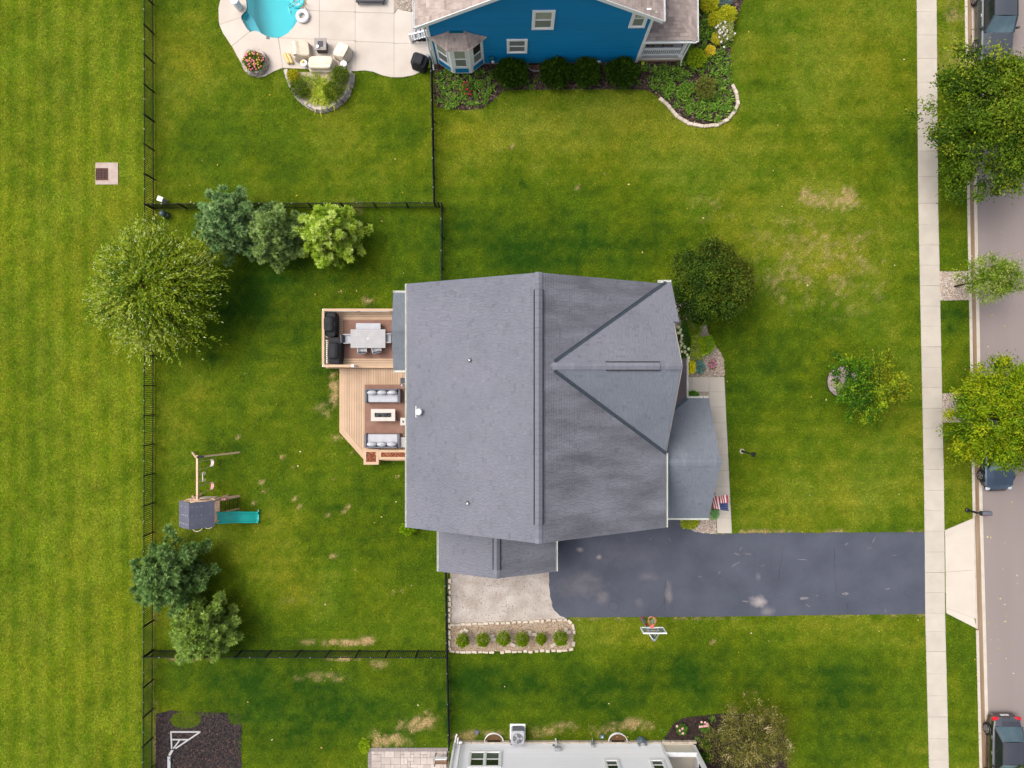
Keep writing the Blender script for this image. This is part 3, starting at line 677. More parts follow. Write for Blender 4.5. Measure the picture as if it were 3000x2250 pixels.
pebbles('river_stones', VERGEBED2, 2400, (.025,.05), RIVER, .016, 6, v2, '')
pebbles('river_stones', RING, 1500, (.02,.045), [(222,206,206),(200,184,180),(176,160,158),(236,226,224)], .018, 7, rb, '')
pebbles('river_stones', GRAVELNOOK, 700, (.025,.05), RIVER, .032, 8, pt, '')
pebbles('stone_chips', PAD, 2600, (.012,.03), [(214,203,194),(198,184,172),(182,166,154),(224,214,206),(160,144,132)], .012, 9, None, '')
o = [k for k in bpy.data.objects if k.name.startswith('stone_chips')][0]; tag(o, 'loose stone chips on the packed stone parking pad', 'gravel')
def chips(name, poly, n, size, pal, z, seed, parent, clear=None):
    pts = scatter(poly, n, seed, clear); rg = np.random.default_rng(seed+5)
    l = rg.uniform(*size, n); wd = l*rg.uniform(.2,.45,n); a = rg.uniform(0,6.28,n); tl = rg.uniform(-.5,.5,n)
    dx, dy = np.cos(a), np.sin(a); V = np.zeros((n,4,3))
    for k, (p, q) in enumerate(((-1,-1),(1,-1),(1,1),(-1,1))):
        V[:,k,0] = pts[:,0]+dx*l*p/2-dy*wd*q/2; V[:,k,1] = pts[:,1]+dy*l*p/2+dx*wd*q/2
        V[:,k,2] = z+.015+.5*l*np.abs(tl)+p*tl*l/2 + q*wd*rg.uniform(-.3,.3,n)
    F = np.arange(n*4).reshape(n,4)
    pal = np.array([S(*c, K) for c in pal]); C = np.repeat(pal[rg.integers(0,len(pal),n)]*rg.uniform(.7,1.2,(n,1)), 4, 0)
    return colmesh(name, V.reshape(-1,3), F, C, 'chip', parent, 'stuff')
BROWN = [(92,70,62),(70,54,50),(120,94,84),(56,44,42),(140,116,106),(84,66,64)]
chips('mulch', BLUEBED, 16000, (.05,.13), BROWN+[(160,140,132)], .02, 21, bb)
chips('mulch', PLAYMULCH, 11000, (.04,.12), [(62,58,60),(48,45,49),(74,67,68),(92,76,70),(42,40,43),(112,88,78)], .016, 22, pmb, True)
chips('mulch', GREYMULCH, 6000, (.04,.11), [(60,46,44),(46,36,36),(80,62,58),(100,80,74)], .018, 23, gmb)
# ------------------------------------------------------------------ roof, wall and window builders
def clip_poly(sub, poly):
    n = len(poly)
    for i in range(n):
        ax, ay = poly[i]; bx, by = poly[(i+1)%n]; out = []
        if not sub: return []
        f = lambda p: (bx-ax)*(p[1]-ay)-(by-ay)*(p[0]-ax)
        for k in range(len(sub)):
            p, q = sub[k-1], sub[k]; fp, fq = f(p), f(q)
            if fq >= 0:
                if fp < 0: t = fp/(fp-fq); out.append((p[0]+(q[0]-p[0])*t, p[1]+(q[1]-p[1])*t))
                out.append(q)
            elif fp >= 0: t = fp/(fp-fq); out.append((p[0]+(q[0]-p[0])*t, p[1]+(q[1]-p[1])*t))
        sub = out
    return sub
class Roof:
    """collects shingle tabs of one house: the 300 largest become parts, the rest one part"""
    def __init__(s, house, deck): s.h = house; s.deck = deck; s.tabs = []
    def plane(s, pts, mname, thick=.14, wid=(.12,.26), e=.15, t=.028, name='roof_panel', dark=.13, var=.022):
        pts = [Vector(p) for p in pts]; n = Vector((0,0,0))
        for i in range(len(pts)): n += pts[i].cross(pts[(i+1)%len(pts)])
        if n.z < 0: pts = pts[::-1]; n = -n
        n.normalize(); U = Vector((0,0,1)).cross(n).normalized(); V = n.cross(U).normalized()
        MB().slab(pts, thick).build(name, M[s.deck], s.h)
        o = pts[0]; poly = [((p-o).dot(U), (p-o).dot(V)) for p in pts]
        if sum(poly[i][0]*poly[(i+1)%len(poly)][1]-poly[(i+1)%len(poly)][0]*poly[i][1] for i in range(len(poly))) < 0: poly = poly[::-1]
        a0 = min(p[0] for p in poly); a1 = max(p[0] for p in poly); b0 = min(p[1] for p in poly); b1 = max(p[1] for p in poly)
        b = b0
        while b < b1:
            a = a0 - random.uniform(0, .4)
            while a < a1:
                wd = random.uniform(*wid); g = .004
                c = clip_poly([(a+g,b),(a+wd-g,b),(a+wd-g,b+e),(a+g,b+e)], poly); a += wd
                if len(c) < 3: continue
                ar = abs(sum(c[i][0]*c[(i+1)%len(c)][1]-c[(i+1)%len(c)][0]*c[i][1] for i in range(len(c))))/2
                if ar < .001: continue
                top = [o+U*x+V*y+n*(.004+t*max(0,1-(y-b)/e*.85)) for x, y in c]; bot = [o+U*x+V*y+n*.001 for x, y in c]; k = len(c)
                f = [tuple(range(k))]+[(i,i+k,(i+1)%k+k,(i+1)%k) for i in range(k)]
                r = random.random(); tone = random.gauss(0,var) - (dark*random.uniform(.4,1.0) if r < .08 else 0)
                s.tabs.append((ar, top+bot, f, mname, tone))
            b += e
        return pts
    def caps(s, p, q, mname, w=.3, step=.2, name='ridge_cap'):
        """overlapping cap shingles along a ridge or hip"""
        p, q = Vector(p), Vector(q); L = (q-p).length; d = (q-p)/L; a = d.cross(Vector((0,0,1))).normalized()
        k = max(1, int(L/step)); m = MB()
        for i in range(k):
            c0 = p+d*(L*i/k); c1 = p+d*(L*(i+1.12)/k); h0, h1 = .045, .02; m = MB(); m.tone = random.gauss(0,.06)
            dr = Vector((0,0,-.35*w/2))
            vs = [c0-a*w/2+dr+Vector((0,0,h0)), c0+Vector((0,0,h0+.012)), c0+a*w/2+dr+Vector((0,0,h0)), c1-a*w/2+dr+Vector((0,0,h1)), c1+Vector((0,0,h1+.012)), c1+a*w/2+dr+Vector((0,0,h1))]
            m.add(vs+[v-Vector((0,0,.03)) for v in vs], [(0,1,4,3),(1,2,5,4),(0,6,7,1),(1,7,8,2),(3,4,10,9),(4,5,11,10),(0,3,9,6),(2,8,11,5)])
            m.build(name, M[mname], s.h)
    def flush(s, limit=300):
        s.tabs.sort(key=lambda t: -t[0]-random.random()*.004)
        for ar, v, f, mn, tone in s.tabs[:limit]:
            m = MB(); m.tone = tone; m.add(v, f); m.build('shingle', M[mn], s.h)
        rest = {}
        for ar, v, f, mn, tone in s.tabs[limit:]:
            m = rest.setdefault(mn, MB()); m.tone = tone; m.add(v, f)
        for mn, m in rest.items(): m.build('shingles', M[mn], s.h)['kind'] = 'stuff'
def gutter(parent, p, q, out, mname='gutter_white', size=.12, gap=.75, wall=.02):
    p, q, out = Vector(p), Vector(q), Vector(out).normalized(); m = MB(); d = (q-p).normalized(); L = (q-p).length
    Z = Vector((0,0,1))
    def bar(o0, z0, o1, z1, a=0.0, b=None):
        b = L if b is None else b
        A, B = p+d*a, p+d*b
        m.hexa([A+out*o0+Z*z0, A+out*o1+Z*z0, B+out*o1+Z*z0, B+out*o0+Z*z0, A+out*o0+Z*z1, A+out*o1+Z*z1, B+out*o1+Z*z1, B+out*o0+Z*z1])
    bar(0,-.14,size,-.12); bar(size-wall,-.12,size,0); bar(0,-.119,wall*.6,-.03)
    bar(.013,-.119,size-wall-.001,-.012,0,.02); bar(.013,-.119,size-wall-.001,-.012,L-.02,L)
    k = int(L/gap)
    for i in range(1, k): bar(.013,-.03,size-wall-.001,-.012, i*L/k-.012, i*L/k+.012)
    return m.build('gutter', M[mname], parent)
def window(parent, O, U, N, w, h, trim=.11, muntin=False, double=False, top='blind', bot='blind_grey', tmat='white_trim', apron=0.0):
    """O: lower left corner of the opening on the wall; U along the wall, N outward; window > sash, pane"""
    O, U, N = Vector(O), Vector(U).normalized(), Vector(N).normalized(); Z = Vector((0,0,1))
    def bx(m, a0, a1, b0, b1, n0, n1):
        pts = []
        for b in (b0, b1):
            for a, n in ((a0,n0),(a1,n0),(a1,n1),(a0,n1)): pts.append(O+U*a+Z*b+N*n)
        m.hexa(pts)
    m = MB(); t = trim
    bx(m,-t,w+t,h,h+t,-.02,.055); bx(m,-t,w+t,-t,0,-.02,.06); bx(m,-t,0,0,h,-.02,.05); bx(m,w,w+t,0,h,-.02,.05)
    cols = [(0,w)]
    if double: bx(m,w/2-.06,w/2+.06,0,h,-.02,.05); cols = [(0,w/2-.06),(w/2+.06,w)]
    wo = m.build('window', M[tmat], parent)
    for a0, a1 in cols:
        m = MB(); f = .035
        bx(m,a0,a1,h-f,h,-.02,.03); bx(m,a0,a1,0,f,-.02,.03); bx(m,a0,a0+f,f,h-f,-.02,.03); bx(m,a1-f,a1,f,h-f,-.02,.03); bx(m,a0+f,a1-f,h*.5-.025,h*.5+.025,-.02,.034)
        if muntin:
            for k in (1,2): x = a0+(a1-a0)*k/3; bx(m,x-.01,x+.01,h*.5+.025,h-f,-.02,.022)
            bx(m,a0+f,a1-f,h*.75-.01,h*.75+.01,-.02,.0225)
        m.build('sash', M[tmat], wo)
        m = MB(); bx(m,a0+f,a1-f,h*.5+.025,h-f,-.02,.008); m.build('pane', M[top], wo)
        m = MB(); bx(m,a0+f,a1-f,f,h*.5-.025,-.02,.012); m.build('pane', M[bot], wo)
    return wo
def siding(parent, x0, x1, z0, z1, y, ny, mname, e=.165, left=None, right=None):
    """lap siding boards on a wall that faces +-Y; left/right(z) limit each board under a gable"""
    z = z0
    while z < z1:
        zt = min(z+e, z1); a0 = left(z) if left else x0; b0 = right(z) if right else x1; a1 = left(zt) if left else x0; b1 = right(zt) if right else x1
        if b1-a1 < .1: break
        m = MB(); o0, o1 = y+ny*.03, y+ny*.002
        m.hexa([(a0,y-ny*.02,z),(b0,y-ny*.02,z),(b0,o0,z),(a0,o0,z),(a1,y-ny*.02,zt),(b1,y-ny*.02,zt),(b1,o1,zt),(a1,o1,zt)])
        m.build('siding_board', M[mname], parent); z = zt
# ================================================================== the grey roofed house in the middle
house = thing('grey_roofed_house', 'house with large grey shingle roof and front cross gable beside the driveway', 'house', (1.0,-1.2,0))
ZE, ZR, XW, XR, XE, YN, YS = 5.7, 9.5, -5.55, 1.27, 8.15, 5.31, -7.6
CY, CZ, CX0, CX1, CN, CS = .86, 9.25, 1.73, 8.14, 5.39, -3.67
m = MB()
def gable_body(m, x0, x1, y0, y1, ze, xr, zr):
    for y in (y0, y1): pass
    pr = [(x0,0),(x1,0),(x1,ze),(xr,zr),(x0,ze)]; n = 5
    m.add([(x,y0,z) for x,z in pr]+[(x,y1,z) for x,z in pr], [(0,1,2,3,4),(9,8,7,6,5)]+[(i,i+5,(i+1)%5+5,(i+1)%5) for i in range(5)])
gable_body(m, -5.22, 7.8, -7.28, 5.0, 5.6, XR, 9.15); m.build('wall', M['beige_wall'], house)
m = MB(); m.box(-3.85,-10.4,0,2.15,-7.29,2.68); m.build('garage_wall', M['beige_wall'], house)
m = MB(); m.box(7.81,-7.27,0,10.85,-1.15,2.8); m.build('front_wall', M['beige_wall'], house)
m = MB(); m.box(-6.45,1.0,.9,-5.23,5.0,2.75); m.build('bay_wall', M['beige_wall'], house)
rf = Roof(house, 'roof_deck')
rf.plane([(XW,YS,ZE),(XR,YS,ZR),(XR,YN,ZR),(XW,YN,ZE)], 'shingle_grey')
rf.plane([(XR,CY,ZR),(CX0,CY,CZ),(XE,CN-.08,ZE),(XE,YN,ZE),(XR,YN,ZR)], 'shingle_grey_worn', t=.036)
rf.plane([(XR,YS,ZR),(XE,YS,ZE),(XE,CS,ZE),(CX0,CY,CZ),(XR,CY,ZR)], 'shingle_grey_worn', t=.036)
rf.plane([(CX0,CY,CZ),(CX1,CY,CZ),(CX1,CN,ZE)], 'shingle_grey')
sl = (CZ-ZE)/(CN-CY)
rf.plane([(CX1,3.14,CZ-sl*(3.14-CY)),(CX1+.3,3.14,CZ-sl*(3.14-CY)),(CX1+.3,CN,ZE),(CX1,CN,ZE)], 'shingle_grey')
rf.plane([(CX0,CY,CZ),(CX1,CS,ZE),(CX1,CY,CZ)][::-1], 'shingle_blue')
m = MB(); m.slab([(CX1+.02,CY,CZ-.03),(CX1+.02,CN-.1,ZE-.03),(CX1+.02,CS+.1,ZE-.03)], .05); m.build('gable_board', M['beige_wall'], house)
for a, b in (((CX0,CY,CZ),(XE,CN,ZE)), ((CX0,CY,CZ),(XE,CS,ZE))):
    a, b = Vector(a), Vector(b); d = (b-a).normalized(); sd_ = Vector((d.y,-d.x,0)).normalized(); m = MB()
    up = Vector((0,0,.035)); wv = .085
    # a shallow V of sheet metal lying on both slopes
    def zon(p): return max(ZR-(ZR-ZE)/(XE-XR)*(p.x-XR), CZ-sl*abs(p.y-CY))
    L0 = [a+d*((b-a).length*k/20) for k in range(1,21)]; vs = []
    for p in L0:
        for s_ in (-wv, 0, wv):
            q = p+sd_*s_; vs.append(Vector((q.x,q.y,zon(q)+.055)))
    fs = []
    for k in range(19):
        for j in range(2): fs.append((k*3+j, k*3+j+1, k*3+j+4, k*3+j+3))
    m.add(vs, fs); m.add([v-Vector((0,0,.02)) for v in vs], [f[::-1] for f in fs]); m.build('valley_flashing', M['flashing'], house)
    m = MB(); m.tube([v+Vector((0,0,.012)) for v in vs[1::3]], .018, 5); m.build('valley_rib', M['dark_lead'], house)
def vent_strip(p, q, w, mname='shingle_grey'):
    p, q = Vector(p), Vector(q); d = (q-p).normalized(); a = d.cross(Vector((0,0,1))).normalized(); n = max(2, int((q-p).length/.3)); m = MB()
    for i in range(n):
        A = p+d*((q-p).length*i/n+.004); B = p+d*((q-p).length*(i+1)/n-.004); m.tone = random.gauss(0,.02)
        vs = []
        for c in (A, B):
            vs += [c-a*w/2+Vector((0,0,-.115*w/.4+.0)), c-a*w/2+Vector((0,0,-.03)), c+Vector((0,0,.085)), c+a*w/2+Vector((0,0,-.03)), c+a*w/2+Vector((0,0,-.115*w/.4))]
        m.add(vs, [(0,5,6,1),(1,6,7,2),(2,7,8,3),(3,8,9,4),(0,1,2,3,4),(9,8,7,6,5)])
    o = m.build('ridge_vent', M[mname], house)
    m = MB()
    for s_ in (-1,1): m.beam(p+a*s_*(w/2+.03)+Vector((0,0,-.085)), q+a*s_*(w/2+.03)+Vector((0,0,-.085)), .06, .05)
    m.build('vent_slot', M['cover_black'], o)
rf.caps((XR,YS,ZR),(XR,-6.72,ZR),'shingle_grey',.34); rf.caps((XR,4.52,ZR),(XR,YN,ZR),'shingle_grey',.34)
vent_strip((XR,-6.7,ZR+.04),(XR,4.5,ZR+.04),.36)
rf.caps((CX0+.2,CY,CZ),(4.5,CY,CZ),'shingle_grey',.34); rf.caps((7.12,CY,CZ),(CX1,CY,CZ),'shingle_grey',.34); vent_strip((4.52,CY,CZ+.04),(7.1,CY,CZ+.04),.34)
gutter(house, (XW,YS,ZE-.03),(XW,YN,ZE-.03),(-1,0,0)); gutter(house, (XE,YS,ZE-.03),(XE,CS,ZE-.03),(1,0,0)); gutter(house, (7.75,CN,ZE-.03),(CX1+.3,CN,ZE-.03),(0,1,0))
# front wing, entry roof, west bay, garage
FZ, FR, FY0, FY1, FX = 2.9, 5.28, -7.62, -.82, 11.2; FY = (FY0+FY1)/2
rf.plane([(7.82,FY,FR),(FX,FY,FR),(FX,FY1,FZ),(7.82,FY1,FZ)], 'shingle_blue'); rf.plane([(7.82,FY,FR),(7.82,FY0,FZ),(FX,FY0,FZ),(FX,FY,FR)], 'shingle_blue')
rf.caps((8.1,FY,FR),(FX,FY,FR),'shingle_blue',.4)
gutter(house,(9.95,FY1,FZ-.03),(FX,FY1,FZ-.03),(0,1,0)); gutter(house,(8.3,FY0,FZ-.03),(FX,FY0,FZ-.03),(0,-1,0))
m = MB(); m.slab([(FX-.25,FY,FR-.2),(FX-.25,FY1+.2,FZ-.12),(FX-.25,FY0-.2+.4,FZ-.12)][::-1], .05); m.build('front_gable', M['beige_wall'], house)
rf.plane([(7.82,-1.9,4.05),(9.93,-1.9,2.9),(9.93,1.45,2.9),(7.82,1.45,4.05)], 'shingle_brown'); gutter(house,(9.93,-.8,2.87),(9.93,1.45,2.87),(1,0,0))
m = MB(); m.beam((9.7,1.3,0),(9.7,1.3,2.8),.2); m.build('entry_post', M['white_trim'], house)
m = MB(); m.beam((9.95,-.83,2.97),(8.45,-1.9,3.7),.22,.03); m.build('valley_flashing', M['flashing'], house)
BY = 3.0
rf.plane([(-6.76,.8,2.9),(-5.25,.8,2.9),(-5.25,BY,3.45),(-6.76,BY,3.45)], 'shingle_blue'); rf.plane([(-6.76,BY,3.45),(-5.25,BY,3.45),(-5.25,5.2,2.9),(-6.76,5.2,2.9)], 'shingle_blue'); rf.caps((-6.76,BY,3.46),(-5.5,BY,3.46),'shingle_blue',.5,.4)
gutter(house,(-6.78,5.2,2.87),(-5.25,5.2,2.87),(0,1,0)); gutter(house,(-6.78,.8,2.87),(-5.25,.8,2.87),(0,-1,0))
GZ, GR, GX0, GX1, GY = 2.8, 4.3, -4.17, 2.49, -10.7; GX = (GX0+GX1)/2
rf.plane([(GX0,GY,GZ),(GX,GY,GR),(GX,-7.3,GR),(GX0,-7.3,GZ)], 'shingle_grey'); rf.plane([(GX,GY,GR),(GX1,GY,GZ),(GX1,-7.3,GZ),(GX,-7.3,GR)], 'shingle_grey_worn')
rf.caps((GX,GY,GR),(GX,-10.25,GR),'shingle_grey',.34); vent_strip((GX,-10.22,GR+.04),(GX,-8.4,GR+.04),.34); gutter(house,(GX0,GY,GZ-.03),(GX0,-7.3,GZ-.03),(-1,0,0)); gutter(house,(GX1,GY,GZ-.03),(GX1,-7.3,GZ-.03),(1,0,0))
rf.flush()
WP = ((XW,YS,ZE), (-(ZR-ZE),0,XR-XW))
for u, v in ((1375.5,1055.5),(1370,1473)):
    c = ray(u, v, *WP); m = MB(); m.slab([c+Vector((-.16,-.15,-.08)),c+Vector((.12,-.15,.085)),c+Vector((.12,.15,.085)),c+Vector((-.16,.15,-.08))], .02); o = m.build('vent_flashing', M['dark_lead'], house)
    m = MB(); m.lathe((c.x,c.y,c.z-.08), [(.11,0),(.085,.16),(.06,.22)], 14); m.build('boot', M['dark_lead'], o)
    m = MB(); m.lathe((c.x,c.y,c.z), [(.05,0),(.05,.26),(.032,.26),(.032,.2)], 14); m.build('pipe', M['white_plastic'], o)
c = ray(1228,1206,*WP); m = MB(); m.slab([c+Vector((-.2,-.3,-.09)),c+Vector((-.10,-.3,-.04)),c+Vector((-.10,.3,-.04)),c+Vector((-.2,.3,-.09))], .02); o = m.build('flue_flashing', M['white_plastic'], house)
m = MB(); m.lathe((c.x+.02,c.y,c.z-.1), [(.2,0),(.19,.22),(.13,.26),(.13,.38)], 18); m.build('flue_collar', M['grey_metal'], o)
m = MB(); m.lathe((c.x+.02,c.y,c.z+.28), [(.15,0),(.16,.03),(.16,.14),(.12,.17)], 18); m.build('flue_cap', M['white_plastic'], o)
# doors and windows on the walls below the eaves
for x in (-3.6,-1.2,3.0,5.6): window(house,(x,5.0,3.6),(-1,0,0),(0,1,0),.9,1.3)
for y in (-1.5,-4.2): window(house,(-5.22,y,3.6),(0,-1,0),(-1,0,0),.9,1.3)
window(house,(-5.22,-2.0,.8),(0,-1,0),(-1,0,0),1.6,1.9,double=True)
for x in (2.6,5.2):
    m = MB(); m.box(x,-7.33,0,x+2.3,-7.28,2.15); g = m.build('garage_door', M['white_trim'], house)
    for k in range(4): m = MB(); m.box(x+.06,-7.36,.05+k*.53,x+2.24,-7.331,.53+k*.53); m.build('panel', M['white_trim'], g)
# ================================================================== the blue house
bh = thing('blue_house', 'blue sided house with white trim, bay window and taupe shingle roof', 'house', (1.45,19.5,0))
BW = 19.5; BL, BR, AX, AZ = -4.68, 7.58, 1.7, 9.75; sl_l, sl_r = .65, .63
lz = lambda z: max(BL, AX-(AZ-.12-z)/sl_l); rz_ = lambda z: min(BR, AX+(AZ-.12-z)/sl_r)
m = MB(); pr = [(BL+.02,.28),(BR-.02,.28),(BR-.02,5.9),(AX,9.6),(BL+.02,5.45)]
m.add([(x,BW+.02,z) for x,z in pr]+[(x,31,z) for x,z in pr], [(0,1,2,3,4),(9,8,7,6,5)]+[(i,i+5,(i+1)%5+5,(i+1)%5) for i in range(5)]); m.build('wall', M['blue_siding'], bh)
m = MB(); m.box(BL+.03,BW+.03,0,BR-.03,30.9,.279); m.build('foundation', M['brick_red'], bh)
siding(bh, BL, BR, .28, 9.5, BW, -1, 'blue_siding', .168, lz, rz_)
for x in (BL-.03, BR-.14):
    m = MB(); m.box(x,BW-.05,.25,x+.17,BW-.031,5.6 if x < 0 else 6.1); m.build('corner_board', M['white_trim'], bh)
r2 = Roof(bh, 'roof_deck_taupe'); RY = 19.17
r2.plane([(-5.2,RY,AZ-sl_l*6.9),(AX,RY,AZ),(AX,31.3,AZ),(-5.2,31.3,AZ-sl_l*6.9)], 'shingle_taupe', e=.2, dark=.2, wid=(.22,.48), var=.10)
r2.plane([(AX,RY,AZ),(8.0,RY,AZ-sl_r*6.3),(8.0,31.3,AZ-sl_r*6.3),(AX,31.3,AZ)], 'shingle_taupe', e=.2, dark=.2, wid=(.22,.48), var=.10)
for a, b in (((-5.2,AZ-sl_l*6.9),(AX,AZ)),((8.0,AZ-sl_r*6.3),(AX,AZ))):
    m = MB(); m.hexa([(a[0],RY-.03,a[1]-.27),(b[0],RY-.03,b[1]-.27),(b[0],RY-.002,b[1]-.27),(a[0],RY-.002,a[1]-.27),(a[0],RY-.03,a[1]+.03),(b[0],RY-.03,b[1]+.03),(b[0],RY-.002,b[1]+.03),(a[0],RY-.002,a[1]+.03)]); m.build('rake_board', M['white_trim'], bh)
    m = MB(); m.slab([(a[0],RY,a[1]-.16),(b[0],RY,b[1]-.16),(b[0],BW,b[1]-.16),(a[0],BW,a[1]-.16)], .02); m.build('soffit', M['white_trim'], bh)
gutter(bh,(-5.2,RY,AZ-sl_l*6.9-.03),(-5.2,31.3,AZ-sl_l*6.9-.03),(-1,0,0),'white_trim'); gutter(bh,(8.0,RY,AZ-sl_r*6.3-.03),(8.0,31.3,AZ-sl_r*6.3-.03),(1,0,0),'white_trim')
m = MB(); zg = AZ-sl_l*6.9-.15; m.tube([(-5.26,RY+.2,zg),(-5.26,RY+.2,zg-.12),(-4.84,BW-.02,zg-.45),(-4.80,BW-.02,zg-.7),(-4.80,BW-.02,.25),(-4.78,BW-.35,.12)], .05, 8); m.build('downspout', M['white_trim'], bh)
def wall_win(u0, v0, u1, v1, plane_y, ny, **k):
    a = ray(u0, v0, (0,plane_y,0), (0,1,0)); b = ray(u1, v1, (0,plane_y,0), (0,1,0))
    x0, x1, z0, z1 = min(a.x,b.x), max(a.x,b.x), min(a.z,b.z), max(a.z,b.z); t = k.get('trim', .11)
    o = (x0+t, plane_y+.03*ny, z0+t) if ny < 0 else (x1-t, plane_y+.03*ny, z0+t)
    return window(bh if ny < 0 else gh, o, (1,0,0) if ny < 0 else (-1,0,0), (0,ny,0), x1-x0-2*t, z1-z0-2*t, **k)
wall_win(1557,83,1628,28,BW,-1,trim=.15); wall_win(1485,152,1546,113,BW,-1,trim=.13,top='blind_grey'); wall_win(1840,80,1908,26,BW,-1,trim=.15,muntin=True)
# bay window
bp = [(-4.5,BW+.02),(-3.56,18.87),(-2.44,18.87),(-1.62,BW+.02)]
m = MB(); m.prism(bp, .3, 3.56); bay = m.build('bay_window', M['white_trim'], bh)
for (x0,y0),(x1,y1) in zip(bp[:-1], bp[1:]):
    U = Vector((x1-x0,y1-y0,0)); L = U.length; U.normalize(); N = Vector((U.y,-U.x,0)); O = Vector((x0,y0,0))
    m = MB(); A = O+U*.16; B = O+U*(L-.16)
    m.hexa([A+Vector((0,0,.42)),B+Vector((0,0,.42)),B+N*.02+Vector((0,0,.42)),A+N*.02+Vector((0,0,.42)),A+Vector((0,0,.95)),B+Vector((0,0,.95)),B+N*.02+Vector((0,0,.95)),A+N*.02+Vector((0,0,.95))]); m.build('panel', M['blue_siding'], bay)
    O2 = O+U*.2+Vector((0,0,1.2))
    def bx(a0,a1,b0,b1,n1):
        m = MB(); pts = []
        for b in (b0,b1):
            for a, n in ((a0,-.01),(a1,-.01),(a1,n1),(a0,n1)): pts.append(O2+U*a+Vector((0,0,b))+N*n)
        return m.hexa(pts)
    wd = L-.4
    m = bx(0,wd,0,.06,.03); m.add(bx(0,wd,1.97,2.03,.03).v, [(3,2,1,0),(4,5,6,7),(0,1,5,4),(1,2,6,5),(2,3,7,6),(3,0,4,7)]); m.add(bx(.06,wd-.06,.95,1.02,.034).v, [(3,2,1,0),(4,5,6,7),(0,1,5,4),(1,2,6,5),(2,3,7,6),(3,0,4,7)])
    m.add(bx(0,.06,.06,1.97,.03).v, [(3,2,1,0),(4,5,6,7),(0,1,5,4),(1,2,6,5),(2,3,7,6),(3,0,4,7)]); m.add(bx(wd-.06,wd,.06,1.97,.03).v, [(3,2,1,0),(4,5,6,7),(0,1,5,4),(1,2,6,5),(2,3,7,6),(3,0,4,7)])
    m.build('sash', M['white_trim'], bay)
    bx(.06,wd-.06,.06,.95,.012).build('pane', M['blind_grey'], bay); bx(.06,wd-.06,1.02,1.97,.01).build('pane', M['glass_dark' if x0 > -2.5 else 'blind'], bay)
E = [(-4.71,19.46,3.57),(-3.66,18.68,3.57),(-2.39,18.68,3.57),(-1.38,19.46,3.57)]; T0, T1 = (-3.5,19.46,4.2), (-2.62,19.46,4.2)
for q in ([E[0],E[1],T0],[E[1],E[2],T1,T0],[E[2],E[3],T1]): r2.plane(q, 'shingle_taupe', thick=.06, name='bay_roof_panel', wid=(.16,.34), e=.17, dark=.2, var=.10)
r2.caps(E[1],T0,'shingle_taupe',.26,.17,'hip_cap'); r2.caps(E[2],T1,'shingle_taupe',.26,.17,'hip_cap')
m = MB(); m.box(-3.45,19.38,4.16,-2.68,19.47,4.23); m.build('bay_flashing', M['teal_box'], bh)
# porch on the east side
C_ = (7.5,22.54,4.28)
r2.plane([(7.5,19.51,2.9),(10.53,19.51,2.9),C_], 'shingle_taupe', thick=.1, name='porch_roof_panel', e=.2, dark=.2, wid=(.22,.48), var=.10); r2.plane([(10.53,19.51,2.9),(10.53,31,2.9),(7.5,31,4.28),C_], 'shingle_taupe', thick=.1, name='porch_roof_panel', e=.2, dark=.2, wid=(.22,.48), var=.10)
r2.caps((10.5,19.54,2.92),C_,'shingle_taupe',.34,.2,'hip_cap')
gutter(bh,(7.5,19.51,2.87),(10.53,19.51,2.87),(0,-1,0),'white_trim'); gutter(bh,(10.53,19.45,2.87),(10.53,31,2.87),(1,0,0),'white_trim')
r2.flush()
m = MB(); m.box(7.61,19.62,.42,10.25,26,.55); m.build('porch_floor', M['table_grey'], bh)
m = MB(); m.box(7.6,19.6,.0,10.2,19.66,.26); m.build('porch_base', M['brick_red'], bh); m = MB(); m.box(7.6,19.58,.261,10.25,19.64,.44); m.build('porch_skirt', M['cream_wall'], bh)
m = MB(); m.box(7.6,19.62,2.5,10.28,19.78,2.76); m.build('porch_beam', M['white_trim'], bh)
for x, y in ((10.12,19.72),(7.68,19.72),(10.12,23.5)):
    m = MB(); m.box(x-.09,y-.09,.55,x+.09,y+.09,2.49); m.box(x-.12,y-.12,.551,x+.12,y+.12,.75); m.box(x-.12,y-.12,2.35,x+.12,y+.12,2.49); m.build('porch_post', M['white_trim'], bh)
m = MB(); m.box(7.78,19.68,1.33,10.0,19.78,1.45); m.box(7.78,19.69,.64,10.0,19.77,.72); m.box(7.78,19.66,.84,10.0,19.8,.86) if False else None; m.build('porch_rail', M['white_trim'], bh)
for k in range(18): m = MB(); x = 7.86+k*.122; m.box(x-.022,19.71,.72,x+.022,19.75,1.33); m.build('baluster', M['white_trim'], bh)
m = MB(); m.tube([(10.30,19.56,2.75),(10.28,19.58,2.4),(10.27,19.56,.25),(10.29,19.3,.1)], .045, 8); m.build('downspout', M['white_trim'], bh)
# steps and rail on the patio side
for k in range(4):
    m = MB(); x = -6.05+k*.3; m.box(x,20.95,.0,x+.24,22.5,.16*(k+1)); o = m.build('step', M['cover_black'], bh)
    m = MB(); m.box(x-.02,20.93,.16*(k+1),x+.2,22.52,.16*(k+1)+.03); m.build('tread', M['table_grey'], o)
m = MB(); m.box(-4.85,20.93,0,-4.69,22.55,.75); m.build('stoop', M['table_grey'], bh)
for y in (20.88,):
    m = MB(); m.beam((-6.1,y,1.0),(-4.85,y,1.6),.07,.06); m.beam((-6.05,y,.32),(-4.85,y,.9),.05,.05); m.build('stair_rail', M['white_trim'], bh)
    m = MB(); m.box(-6.15,y-.05,0,-6.05,y+.05,1.08); m.build('newel_post', M['white_trim'], bh)
    for k in range(7): x = -5.95+k*.16; m = MB(); m.box(x-.02,y-.02,.36+(x+6.05)*.48,x+.02,y+.02,1.03+(x+6.1)*.47); m.build('baluster', M['white_trim'], bh)
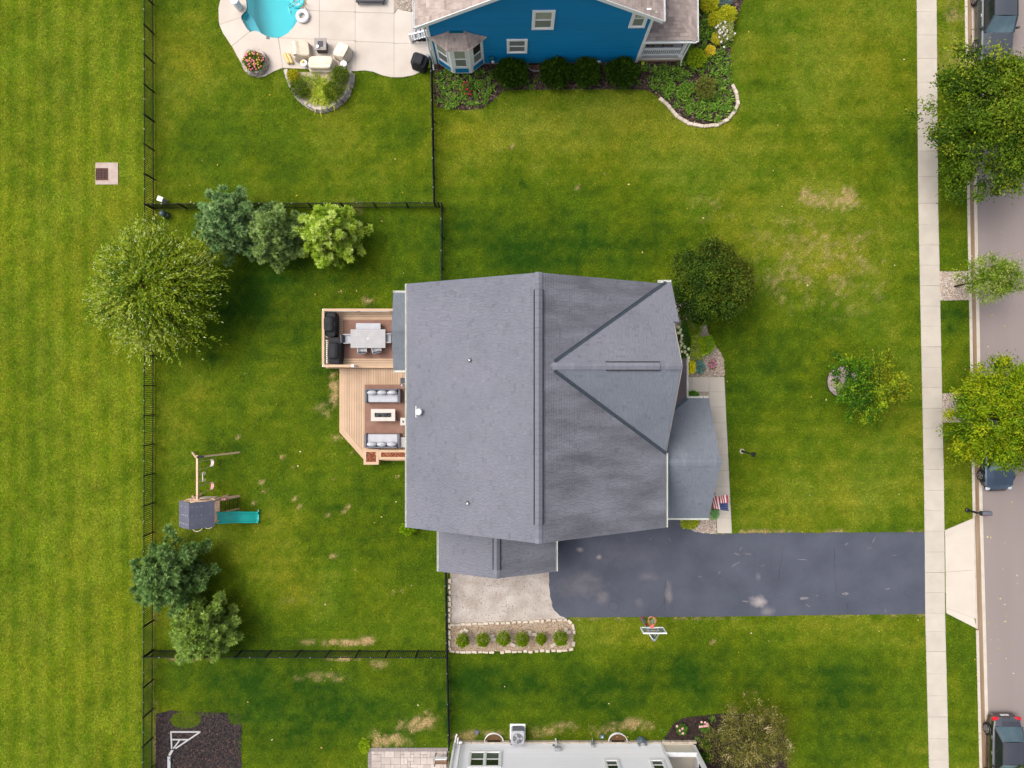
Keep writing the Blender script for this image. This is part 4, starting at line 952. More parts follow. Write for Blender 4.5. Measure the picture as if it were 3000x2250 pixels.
# meters, hose bib and window well
m = MB(); m.chamf((-1.22,BW-.12,1.05),(.32,.16,.42),.02); m.build('meter_box', M['teal_box'], bh)
m = MB(); m.tube([(-1.14,BW-.24,.98),(-1.14,BW-.32,.98)], .09, 12); m.build('meter_dial', M['white_plastic'], bh)
m = MB(); m.chamf((-.78,BW-.09,.75),(.22,.12,.25),.02); m.tube([(-1.3,BW-.1,.85),(-1.3,BW-.1,.02)], .03, 6); m.build('junction_box', M['teal_box'], bh)
m = MB(); m.box(-.9,BW-.04,.02,.9,BW-.03,.27) if False else None
def well(parent, x, y, ny, r=.55, mname='grey_metal'):
    m = MB(); k = 13; vs = []
    for i in range(k):
        t = math.pi*i/(k-1)
        for rr, z in ((r,-.15),(r,.16),(r-.035,.16),(r-.035,-.15)): vs.append((x+rr*math.cos(t), y+ny*rr*.85*math.sin(t), z))
    fs = []
    for i in range(k-1):
        fs += [(i*4+j, i*4+(j+1)%4, i*4+4+(j+1)%4, i*4+4+j) for j in range(4)]
    m.add(vs, fs); o = m.build('window_well', M[mname], parent)
    m = MB(); vs = [(x+(r-.04)*math.cos(math.pi*i/12), y+ny*(r-.04)*.85*math.sin(math.pi*i/12), .022) for i in range(13)]; m.add(vs, [tuple(range(13))]); m.build('well_floor', M['wood_dark'], o)
    m = MB(); m.box(x-.4,y+ny*.01,.03,x+.4,y+ny*.03,.24); m.build('basement_pane', M['glass_dark'], o)
well(bh, 1.45, BW, -1)
m = MB(); m.chamf((2.55,BW-.06,1.25),(.12,.1,.3),.02); m.build('outlet_cover', M['teal_box'], bh)
for x in (4.55,5.2): m = MB(); m.chamf((x,BW-.08,.42),(.3,.14,.12),.02); m.build('vent_hood', M['white_trim'], bh)
m = MB(); m.chamf((3.1,BW-.08,.55),(.18,.12,.35),.02); m.tube([(3.1,BW-.14,.7),(3.1,BW-.3,.6),(3.0,BW-.3,.3)], .03, 6); m.build('hose_bib', M['white_trim'], bh)
bh.rotation_euler = (0,0,R(.45))
# ================================================================== the light grey house at the south
gh = thing('light_grey_house', 'house with light grey lap siding and limestone footing', 'house', (2.8,-21.9,0))
GW = -21.85; g0, g1 = -3.55, 9.1
m = MB(); m.box(g0+.03,GW-.02,.26,g1-.03,-33,5.6); m.build('wall', M['grey_siding'], gh)
siding(gh, g0, g1, .26, 5.6, GW, 1, 'grey_siding', .15)
m = MB(); m.box(g0+.05,GW-.03,0,g1-.05,-32.9,.259); m.build('foundation', M['cream_wall'], gh)
x = g0
while x < g1-.1:
    L = random.uniform(.28,.62); L = min(L, g1-x)
    m = MB(); m.chamf((x+L/2,GW+.03,.12),(L-.015,.14+random.uniform(0,.03),.25+random.uniform(-.01,.01)),.015); m.build('footing_stone', M['limestone'], gh); x += L
for x in (g0-.02, g1-.14): m = MB(); m.box(x,GW+.031,.27,x+.16,GW+.05,5.6); m.build('corner_board', M['white_trim'], gh)
wall_win(1369,2250,1470,2203,GW,1,trim=.14,double=True,top='glass_dark',bot='glass')
for u in (1768,1900): a = ray(u,2228,(0,GW,0),(0,1,0)); window(gh,(a.x+.75,GW+.03,a.z+.12),(-1,0,0),(0,1,0),.62,.9,trim=.13,top='glass_dark',bot='glass')
r3 = Roof(gh, 'roof_deck'); r3.plane([(-4,-21.4,5.6),(-4,-27.5,9.2),(11.4,-27.5,9.2),(11.4,-21.4,5.6)], 'shingle_grey', wid=(.5,.9), e=.4); r3.plane([(-4,-33.6,5.6),(11.4,-33.6,5.6),(11.4,-27.5,9.2),(-4,-27.5,9.2)], 'shingle_grey', wid=(.5,.9), e=.4); r3.flush()
gutter(gh,(-4,-21.4,5.57),(11.4,-21.4,5.57),(0,1,0),'white_trim')
m = MB(); m.tube([(-3.45,GW+.3,5.4),(-3.45,GW+.1,5.0),(-3.45,GW+.1,.35),(-3.42,GW+.32,.18),(-3.35,GW+.55,.12)], .05, 8); m.build('downspout', M['white_trim'], gh)
m = MB(); m.tube([(-3.1,GW+.14,5.2),(-3.1,GW+.14,.75),(-3.1,GW+.14,.45)], .055, 10); m.blob((-3.1,GW+.15,.42),(.13,.13,.13),12,8); m.build('vent_pipe', M['white_plastic'], gh)
m = MB(); m.tube([(-3.3,GW+.12,.5),(-3.28,GW+.3,.3),(-3.26,GW+.42,.28)], .05, 8); m.build('drain_elbow', M['white_plastic'], gh)
well(gh, -1.1, GW+.1, 1, .58, 'white_trim'); well(gh, 6.45, GW+.1, 1, .58, 'white_trim')
m = MB(); m.chamf((2.72,GW+.13,1.05),(.34,.2,.3),.02); m.build('meter_box', M['grey_metal'], gh)
m = MB(); m.tube([(2.72,GW+.15,.9),(2.68,GW+.15,.1),(2.66,GW+.2,.02)], .05, 8); m.build('conduit', M['white_plastic'], gh)
m = MB(); m.tube([(2.5,GW+.12,.7),(2.5,GW+.2,.7)], .07, 12); m.build('gas_regulator', M['resin_grey'], gh)
m = MB(); m.chamf((4.85,GW+.12,.5),(.2,.14,.5),.02); m.tube([(4.85,GW+.15,.4),(4.9,GW+.3,.1)], .02, 6); m.build('gas_meter', M['grey_metal'], gh)
m = MB(); m.chamf((.02,GW+.1,.35),(.2,.16,.16),.02); m.build('outlet_box', M['resin_grey'], gh)
# recessed porch at the corner
m = MB(); m.box(9.12,-24.5,0,11.0,GW+.02,.34); m.build('porch_floor', M['cream_wall'], gh)
m = MB(); m.box(9.11,GW-.13,.341,10.9,GW+.0,1.25); m.build('porch_parapet', M['cream_wall'], gh)
m = MB(); m.box(9.11,GW-.2,1.251,10.95,GW+.06,1.36); m.build('parapet_cap', M['white_trim'], gh)
m = MB(); m.box(9.12,-24.6,.341,11.0,-24.5,3.2); m.build('porch_back_wall', M['cream_wall'], gh)
m = MB(); m.box(10.88,GW-.22,.342,11.1,GW+.0,4.2); m.build('porch_post', M['white_trim'], gh)
m = MB(); m.box(10.9,-24.5,2.9,11.08,GW-.221,3.3); m.build('porch_beam', M['white_trim'], gh)
m = MB(); m.box(11.0,-24.4,.35,11.06,GW-.22,1.3); m.build('side_parapet', M['white_trim'], gh)
x = 9.12
while x < 11: m = MB(); L = random.uniform(.3,.5); m.chamf((x+L/2,GW+.07,.12),(L-.015,.12,.25),.015); m.build('footing_stone', M['limestone'], gh); x += L
# ------------------------------------------------------------------ fences
FH = 1.22
_m = MB(); _m.box(-.014,-.014,.06,.014,.014,FH-.03); PICKET = _m.mesh('picket', M['fence_black'])
_m = MB(); _m.box(-.035,-.035,0,.035,.035,FH+.02); _m.box(-.037,-.037,FH+.02,.037,.037,FH+.045); POST = _m.mesh('post', M['fence_black'])
_m = MB(); _m.cbox((0,0,0),(.06,.05,.05)); CLIP = _m.mesh('rail_clip', M['fence_cap'])
def fence(label, a, b, start=True, end=True, panel=1.83):
    A, B = P(*a), P(*b); L = (B-A).length; d = (B-A)/L; n = max(1, round(L/panel)); ang = math.atan2(d.y, d.x)
    t = thing('picket_fence', label, 'fence', (A+B)/2)
    for z in (FH-.04, .16):
        m = MB(); m.beam(A+Vector((0,0,z)), B+Vector((0,0,z)), .042, .042); m.build('rail', M['fence_black'], t)
    for i in range(n+1):
        if (i == 0 and not start) or (i == n and not end): continue
        put('post', POST, t, A+d*(L*i/n), ang)
    k = int(L/.112)
    for i in range(k):
        s = (i+.5)*L/k; put('picket', PICKET, t, A+d*s+Vector((0,0,random.uniform(-.004,.004))), ang)
    for i in range(n): put('rail_clip', CLIP, t, A+d*(L*(i+.5)/n)+Vector((0,0,FH-.015)), ang)
    return t
fence('black metal picket fence between the open grass strip and the pool yard', (451,-70),(453,612))
fence('black metal picket fence passing under the large willowy tree and behind the playset', (453,613),(450,1903), start=False)
fence('black metal picket fence between the grass strip and the dark mulched play area', (450,1904),(448,2330), start=False)
fence('black metal picket fence running behind the row of three pines', (455,612),(1289,608), start=False)
fence('black metal picket fence from the bay window down beside the red flower bed', (1268,192),(1276,606))
fence('short black metal picket fence meeting the back corner of the grey roofed house', (1298,609),(1298,880))
fence('black metal picket fence from the pair of pines to the gravel hedge bed', (452,1904),(1312,1905), start=False)
fence('black metal picket fence beside the pale parking pad and hedge bed', (1309,1660),(1313,1903))
fence('black metal picket fence ending at the corner of the light grey house', (1313,1906),(1319,2168), start=False)
# ------------------------------------------------------------------ deck
UZ, LZ = .9, .5
deck = thing('deck', 'two level tan composite deck with railing behind the grey roofed house', 'deck', (-8,0,0))
UP = [(-11.1,.98),(-5.24,.98),(-5.24,4.4),(-11.1,4.4)]
LO = [(-10.41,-2.9),(-8.88,-4.62),(-5.24,-4.62),(-5.24,.96),(-10.41,.96)]
m = MB(); m.prism([(-11.05,1.03),(-5.25,1.03),(-5.25,4.35),(-11.05,4.35)], 0, UZ-.03); m.build('upper_frame', M['deck_under'], deck)
m = MB(); m.prism([(-10.36,-2.88),(-8.86,-4.57),(-5.25,-4.57),(-5.25,.95),(-10.36,.95)], 0, LZ-.03); m.build('lower_frame', M['deck_under'], deck)
y = .98+.15
while y < 4.25:
    m = MB(); m.prism([(-10.95,y),(-5.24,y),(-5.24,y+.129),(-10.95,y+.129)], UZ-.03, UZ); m.build('deck_board', M['deck_board'], deck); y += .145
x = -10.41+.32
inner = [(-10.09,-2.78),(-8.75,-4.28),(-5.24,-4.28),(-5.24,.94),(-10.09,.94)]
while x < -5.25:
    c = clip_poly([(x,-5),(x+.129,-5),(x+.129,.93),(x,.93)], inner)
    if len(c) > 2: m = MB(); m.prism(c, LZ-.03, LZ); m.build('deck_board', M['deck_board'], deck)
    x += .145
for k in (0,1):
    a, b = .004+k*.157, .157*(k+1)-.003
    def off(t): return [(-10.41+t,.94),(-10.41+t,-2.9+t*.41),(-8.88+t*.41,-4.62+t),(-5.24,-4.62+t)]
    A, B = off(a), off(b)
    for i in range(3): m = MB(); m.prism([A[i],A[i+1],B[i+1],B[i]], LZ-.03, LZ+.002*k+.001); m.build('border_board', M['deck_trim'], deck)
for q in ([(-11.1,.98),(-5.24,.98),(-5.24,1.122),(-11.1,1.122)],[(-11.1,1.126),(-10.96,1.126),(-10.96,4.4),(-11.1,4.4)],[(-10.955,4.27),(-5.24,4.27),(-5.24,4.4),(-10.955,4.4)]):
    m = MB(); m.prism(q, UZ-.03, UZ+.002); m.build('border_board', M['deck_trim'], deck)
for q in (UP, LO):
    pass
m = MB(); m.prism([(-11.13,.95),(-11.1,.95),(-11.1,4.43),(-11.13,4.43)], .05, UZ-.031); m.prism([(-11.1,4.401),(-5.24,4.401),(-5.24,4.43),(-11.1,4.43)], .05, UZ-.031); m.prism([(-11.1,.95),(-10.42,.95),(-10.42,.979),(-11.1,.979)], .05, UZ-.031); m.prism([(-10.415,.95),(-5.24,.95),(-5.24,.979),(-10.415,.979)], LZ+.003, UZ-.031); m.build('upper_fascia', M['deck_trim'], deck)
m = MB(); Q = [(-10.41,.94),(-10.41,-2.9),(-8.88,-4.62),(-5.24,-4.62)]; 
for (x0,y0),(x1,y1) in zip(Q[:-1],Q[1:]): m.beam((x0,y0,LZ/2-.02),(x1,y1,LZ/2-.02),.03,LZ-.06)
m.build('lower_fascia', M['deck_trim'], deck)
def railing(a, b, n):
    A, B = Vector((*a,0)), Vector((*b,0)); d = (B-A).normalized(); L = (B-A).length
    m = MB(); m.beam(A+Vector((0,0,UZ+.97)), B+Vector((0,0,UZ+.97)), .145, .035); m.build('rail_cap', M['deck_trim'], deck)
    m = MB(); m.beam(A+Vector((0,0,UZ+.915)), B+Vector((0,0,UZ+.915)), .05, .07); m.beam(A+Vector((0,0,UZ+.12)), B+Vector((0,0,UZ+.12)), .05, .06); m.build('rail', M['white_trim'], deck)
    k = int(L/.115)
    for i in range(k):
        p = A+d*((i+.5)*L/k); m = MB(); m.box(p.x-.018,p.y-.018,UZ+.15,p.x+.018,p.y+.018,UZ+.88); m.build('baluster', M['white_trim'], deck)
    for i in range(n):
        p = A+d*(L*i/(n-1)); m = MB(); m.box(p.x-.055,p.y-.055,UZ,p.x+.055,p.y+.055,UZ+.95); m.build('rail_post', M['white_trim'], deck)
railing((-11.03,4.33),(-5.3,4.33),4); railing((-11.03,4.25),(-11.03,1.15),3); railing((-11.03,1.06),(-9.3,1.06),2)
m = MB(); m.chamf((-9.3,1.06,UZ+1.0),(.17,.17,.04),.02); m.build('post_cap', M['white_plastic'], deck)
# built-in planters with red bark
def planter(x0, y0, x1, y1, z):
    m = MB(); t = .13
    m.box(x0,y0,LZ-.45,x0+.04,y1,z-.03); m.box(x1-.04,y0,LZ-.45,x1,y1,z-.03); m.box(x0+.04,y0,LZ-.45,x1-.04,y0+.04,z-.03); m.box(x0+.04,y1-.04,LZ-.45,x1-.04,y1,z-.03); pl_ = m.build('planter', M['deck_trim'], deck)
    for q in ((x0-.03,y0-.03,x1+.03,y0+t),(x0-.03,y1-t,x1+.03,y1+.03),(x0-.03,y0+t+.002,x0+t,y1-t-.002),(x1-t,y0+t+.002,x1+.03,y1-t-.002)): m = MB(); m.box(q[0],q[1],z-.029,q[2],q[3],z); m.build('rim_board', M['deck_trim'], pl_)
    m = MB(); m.box(x0+.05,y0+.05,z-.2,x1-.05,y1-.05,z-.1); m.build('soil', M['mulch_base'], pl_)
    u = lambda x: 1500+x*48.0; v = lambda y: 1125-y*48.0
    chips('red_bark', [(u(x0+.14),v(y0+.14)),(u(x1-.14),v(y0+.14)),(u(x1-.14),v(y1-.14)),(u(x0+.14),v(y1-.14))], int(700*(x1-x0)*(y1-y0)), (.06,.14), [(170,92,66),(140,70,52),(196,120,90),(110,56,44),(210,150,116)], z-.1, 40, pl_)
planter(-8.82,-4.78,-7.98,-3.92,LZ+.5); planter(-7.93,-4.48,-5.3,-3.95,LZ+.5)
# ------------------------------------------------------------------ deck furniture
def rug(label, u0, v0, u1, v1, z):
    a, b = P(u0,v0,z), P(u1,v1,z); t = thing('outdoor_rug', label, 'rug', ((a.x+b.x)/2,(a.y+b.y)/2,z))
    m = MB(); m.box(a.x,b.y,z+.003,b.x,a.y,z+.016); m.build('rug_field', M['rug'], t)
    m = MB(); 
    for q in ((a.x-.03,b.y-.03,b.x+.03,b.y-.001),(a.x-.03,a.y+.001,b.x+.03,a.y+.03),(a.x-.03,b.y,a.x-.001,a.y),(b.x+.001,b.y,b.x+.03,a.y)): m.box(q[0],q[1],z+.003,q[2],q[3],z+.018)
    m.build('rug_hem', M['rug'], t)
rug('brown outdoor rug under the grey dining table', 1006,939,1152,1049,UZ+.002); rug('brown outdoor rug between the two white cushioned sofas', 1070,1128,1183,1270,LZ+.003)
UR, LR = UZ+.02, LZ+.02
c = P(1078,992,UR+.74); t = thing('dining_table', 'grey slatted outdoor dining table with umbrella hole', 'table', (c.x,c.y,UR))
for i in range(8): m = MB(); y = c.y-.53+i*.1325; m.box(c.x-.98,y+.003,UR+.71,c.x+.98,y+.1295,UR+.74); m.build('slat', M['table_grey'], t)
m = MB()
for q in ((-1.02,-.545,1.02,-.53),(-1.02,.531,1.02,.545),(-1.02,-.529,-.981,.53),(.981,-.529,1.02,.53)): m.box(c.x+q[0],c.y+q[1],UR+.68,c.x+q[2],c.y+q[3],UR+.745)
m.build('table_frame', M['table_grey'], t)
m = MB(); m.lathe((c.x,c.y,UR+.741), [(.055,0),(.055,.012),(.03,.014),(.028,.002)], 16); m.build('umbrella_ring', M['white_plastic'], t); m = MB(); m.lathe((c.x,c.y,UR+.742), [(.026,0),(.026,.003)], 12); m.build('umbrella_hole', M['cover_black'], t)
for sx in (-.9,.9):
    for sy in (-.45,.45): m = MB(); m.box(c.x+sx-.04,c.y+sy-.04,UR,c.x+sx+.04,c.y+sy+.04,UR+.71); m.build('leg', M['resin_grey'], t)
b = P(1079,955,UR+.46); t = thing('bench', 'light grey outdoor bench tucked along the dining table', 'bench', (b.x,b.y,UR))
m = MB(); m.chamf((b.x,b.y-.06,UR+.44),(1.46,.46,.06),.02); m.build('seat', M['cushion'], t)
m = MB(); m.box(b.x-.7,b.y-.26,UR+.34,b.x+.7,b.y+.14,UR+.405); m.build('apron', M['resin_grey'], t)
for sx in (-.64,.64):
    for sy in (-.22,.1): m = MB(); m.box(b.x+sx-.03,b.y+sy-.03,UR,b.x+sx+.03,b.y+sy+.03,UR+.34); m.build('leg', M['resin_grey'], t)
def dining_chair(label, u, v, rot):
    p = P(u,v,UR+.45); t = thing('dining_chair', label, 'chair', (0,0,0), 'chairs around the deck dining table'); 
    m = MB(); m.chamf((0,.02,.42),(.46,.46,.06),.03); m.build('seat_cushion', M['cushion'], t)
    m = MB(); m.box(-.25,-.23,.33,.25,.26,.389); m.build('seat_frame', M['resin_grey'], t)
    m = MB(); m.hexa([(-.25,-.27,.34),(.25,-.27,.34),(.25,-.231,.34),(-.25,-.231,.34),(-.24,-.36,.86),(.24,-.36,.86),(.24,-.31,.86),(-.24,-.31,.86)]); m.build('backrest', M['resin_grey'], t)
    for s in (-1,1):
        m = MB(); m.box(s*.255-.028,-.26,.6,s*.255+.028,.22,.635); m.build('armrest', M['table_grey'], t)
        m = MB(); m.box(s*.255-.02,.17,0,s*.255+.02,.21,.6); m.build('leg', M['resin_grey'], t)
        m = MB(); m.box(s*.255-.02,-.26,0,s*.255+.02,-.22,.6); m.build('leg', M['resin_grey'], t)
    t.location = (p.x,p.y,UR); t.rotation_euler = (0,0,rot)
dining_chair('grey armchair at the end of the dining table beside the covered grills', 1020,993,R(-88)); dining_chair('grey armchair at the dining table end beside the small bay roof', 1135,991,R(90))
dining_chair('grey armchair pushed squarely under the long table side', 1062,1020,R(2)); dining_chair('grey armchair turned askew at the long table side', 1103,1019,R(14))
def sofa(label, u, v, rot, w=2.12):
    p = P(u,v,LR+.5); t = thing('outdoor_sofa', label, 'sofa', (0,0,0)); d = .84
    m = MB(); m.chamf((0,0,.2),(w-.3,d-.06,.24),.03); m.build('base', M['resin_grey'], t)
    for s in (-1,1): m = MB(); m.chamf((s*(w/2-.07),0,.32),(.14,d,.56),.03); m.build('arm', M['resin_grey'], t)
    m = MB(); m.chamf((0,d/2-.045,.42),(w-.29,.09,.7),.02); m.build('backrest', M['resin_grey'], t)
    m = MB(); m.chamf((0,-.06,.39),(w-.3,d-.2,.14),.05); m.build('seat_cushion', M['cushion'], t)
    for k in (-1,0,1):
        m = MB(); m.blob((k*(w-.34)/3,.2,.64),(.31,.15,.24),12,8,.03,k+5); o = m.build('back_cushion', M['cushion'], t, smooth=True)
    t.location = (p.x,p.y,LR); t.rotation_euler = (0,0,rot)
sofa('white cushioned outdoor sofa with three pillows facing the fire table from the dining side', 1121,1160,0); sofa('white cushioned outdoor sofa backing onto the bark filled planters', 1120,1291,math.pi)
c = P(1122,1216,LR+.6); t = thing('fire_table', 'pale rectangular fire table with dark glass trough', 'fire table', (c.x,c.y,LR))
m = MB()
for q in ((-.72,-.36,.72,-.13),(-.72,.13,.72,.36),(-.72,-.129,-.5,.129),(.5,-.129,.72,.129)): m.box(c.x+q[0],c.y+q[1],LR+.55,c.x+q[2],c.y+q[3],LR+.6)
m.build('top', M['fire_top'], t)
m = MB(); m.box(c.x-.62,c.y-.28,LR,c.x+.62,c.y+.28,LR+.53); m.build('body', M['rug'], t)
m = MB(); m.box(c.x-.5,c.y-.13,LR+.53,c.x+.5,c.y+.13,LR+.555); m.build('burner_tray', M['black_metal'], t)
pz = [(1500+(c.x+sx)*48,1125-(c.y+sy)*48) for sx,sy in ((-.48,-.11),(.48,-.11),(.48,.11),(-.48,.11))]
pebbles('fire_glass', pz, 260, (.018,.035), [(40,44,46),(70,78,80),(130,140,140),(24,26,28)], LR+.555, 50, t, '')
c2 = P(1184,1235,LR+.4); t = thing('propane_box', 'white propane tank box beside the fire table', 'tank box', (c2.x,c2.y,LZ)); m = MB(); m.chamf((c2.x,c2.y,LZ+.22),(.42,.42,.44),.03); m.build('cabinet', M['cushion'], t); m = MB(); m.chamf((c2.x,c2.y,LZ+.455),(.46,.46,.03),.02); m.build('lid', M['fire_top'], t); m = MB(); m.lathe((c2.x-.05,c2.y,LZ+.47),[(.07,0),(.06,.03),(.02,.035)],12); m.build('knob', M['utility_green'], t)
q = [P(1161,1224,LZ+.1), P(1166,1232,LZ+.05), P(1174,1228,LZ+.05), P(1180,1225,LZ+.1)]; m = MB(); m.tube([(p.x,p.y,LZ+.035) for p in q], .015, 6); tag(m.build('gas_hose', M['cover_black'], base=(q[0].x,q[0].y,LZ)), 'thin dark gas hose from fire table to propane box', 'hose')
c3 = P(1184,1296,LZ+.45); t = thing('side_table', 'small grey side table at the end of the sofa by planters', 'table', (c3.x,c3.y,LZ))
for i in range(5): m = MB(); m.box(c3.x-.28,c3.y-.3+i*.12+.003,LZ+.43,c3.x+.28,c3.y-.3+(i+1)*.12-.003,LZ+.46); m.build('slat', M['table_grey'], t)
for sx in (-.24,.24):
    for sy in (-.26,.26): m = MB(); m.box(c3.x+sx-.025,c3.y+sy-.025,LZ,c3.x+sx+.025,c3.y+sy+.025,LZ+.43); m.build('leg', M['resin_grey'], t)
c4 = P(1182,1129,LZ+1.9); t = thing('patio_umbrella', 'closed pale patio umbrella leaning at the house wall above the sofa', 'umbrella', (c4.x+.1,c4.y,LZ))
m = MB(); m.lathe((c4.x+.1,c4.y-.05,LZ), [(.24,0),(.24,.05),(.06,.09),(.04,.3)], 16); m.build('base', M['utility_green'], t)
m = MB(); m.tube([(c4.x+.1,c4.y-.05,LZ+.25),(c4.x-.05,c4.y,LZ+2.3)], .02, 8); m.build('pole', M['resin_grey'], t)
m = MB(); m.tube([(c4.x+.0,c4.y-.03,LZ+.9),(c4.x-.02,c4.y-.02,LZ+1.3),(c4.x-.04,c4.y,LZ+1.9),(c4.x-.06,c4.y,LZ+2.35)], [.13,.16,.1,.03], 10); m.build('folded_canopy', M['pale_pink'], t, smooth=True)
c5 = P(1184,1118,LZ+.5); t = thing('storage_box', 'dark resin storage box against the house wall on the deck', 'box', (c5.x,c5.y,LZ)); m = MB(); m.chamf((c5.x+.05,c5.y,LZ+.25),(.5,.42,.48),.03); m.build('bin', M['utility_green'], t); m = MB(); m.chamf((c5.x+.05,c5.y,LZ+.515),(.54,.46,.05),.03); m.build('lid', M['fire_side'], t)
# covered grills: a cloth over hood and shelves
def drape(rings, n=20, seed=0, amp=.012):
    """rings: (cx, cy, hx, hy, z, fold) rounded rectangles from the hem up; closed at the top"""
    rd = random.Random(seed); m = MB(); vs = []
    ph = [rd.uniform(0,6.28) for _ in range(3)]
    for cx, cy, hx, hy, z, fold in rings:
        for i in range(n):
            t = 2*math.pi*i/n; c_, s_ = math.cos(t), math.sin(t); e = .42
            x = math.copysign(abs(c_)**e, c_)*hx; y_ = math.copysign(abs(s_)**e, s_)*hy
            k = 1 + fold*(math.sin(5*t+ph[0])*.5+math.sin(9*t+ph[1])*.35+rd.uniform(-.2,.2))
            vs.append((cx+x*k, cy+y_*k, z + fold*.25*math.sin(7*t+ph[2]) + rd.uniform(-amp,amp)))
    fs = []
    for r in range(len(rings)-1): fs += [(r*n+i, r*n+(i+1)%n, (r+1)*n+(i+1)%n, (r+1)*n+i) for i in range(n)]
    fs.append(tuple(range((len(rings)-1)*n, len(rings)*n)))
    m.add(vs, fs); return m
def grill(label, cx, cy, w, d, z, h, rot=0.0, seed=0):
    t = thing('covered_grill', label, 'grill', (0,0,0))
    m = drape([(0,0,w/2,d/2,.08,.03),(0,0,w/2*.99,d/2*.97,h*.45,.015),(0,0,w/2*.97,d/2*.93,h*.72,.01),(0,.02,w/2*.62,d/2*.86,h*.80,.01),(0,.05,w/2*.56,d/2*.7,h*.95,.008),(0,.07,w/2*.5,d/2*.45,h,.004)], 24, seed, .008); m.build('cover', M['cover_black'], t, smooth=False)
    for sx in (-1,1):
        for sy in (-1,1): m = MB(); m.box(sx*(w/2-.15)-.03,sy*(d/2-.15)-.03,0,sx*(w/2-.15)+.03,sy*(d/2-.15)+.03,.3); m.build('leg', M['black_metal'], t)
    m = MB()
    for k in range(7): m.box(-.12+k*.034,-d/2*.80,h*.80,-.098+k*.034,-d/2*.80+.03,h*.8+.02) 
    m.build('logo_print', M['print_grey'], t)
    t.location = (cx,cy,z); t.rotation_euler = (0,0,rot)
a = P(968,950,UZ+.8); grill('black covered grill in the railing corner of the upper deck', a.x-.02,a.y,1.5,.72,UZ,1.12,R(90),3)
a = P(980,1028,UZ+.8); grill('black covered grill with lifted hem standing next to the first grill', a.x,a.y,1.62,.8,UZ,1.15,R(88),8)
# ------------------------------------------------------------------ patio of the blue house
ZP = PZ+.002
def cover_chair(label, u, v, w, d, rot, seed, h=.85, love=False):
    p = P(u,v,.45); t = thing('covered_loveseat' if love else 'covered_chair', label, 'covered seat', (0,0,0))
    m = drape([(0,0,w/2,d/2,.06,.11),(0,0,w/2*.98,d/2*.97,.3,.06),(0,0,w/2*.94,d/2*.94,.5,.035),(0,-.03*d,w/2*.9,d/2*.84,.58,.015),(0,.22*d,w/2*.86,d/2*.42,h*.86,.02),(0,.28*d,w/2*.8,d/2*.22,h,.01)], 26, seed, .02)
    m.build('cloth_cover', M['cover_cream'], t)
    for sx in (-1,1):
        for sy in (-1,1): m = MB(); m.box(sx*(w/2-.14)-.03,sy*(d/2-.14)-.03,0,sx*(w/2-.14)+.03,sy*(d/2-.14)+.03,.35); m.build('foot', M['wood_dark'], t)
    t.location = (p.x,p.y,ZP); t.rotation_euler = (0,0,rot)
cover_chair('cream covered armchair between the flower planter and the small fire table', 882,147,1.05,1.12,R(98),1)
cover_chair('cream covered armchair turned askew on the house side of the fire table', 1003,153,.98,.92,R(-118),2)
cover_chair('long cream covered loveseat backing onto the raised stone bed', 942,190,1.6,1.0,R(180),5,.9,True)
p = P(939,130,.6); t = thing('fire_table', 'square grey fire table with dark lid on the pool patio', 'fire table', (p.x,p.y,ZP))
m = MB(); m.box(p.x-.29,p.y-.29,ZP,p.x+.29,p.y+.29,ZP+.55); m.build('body', M['fire_side'], t); m = MB(); m.chamf((p.x,p.y,ZP+.58),(.72,.72,.06),.015); m.build('top', M['fire_grey'], t); m = MB(); m.chamf((p.x,p.y,ZP+.62),(.32,.34,.02),.01); m.build('burner_lid', M['fire_side'], t)
q = P(931,137,.7); t = thing('candle_jar', 'white candle jar on the corner of the patio fire table', 'candle', (q.x,q.y,ZP+.612)); m = MB(); m.lathe((q.x,q.y,ZP+.612), [(.07,0),(.085,.04),(.085,.1)], 14); m.build('jar', M['white_plastic'], t); m = MB(); m.lathe((q.x,q.y,ZP+.712), [(.088,0),(.088,.02)], 14); m.build('lid', M['white_plastic'], t)
def side_table(label, u, v, r):
    p = P(u,v,.5); t = thing('round_side_table', label, 'table', (p.x,p.y,ZP))
    m = MB(); m.lathe((p.x,p.y,ZP+.47), [(r,0),(r,.03)], 20); m.build('top', M['white_plastic'], t)
    m = MB(); m.lathe((p.x,p.y,ZP), [(r*.7,0),(r*.68,.03),(.03,.06),(.025,.47)], 14); m.build('pedestal', M['grey_metal'], t); return p
p = side_table('round white side table with lemon plate beside the loveseat', 890,185,.2); m = MB(); m.lathe((p.x-.04,p.y+.05,ZP+.502), [(.08,0),(.1,.03),(.09,.05)], 9); m.blob((p.x-.04,p.y+.05,ZP+.56),(.07,.06,.04),8,5,.2,3); tag(m.build('lemon_bowl', M['lemon'], base=(p.x-.04,p.y+.05,ZP+.502)), 'small yellow bowl on the round white table', 'bowl')
p = side_table('round white side table with a lime cushion lying against its foot', 1007,187,.19); m = MB(); m.blob((p.x+.1,p.y-.27,ZP+.07),(.14,.11,.07),10,6,.12,4); tag(m.build('lime_cushion', M['lime'], base=(p.x+.1,p.y-.27,ZP)), 'small lime green cushion below the round white table', 'cushion')
p = P(846,173,.1); t = thing('rolled_towels', 'two pale yellow rolled towels lying beside the covered armchair', 'towels', (p.x,p.y,ZP))
for s in (-1,1): m = MB(); c_ = Vector((p.x+s*.1,p.y,ZP+.1)); d_ = Vector((.14,-.30,0)); m.tube([c_-d_,c_-d_*.5,c_,c_+d_*.5,c_+d_], [.095,.1,.09,.1,.09], 10); m.build('towel', M['towel_yellow'], t, smooth=True)
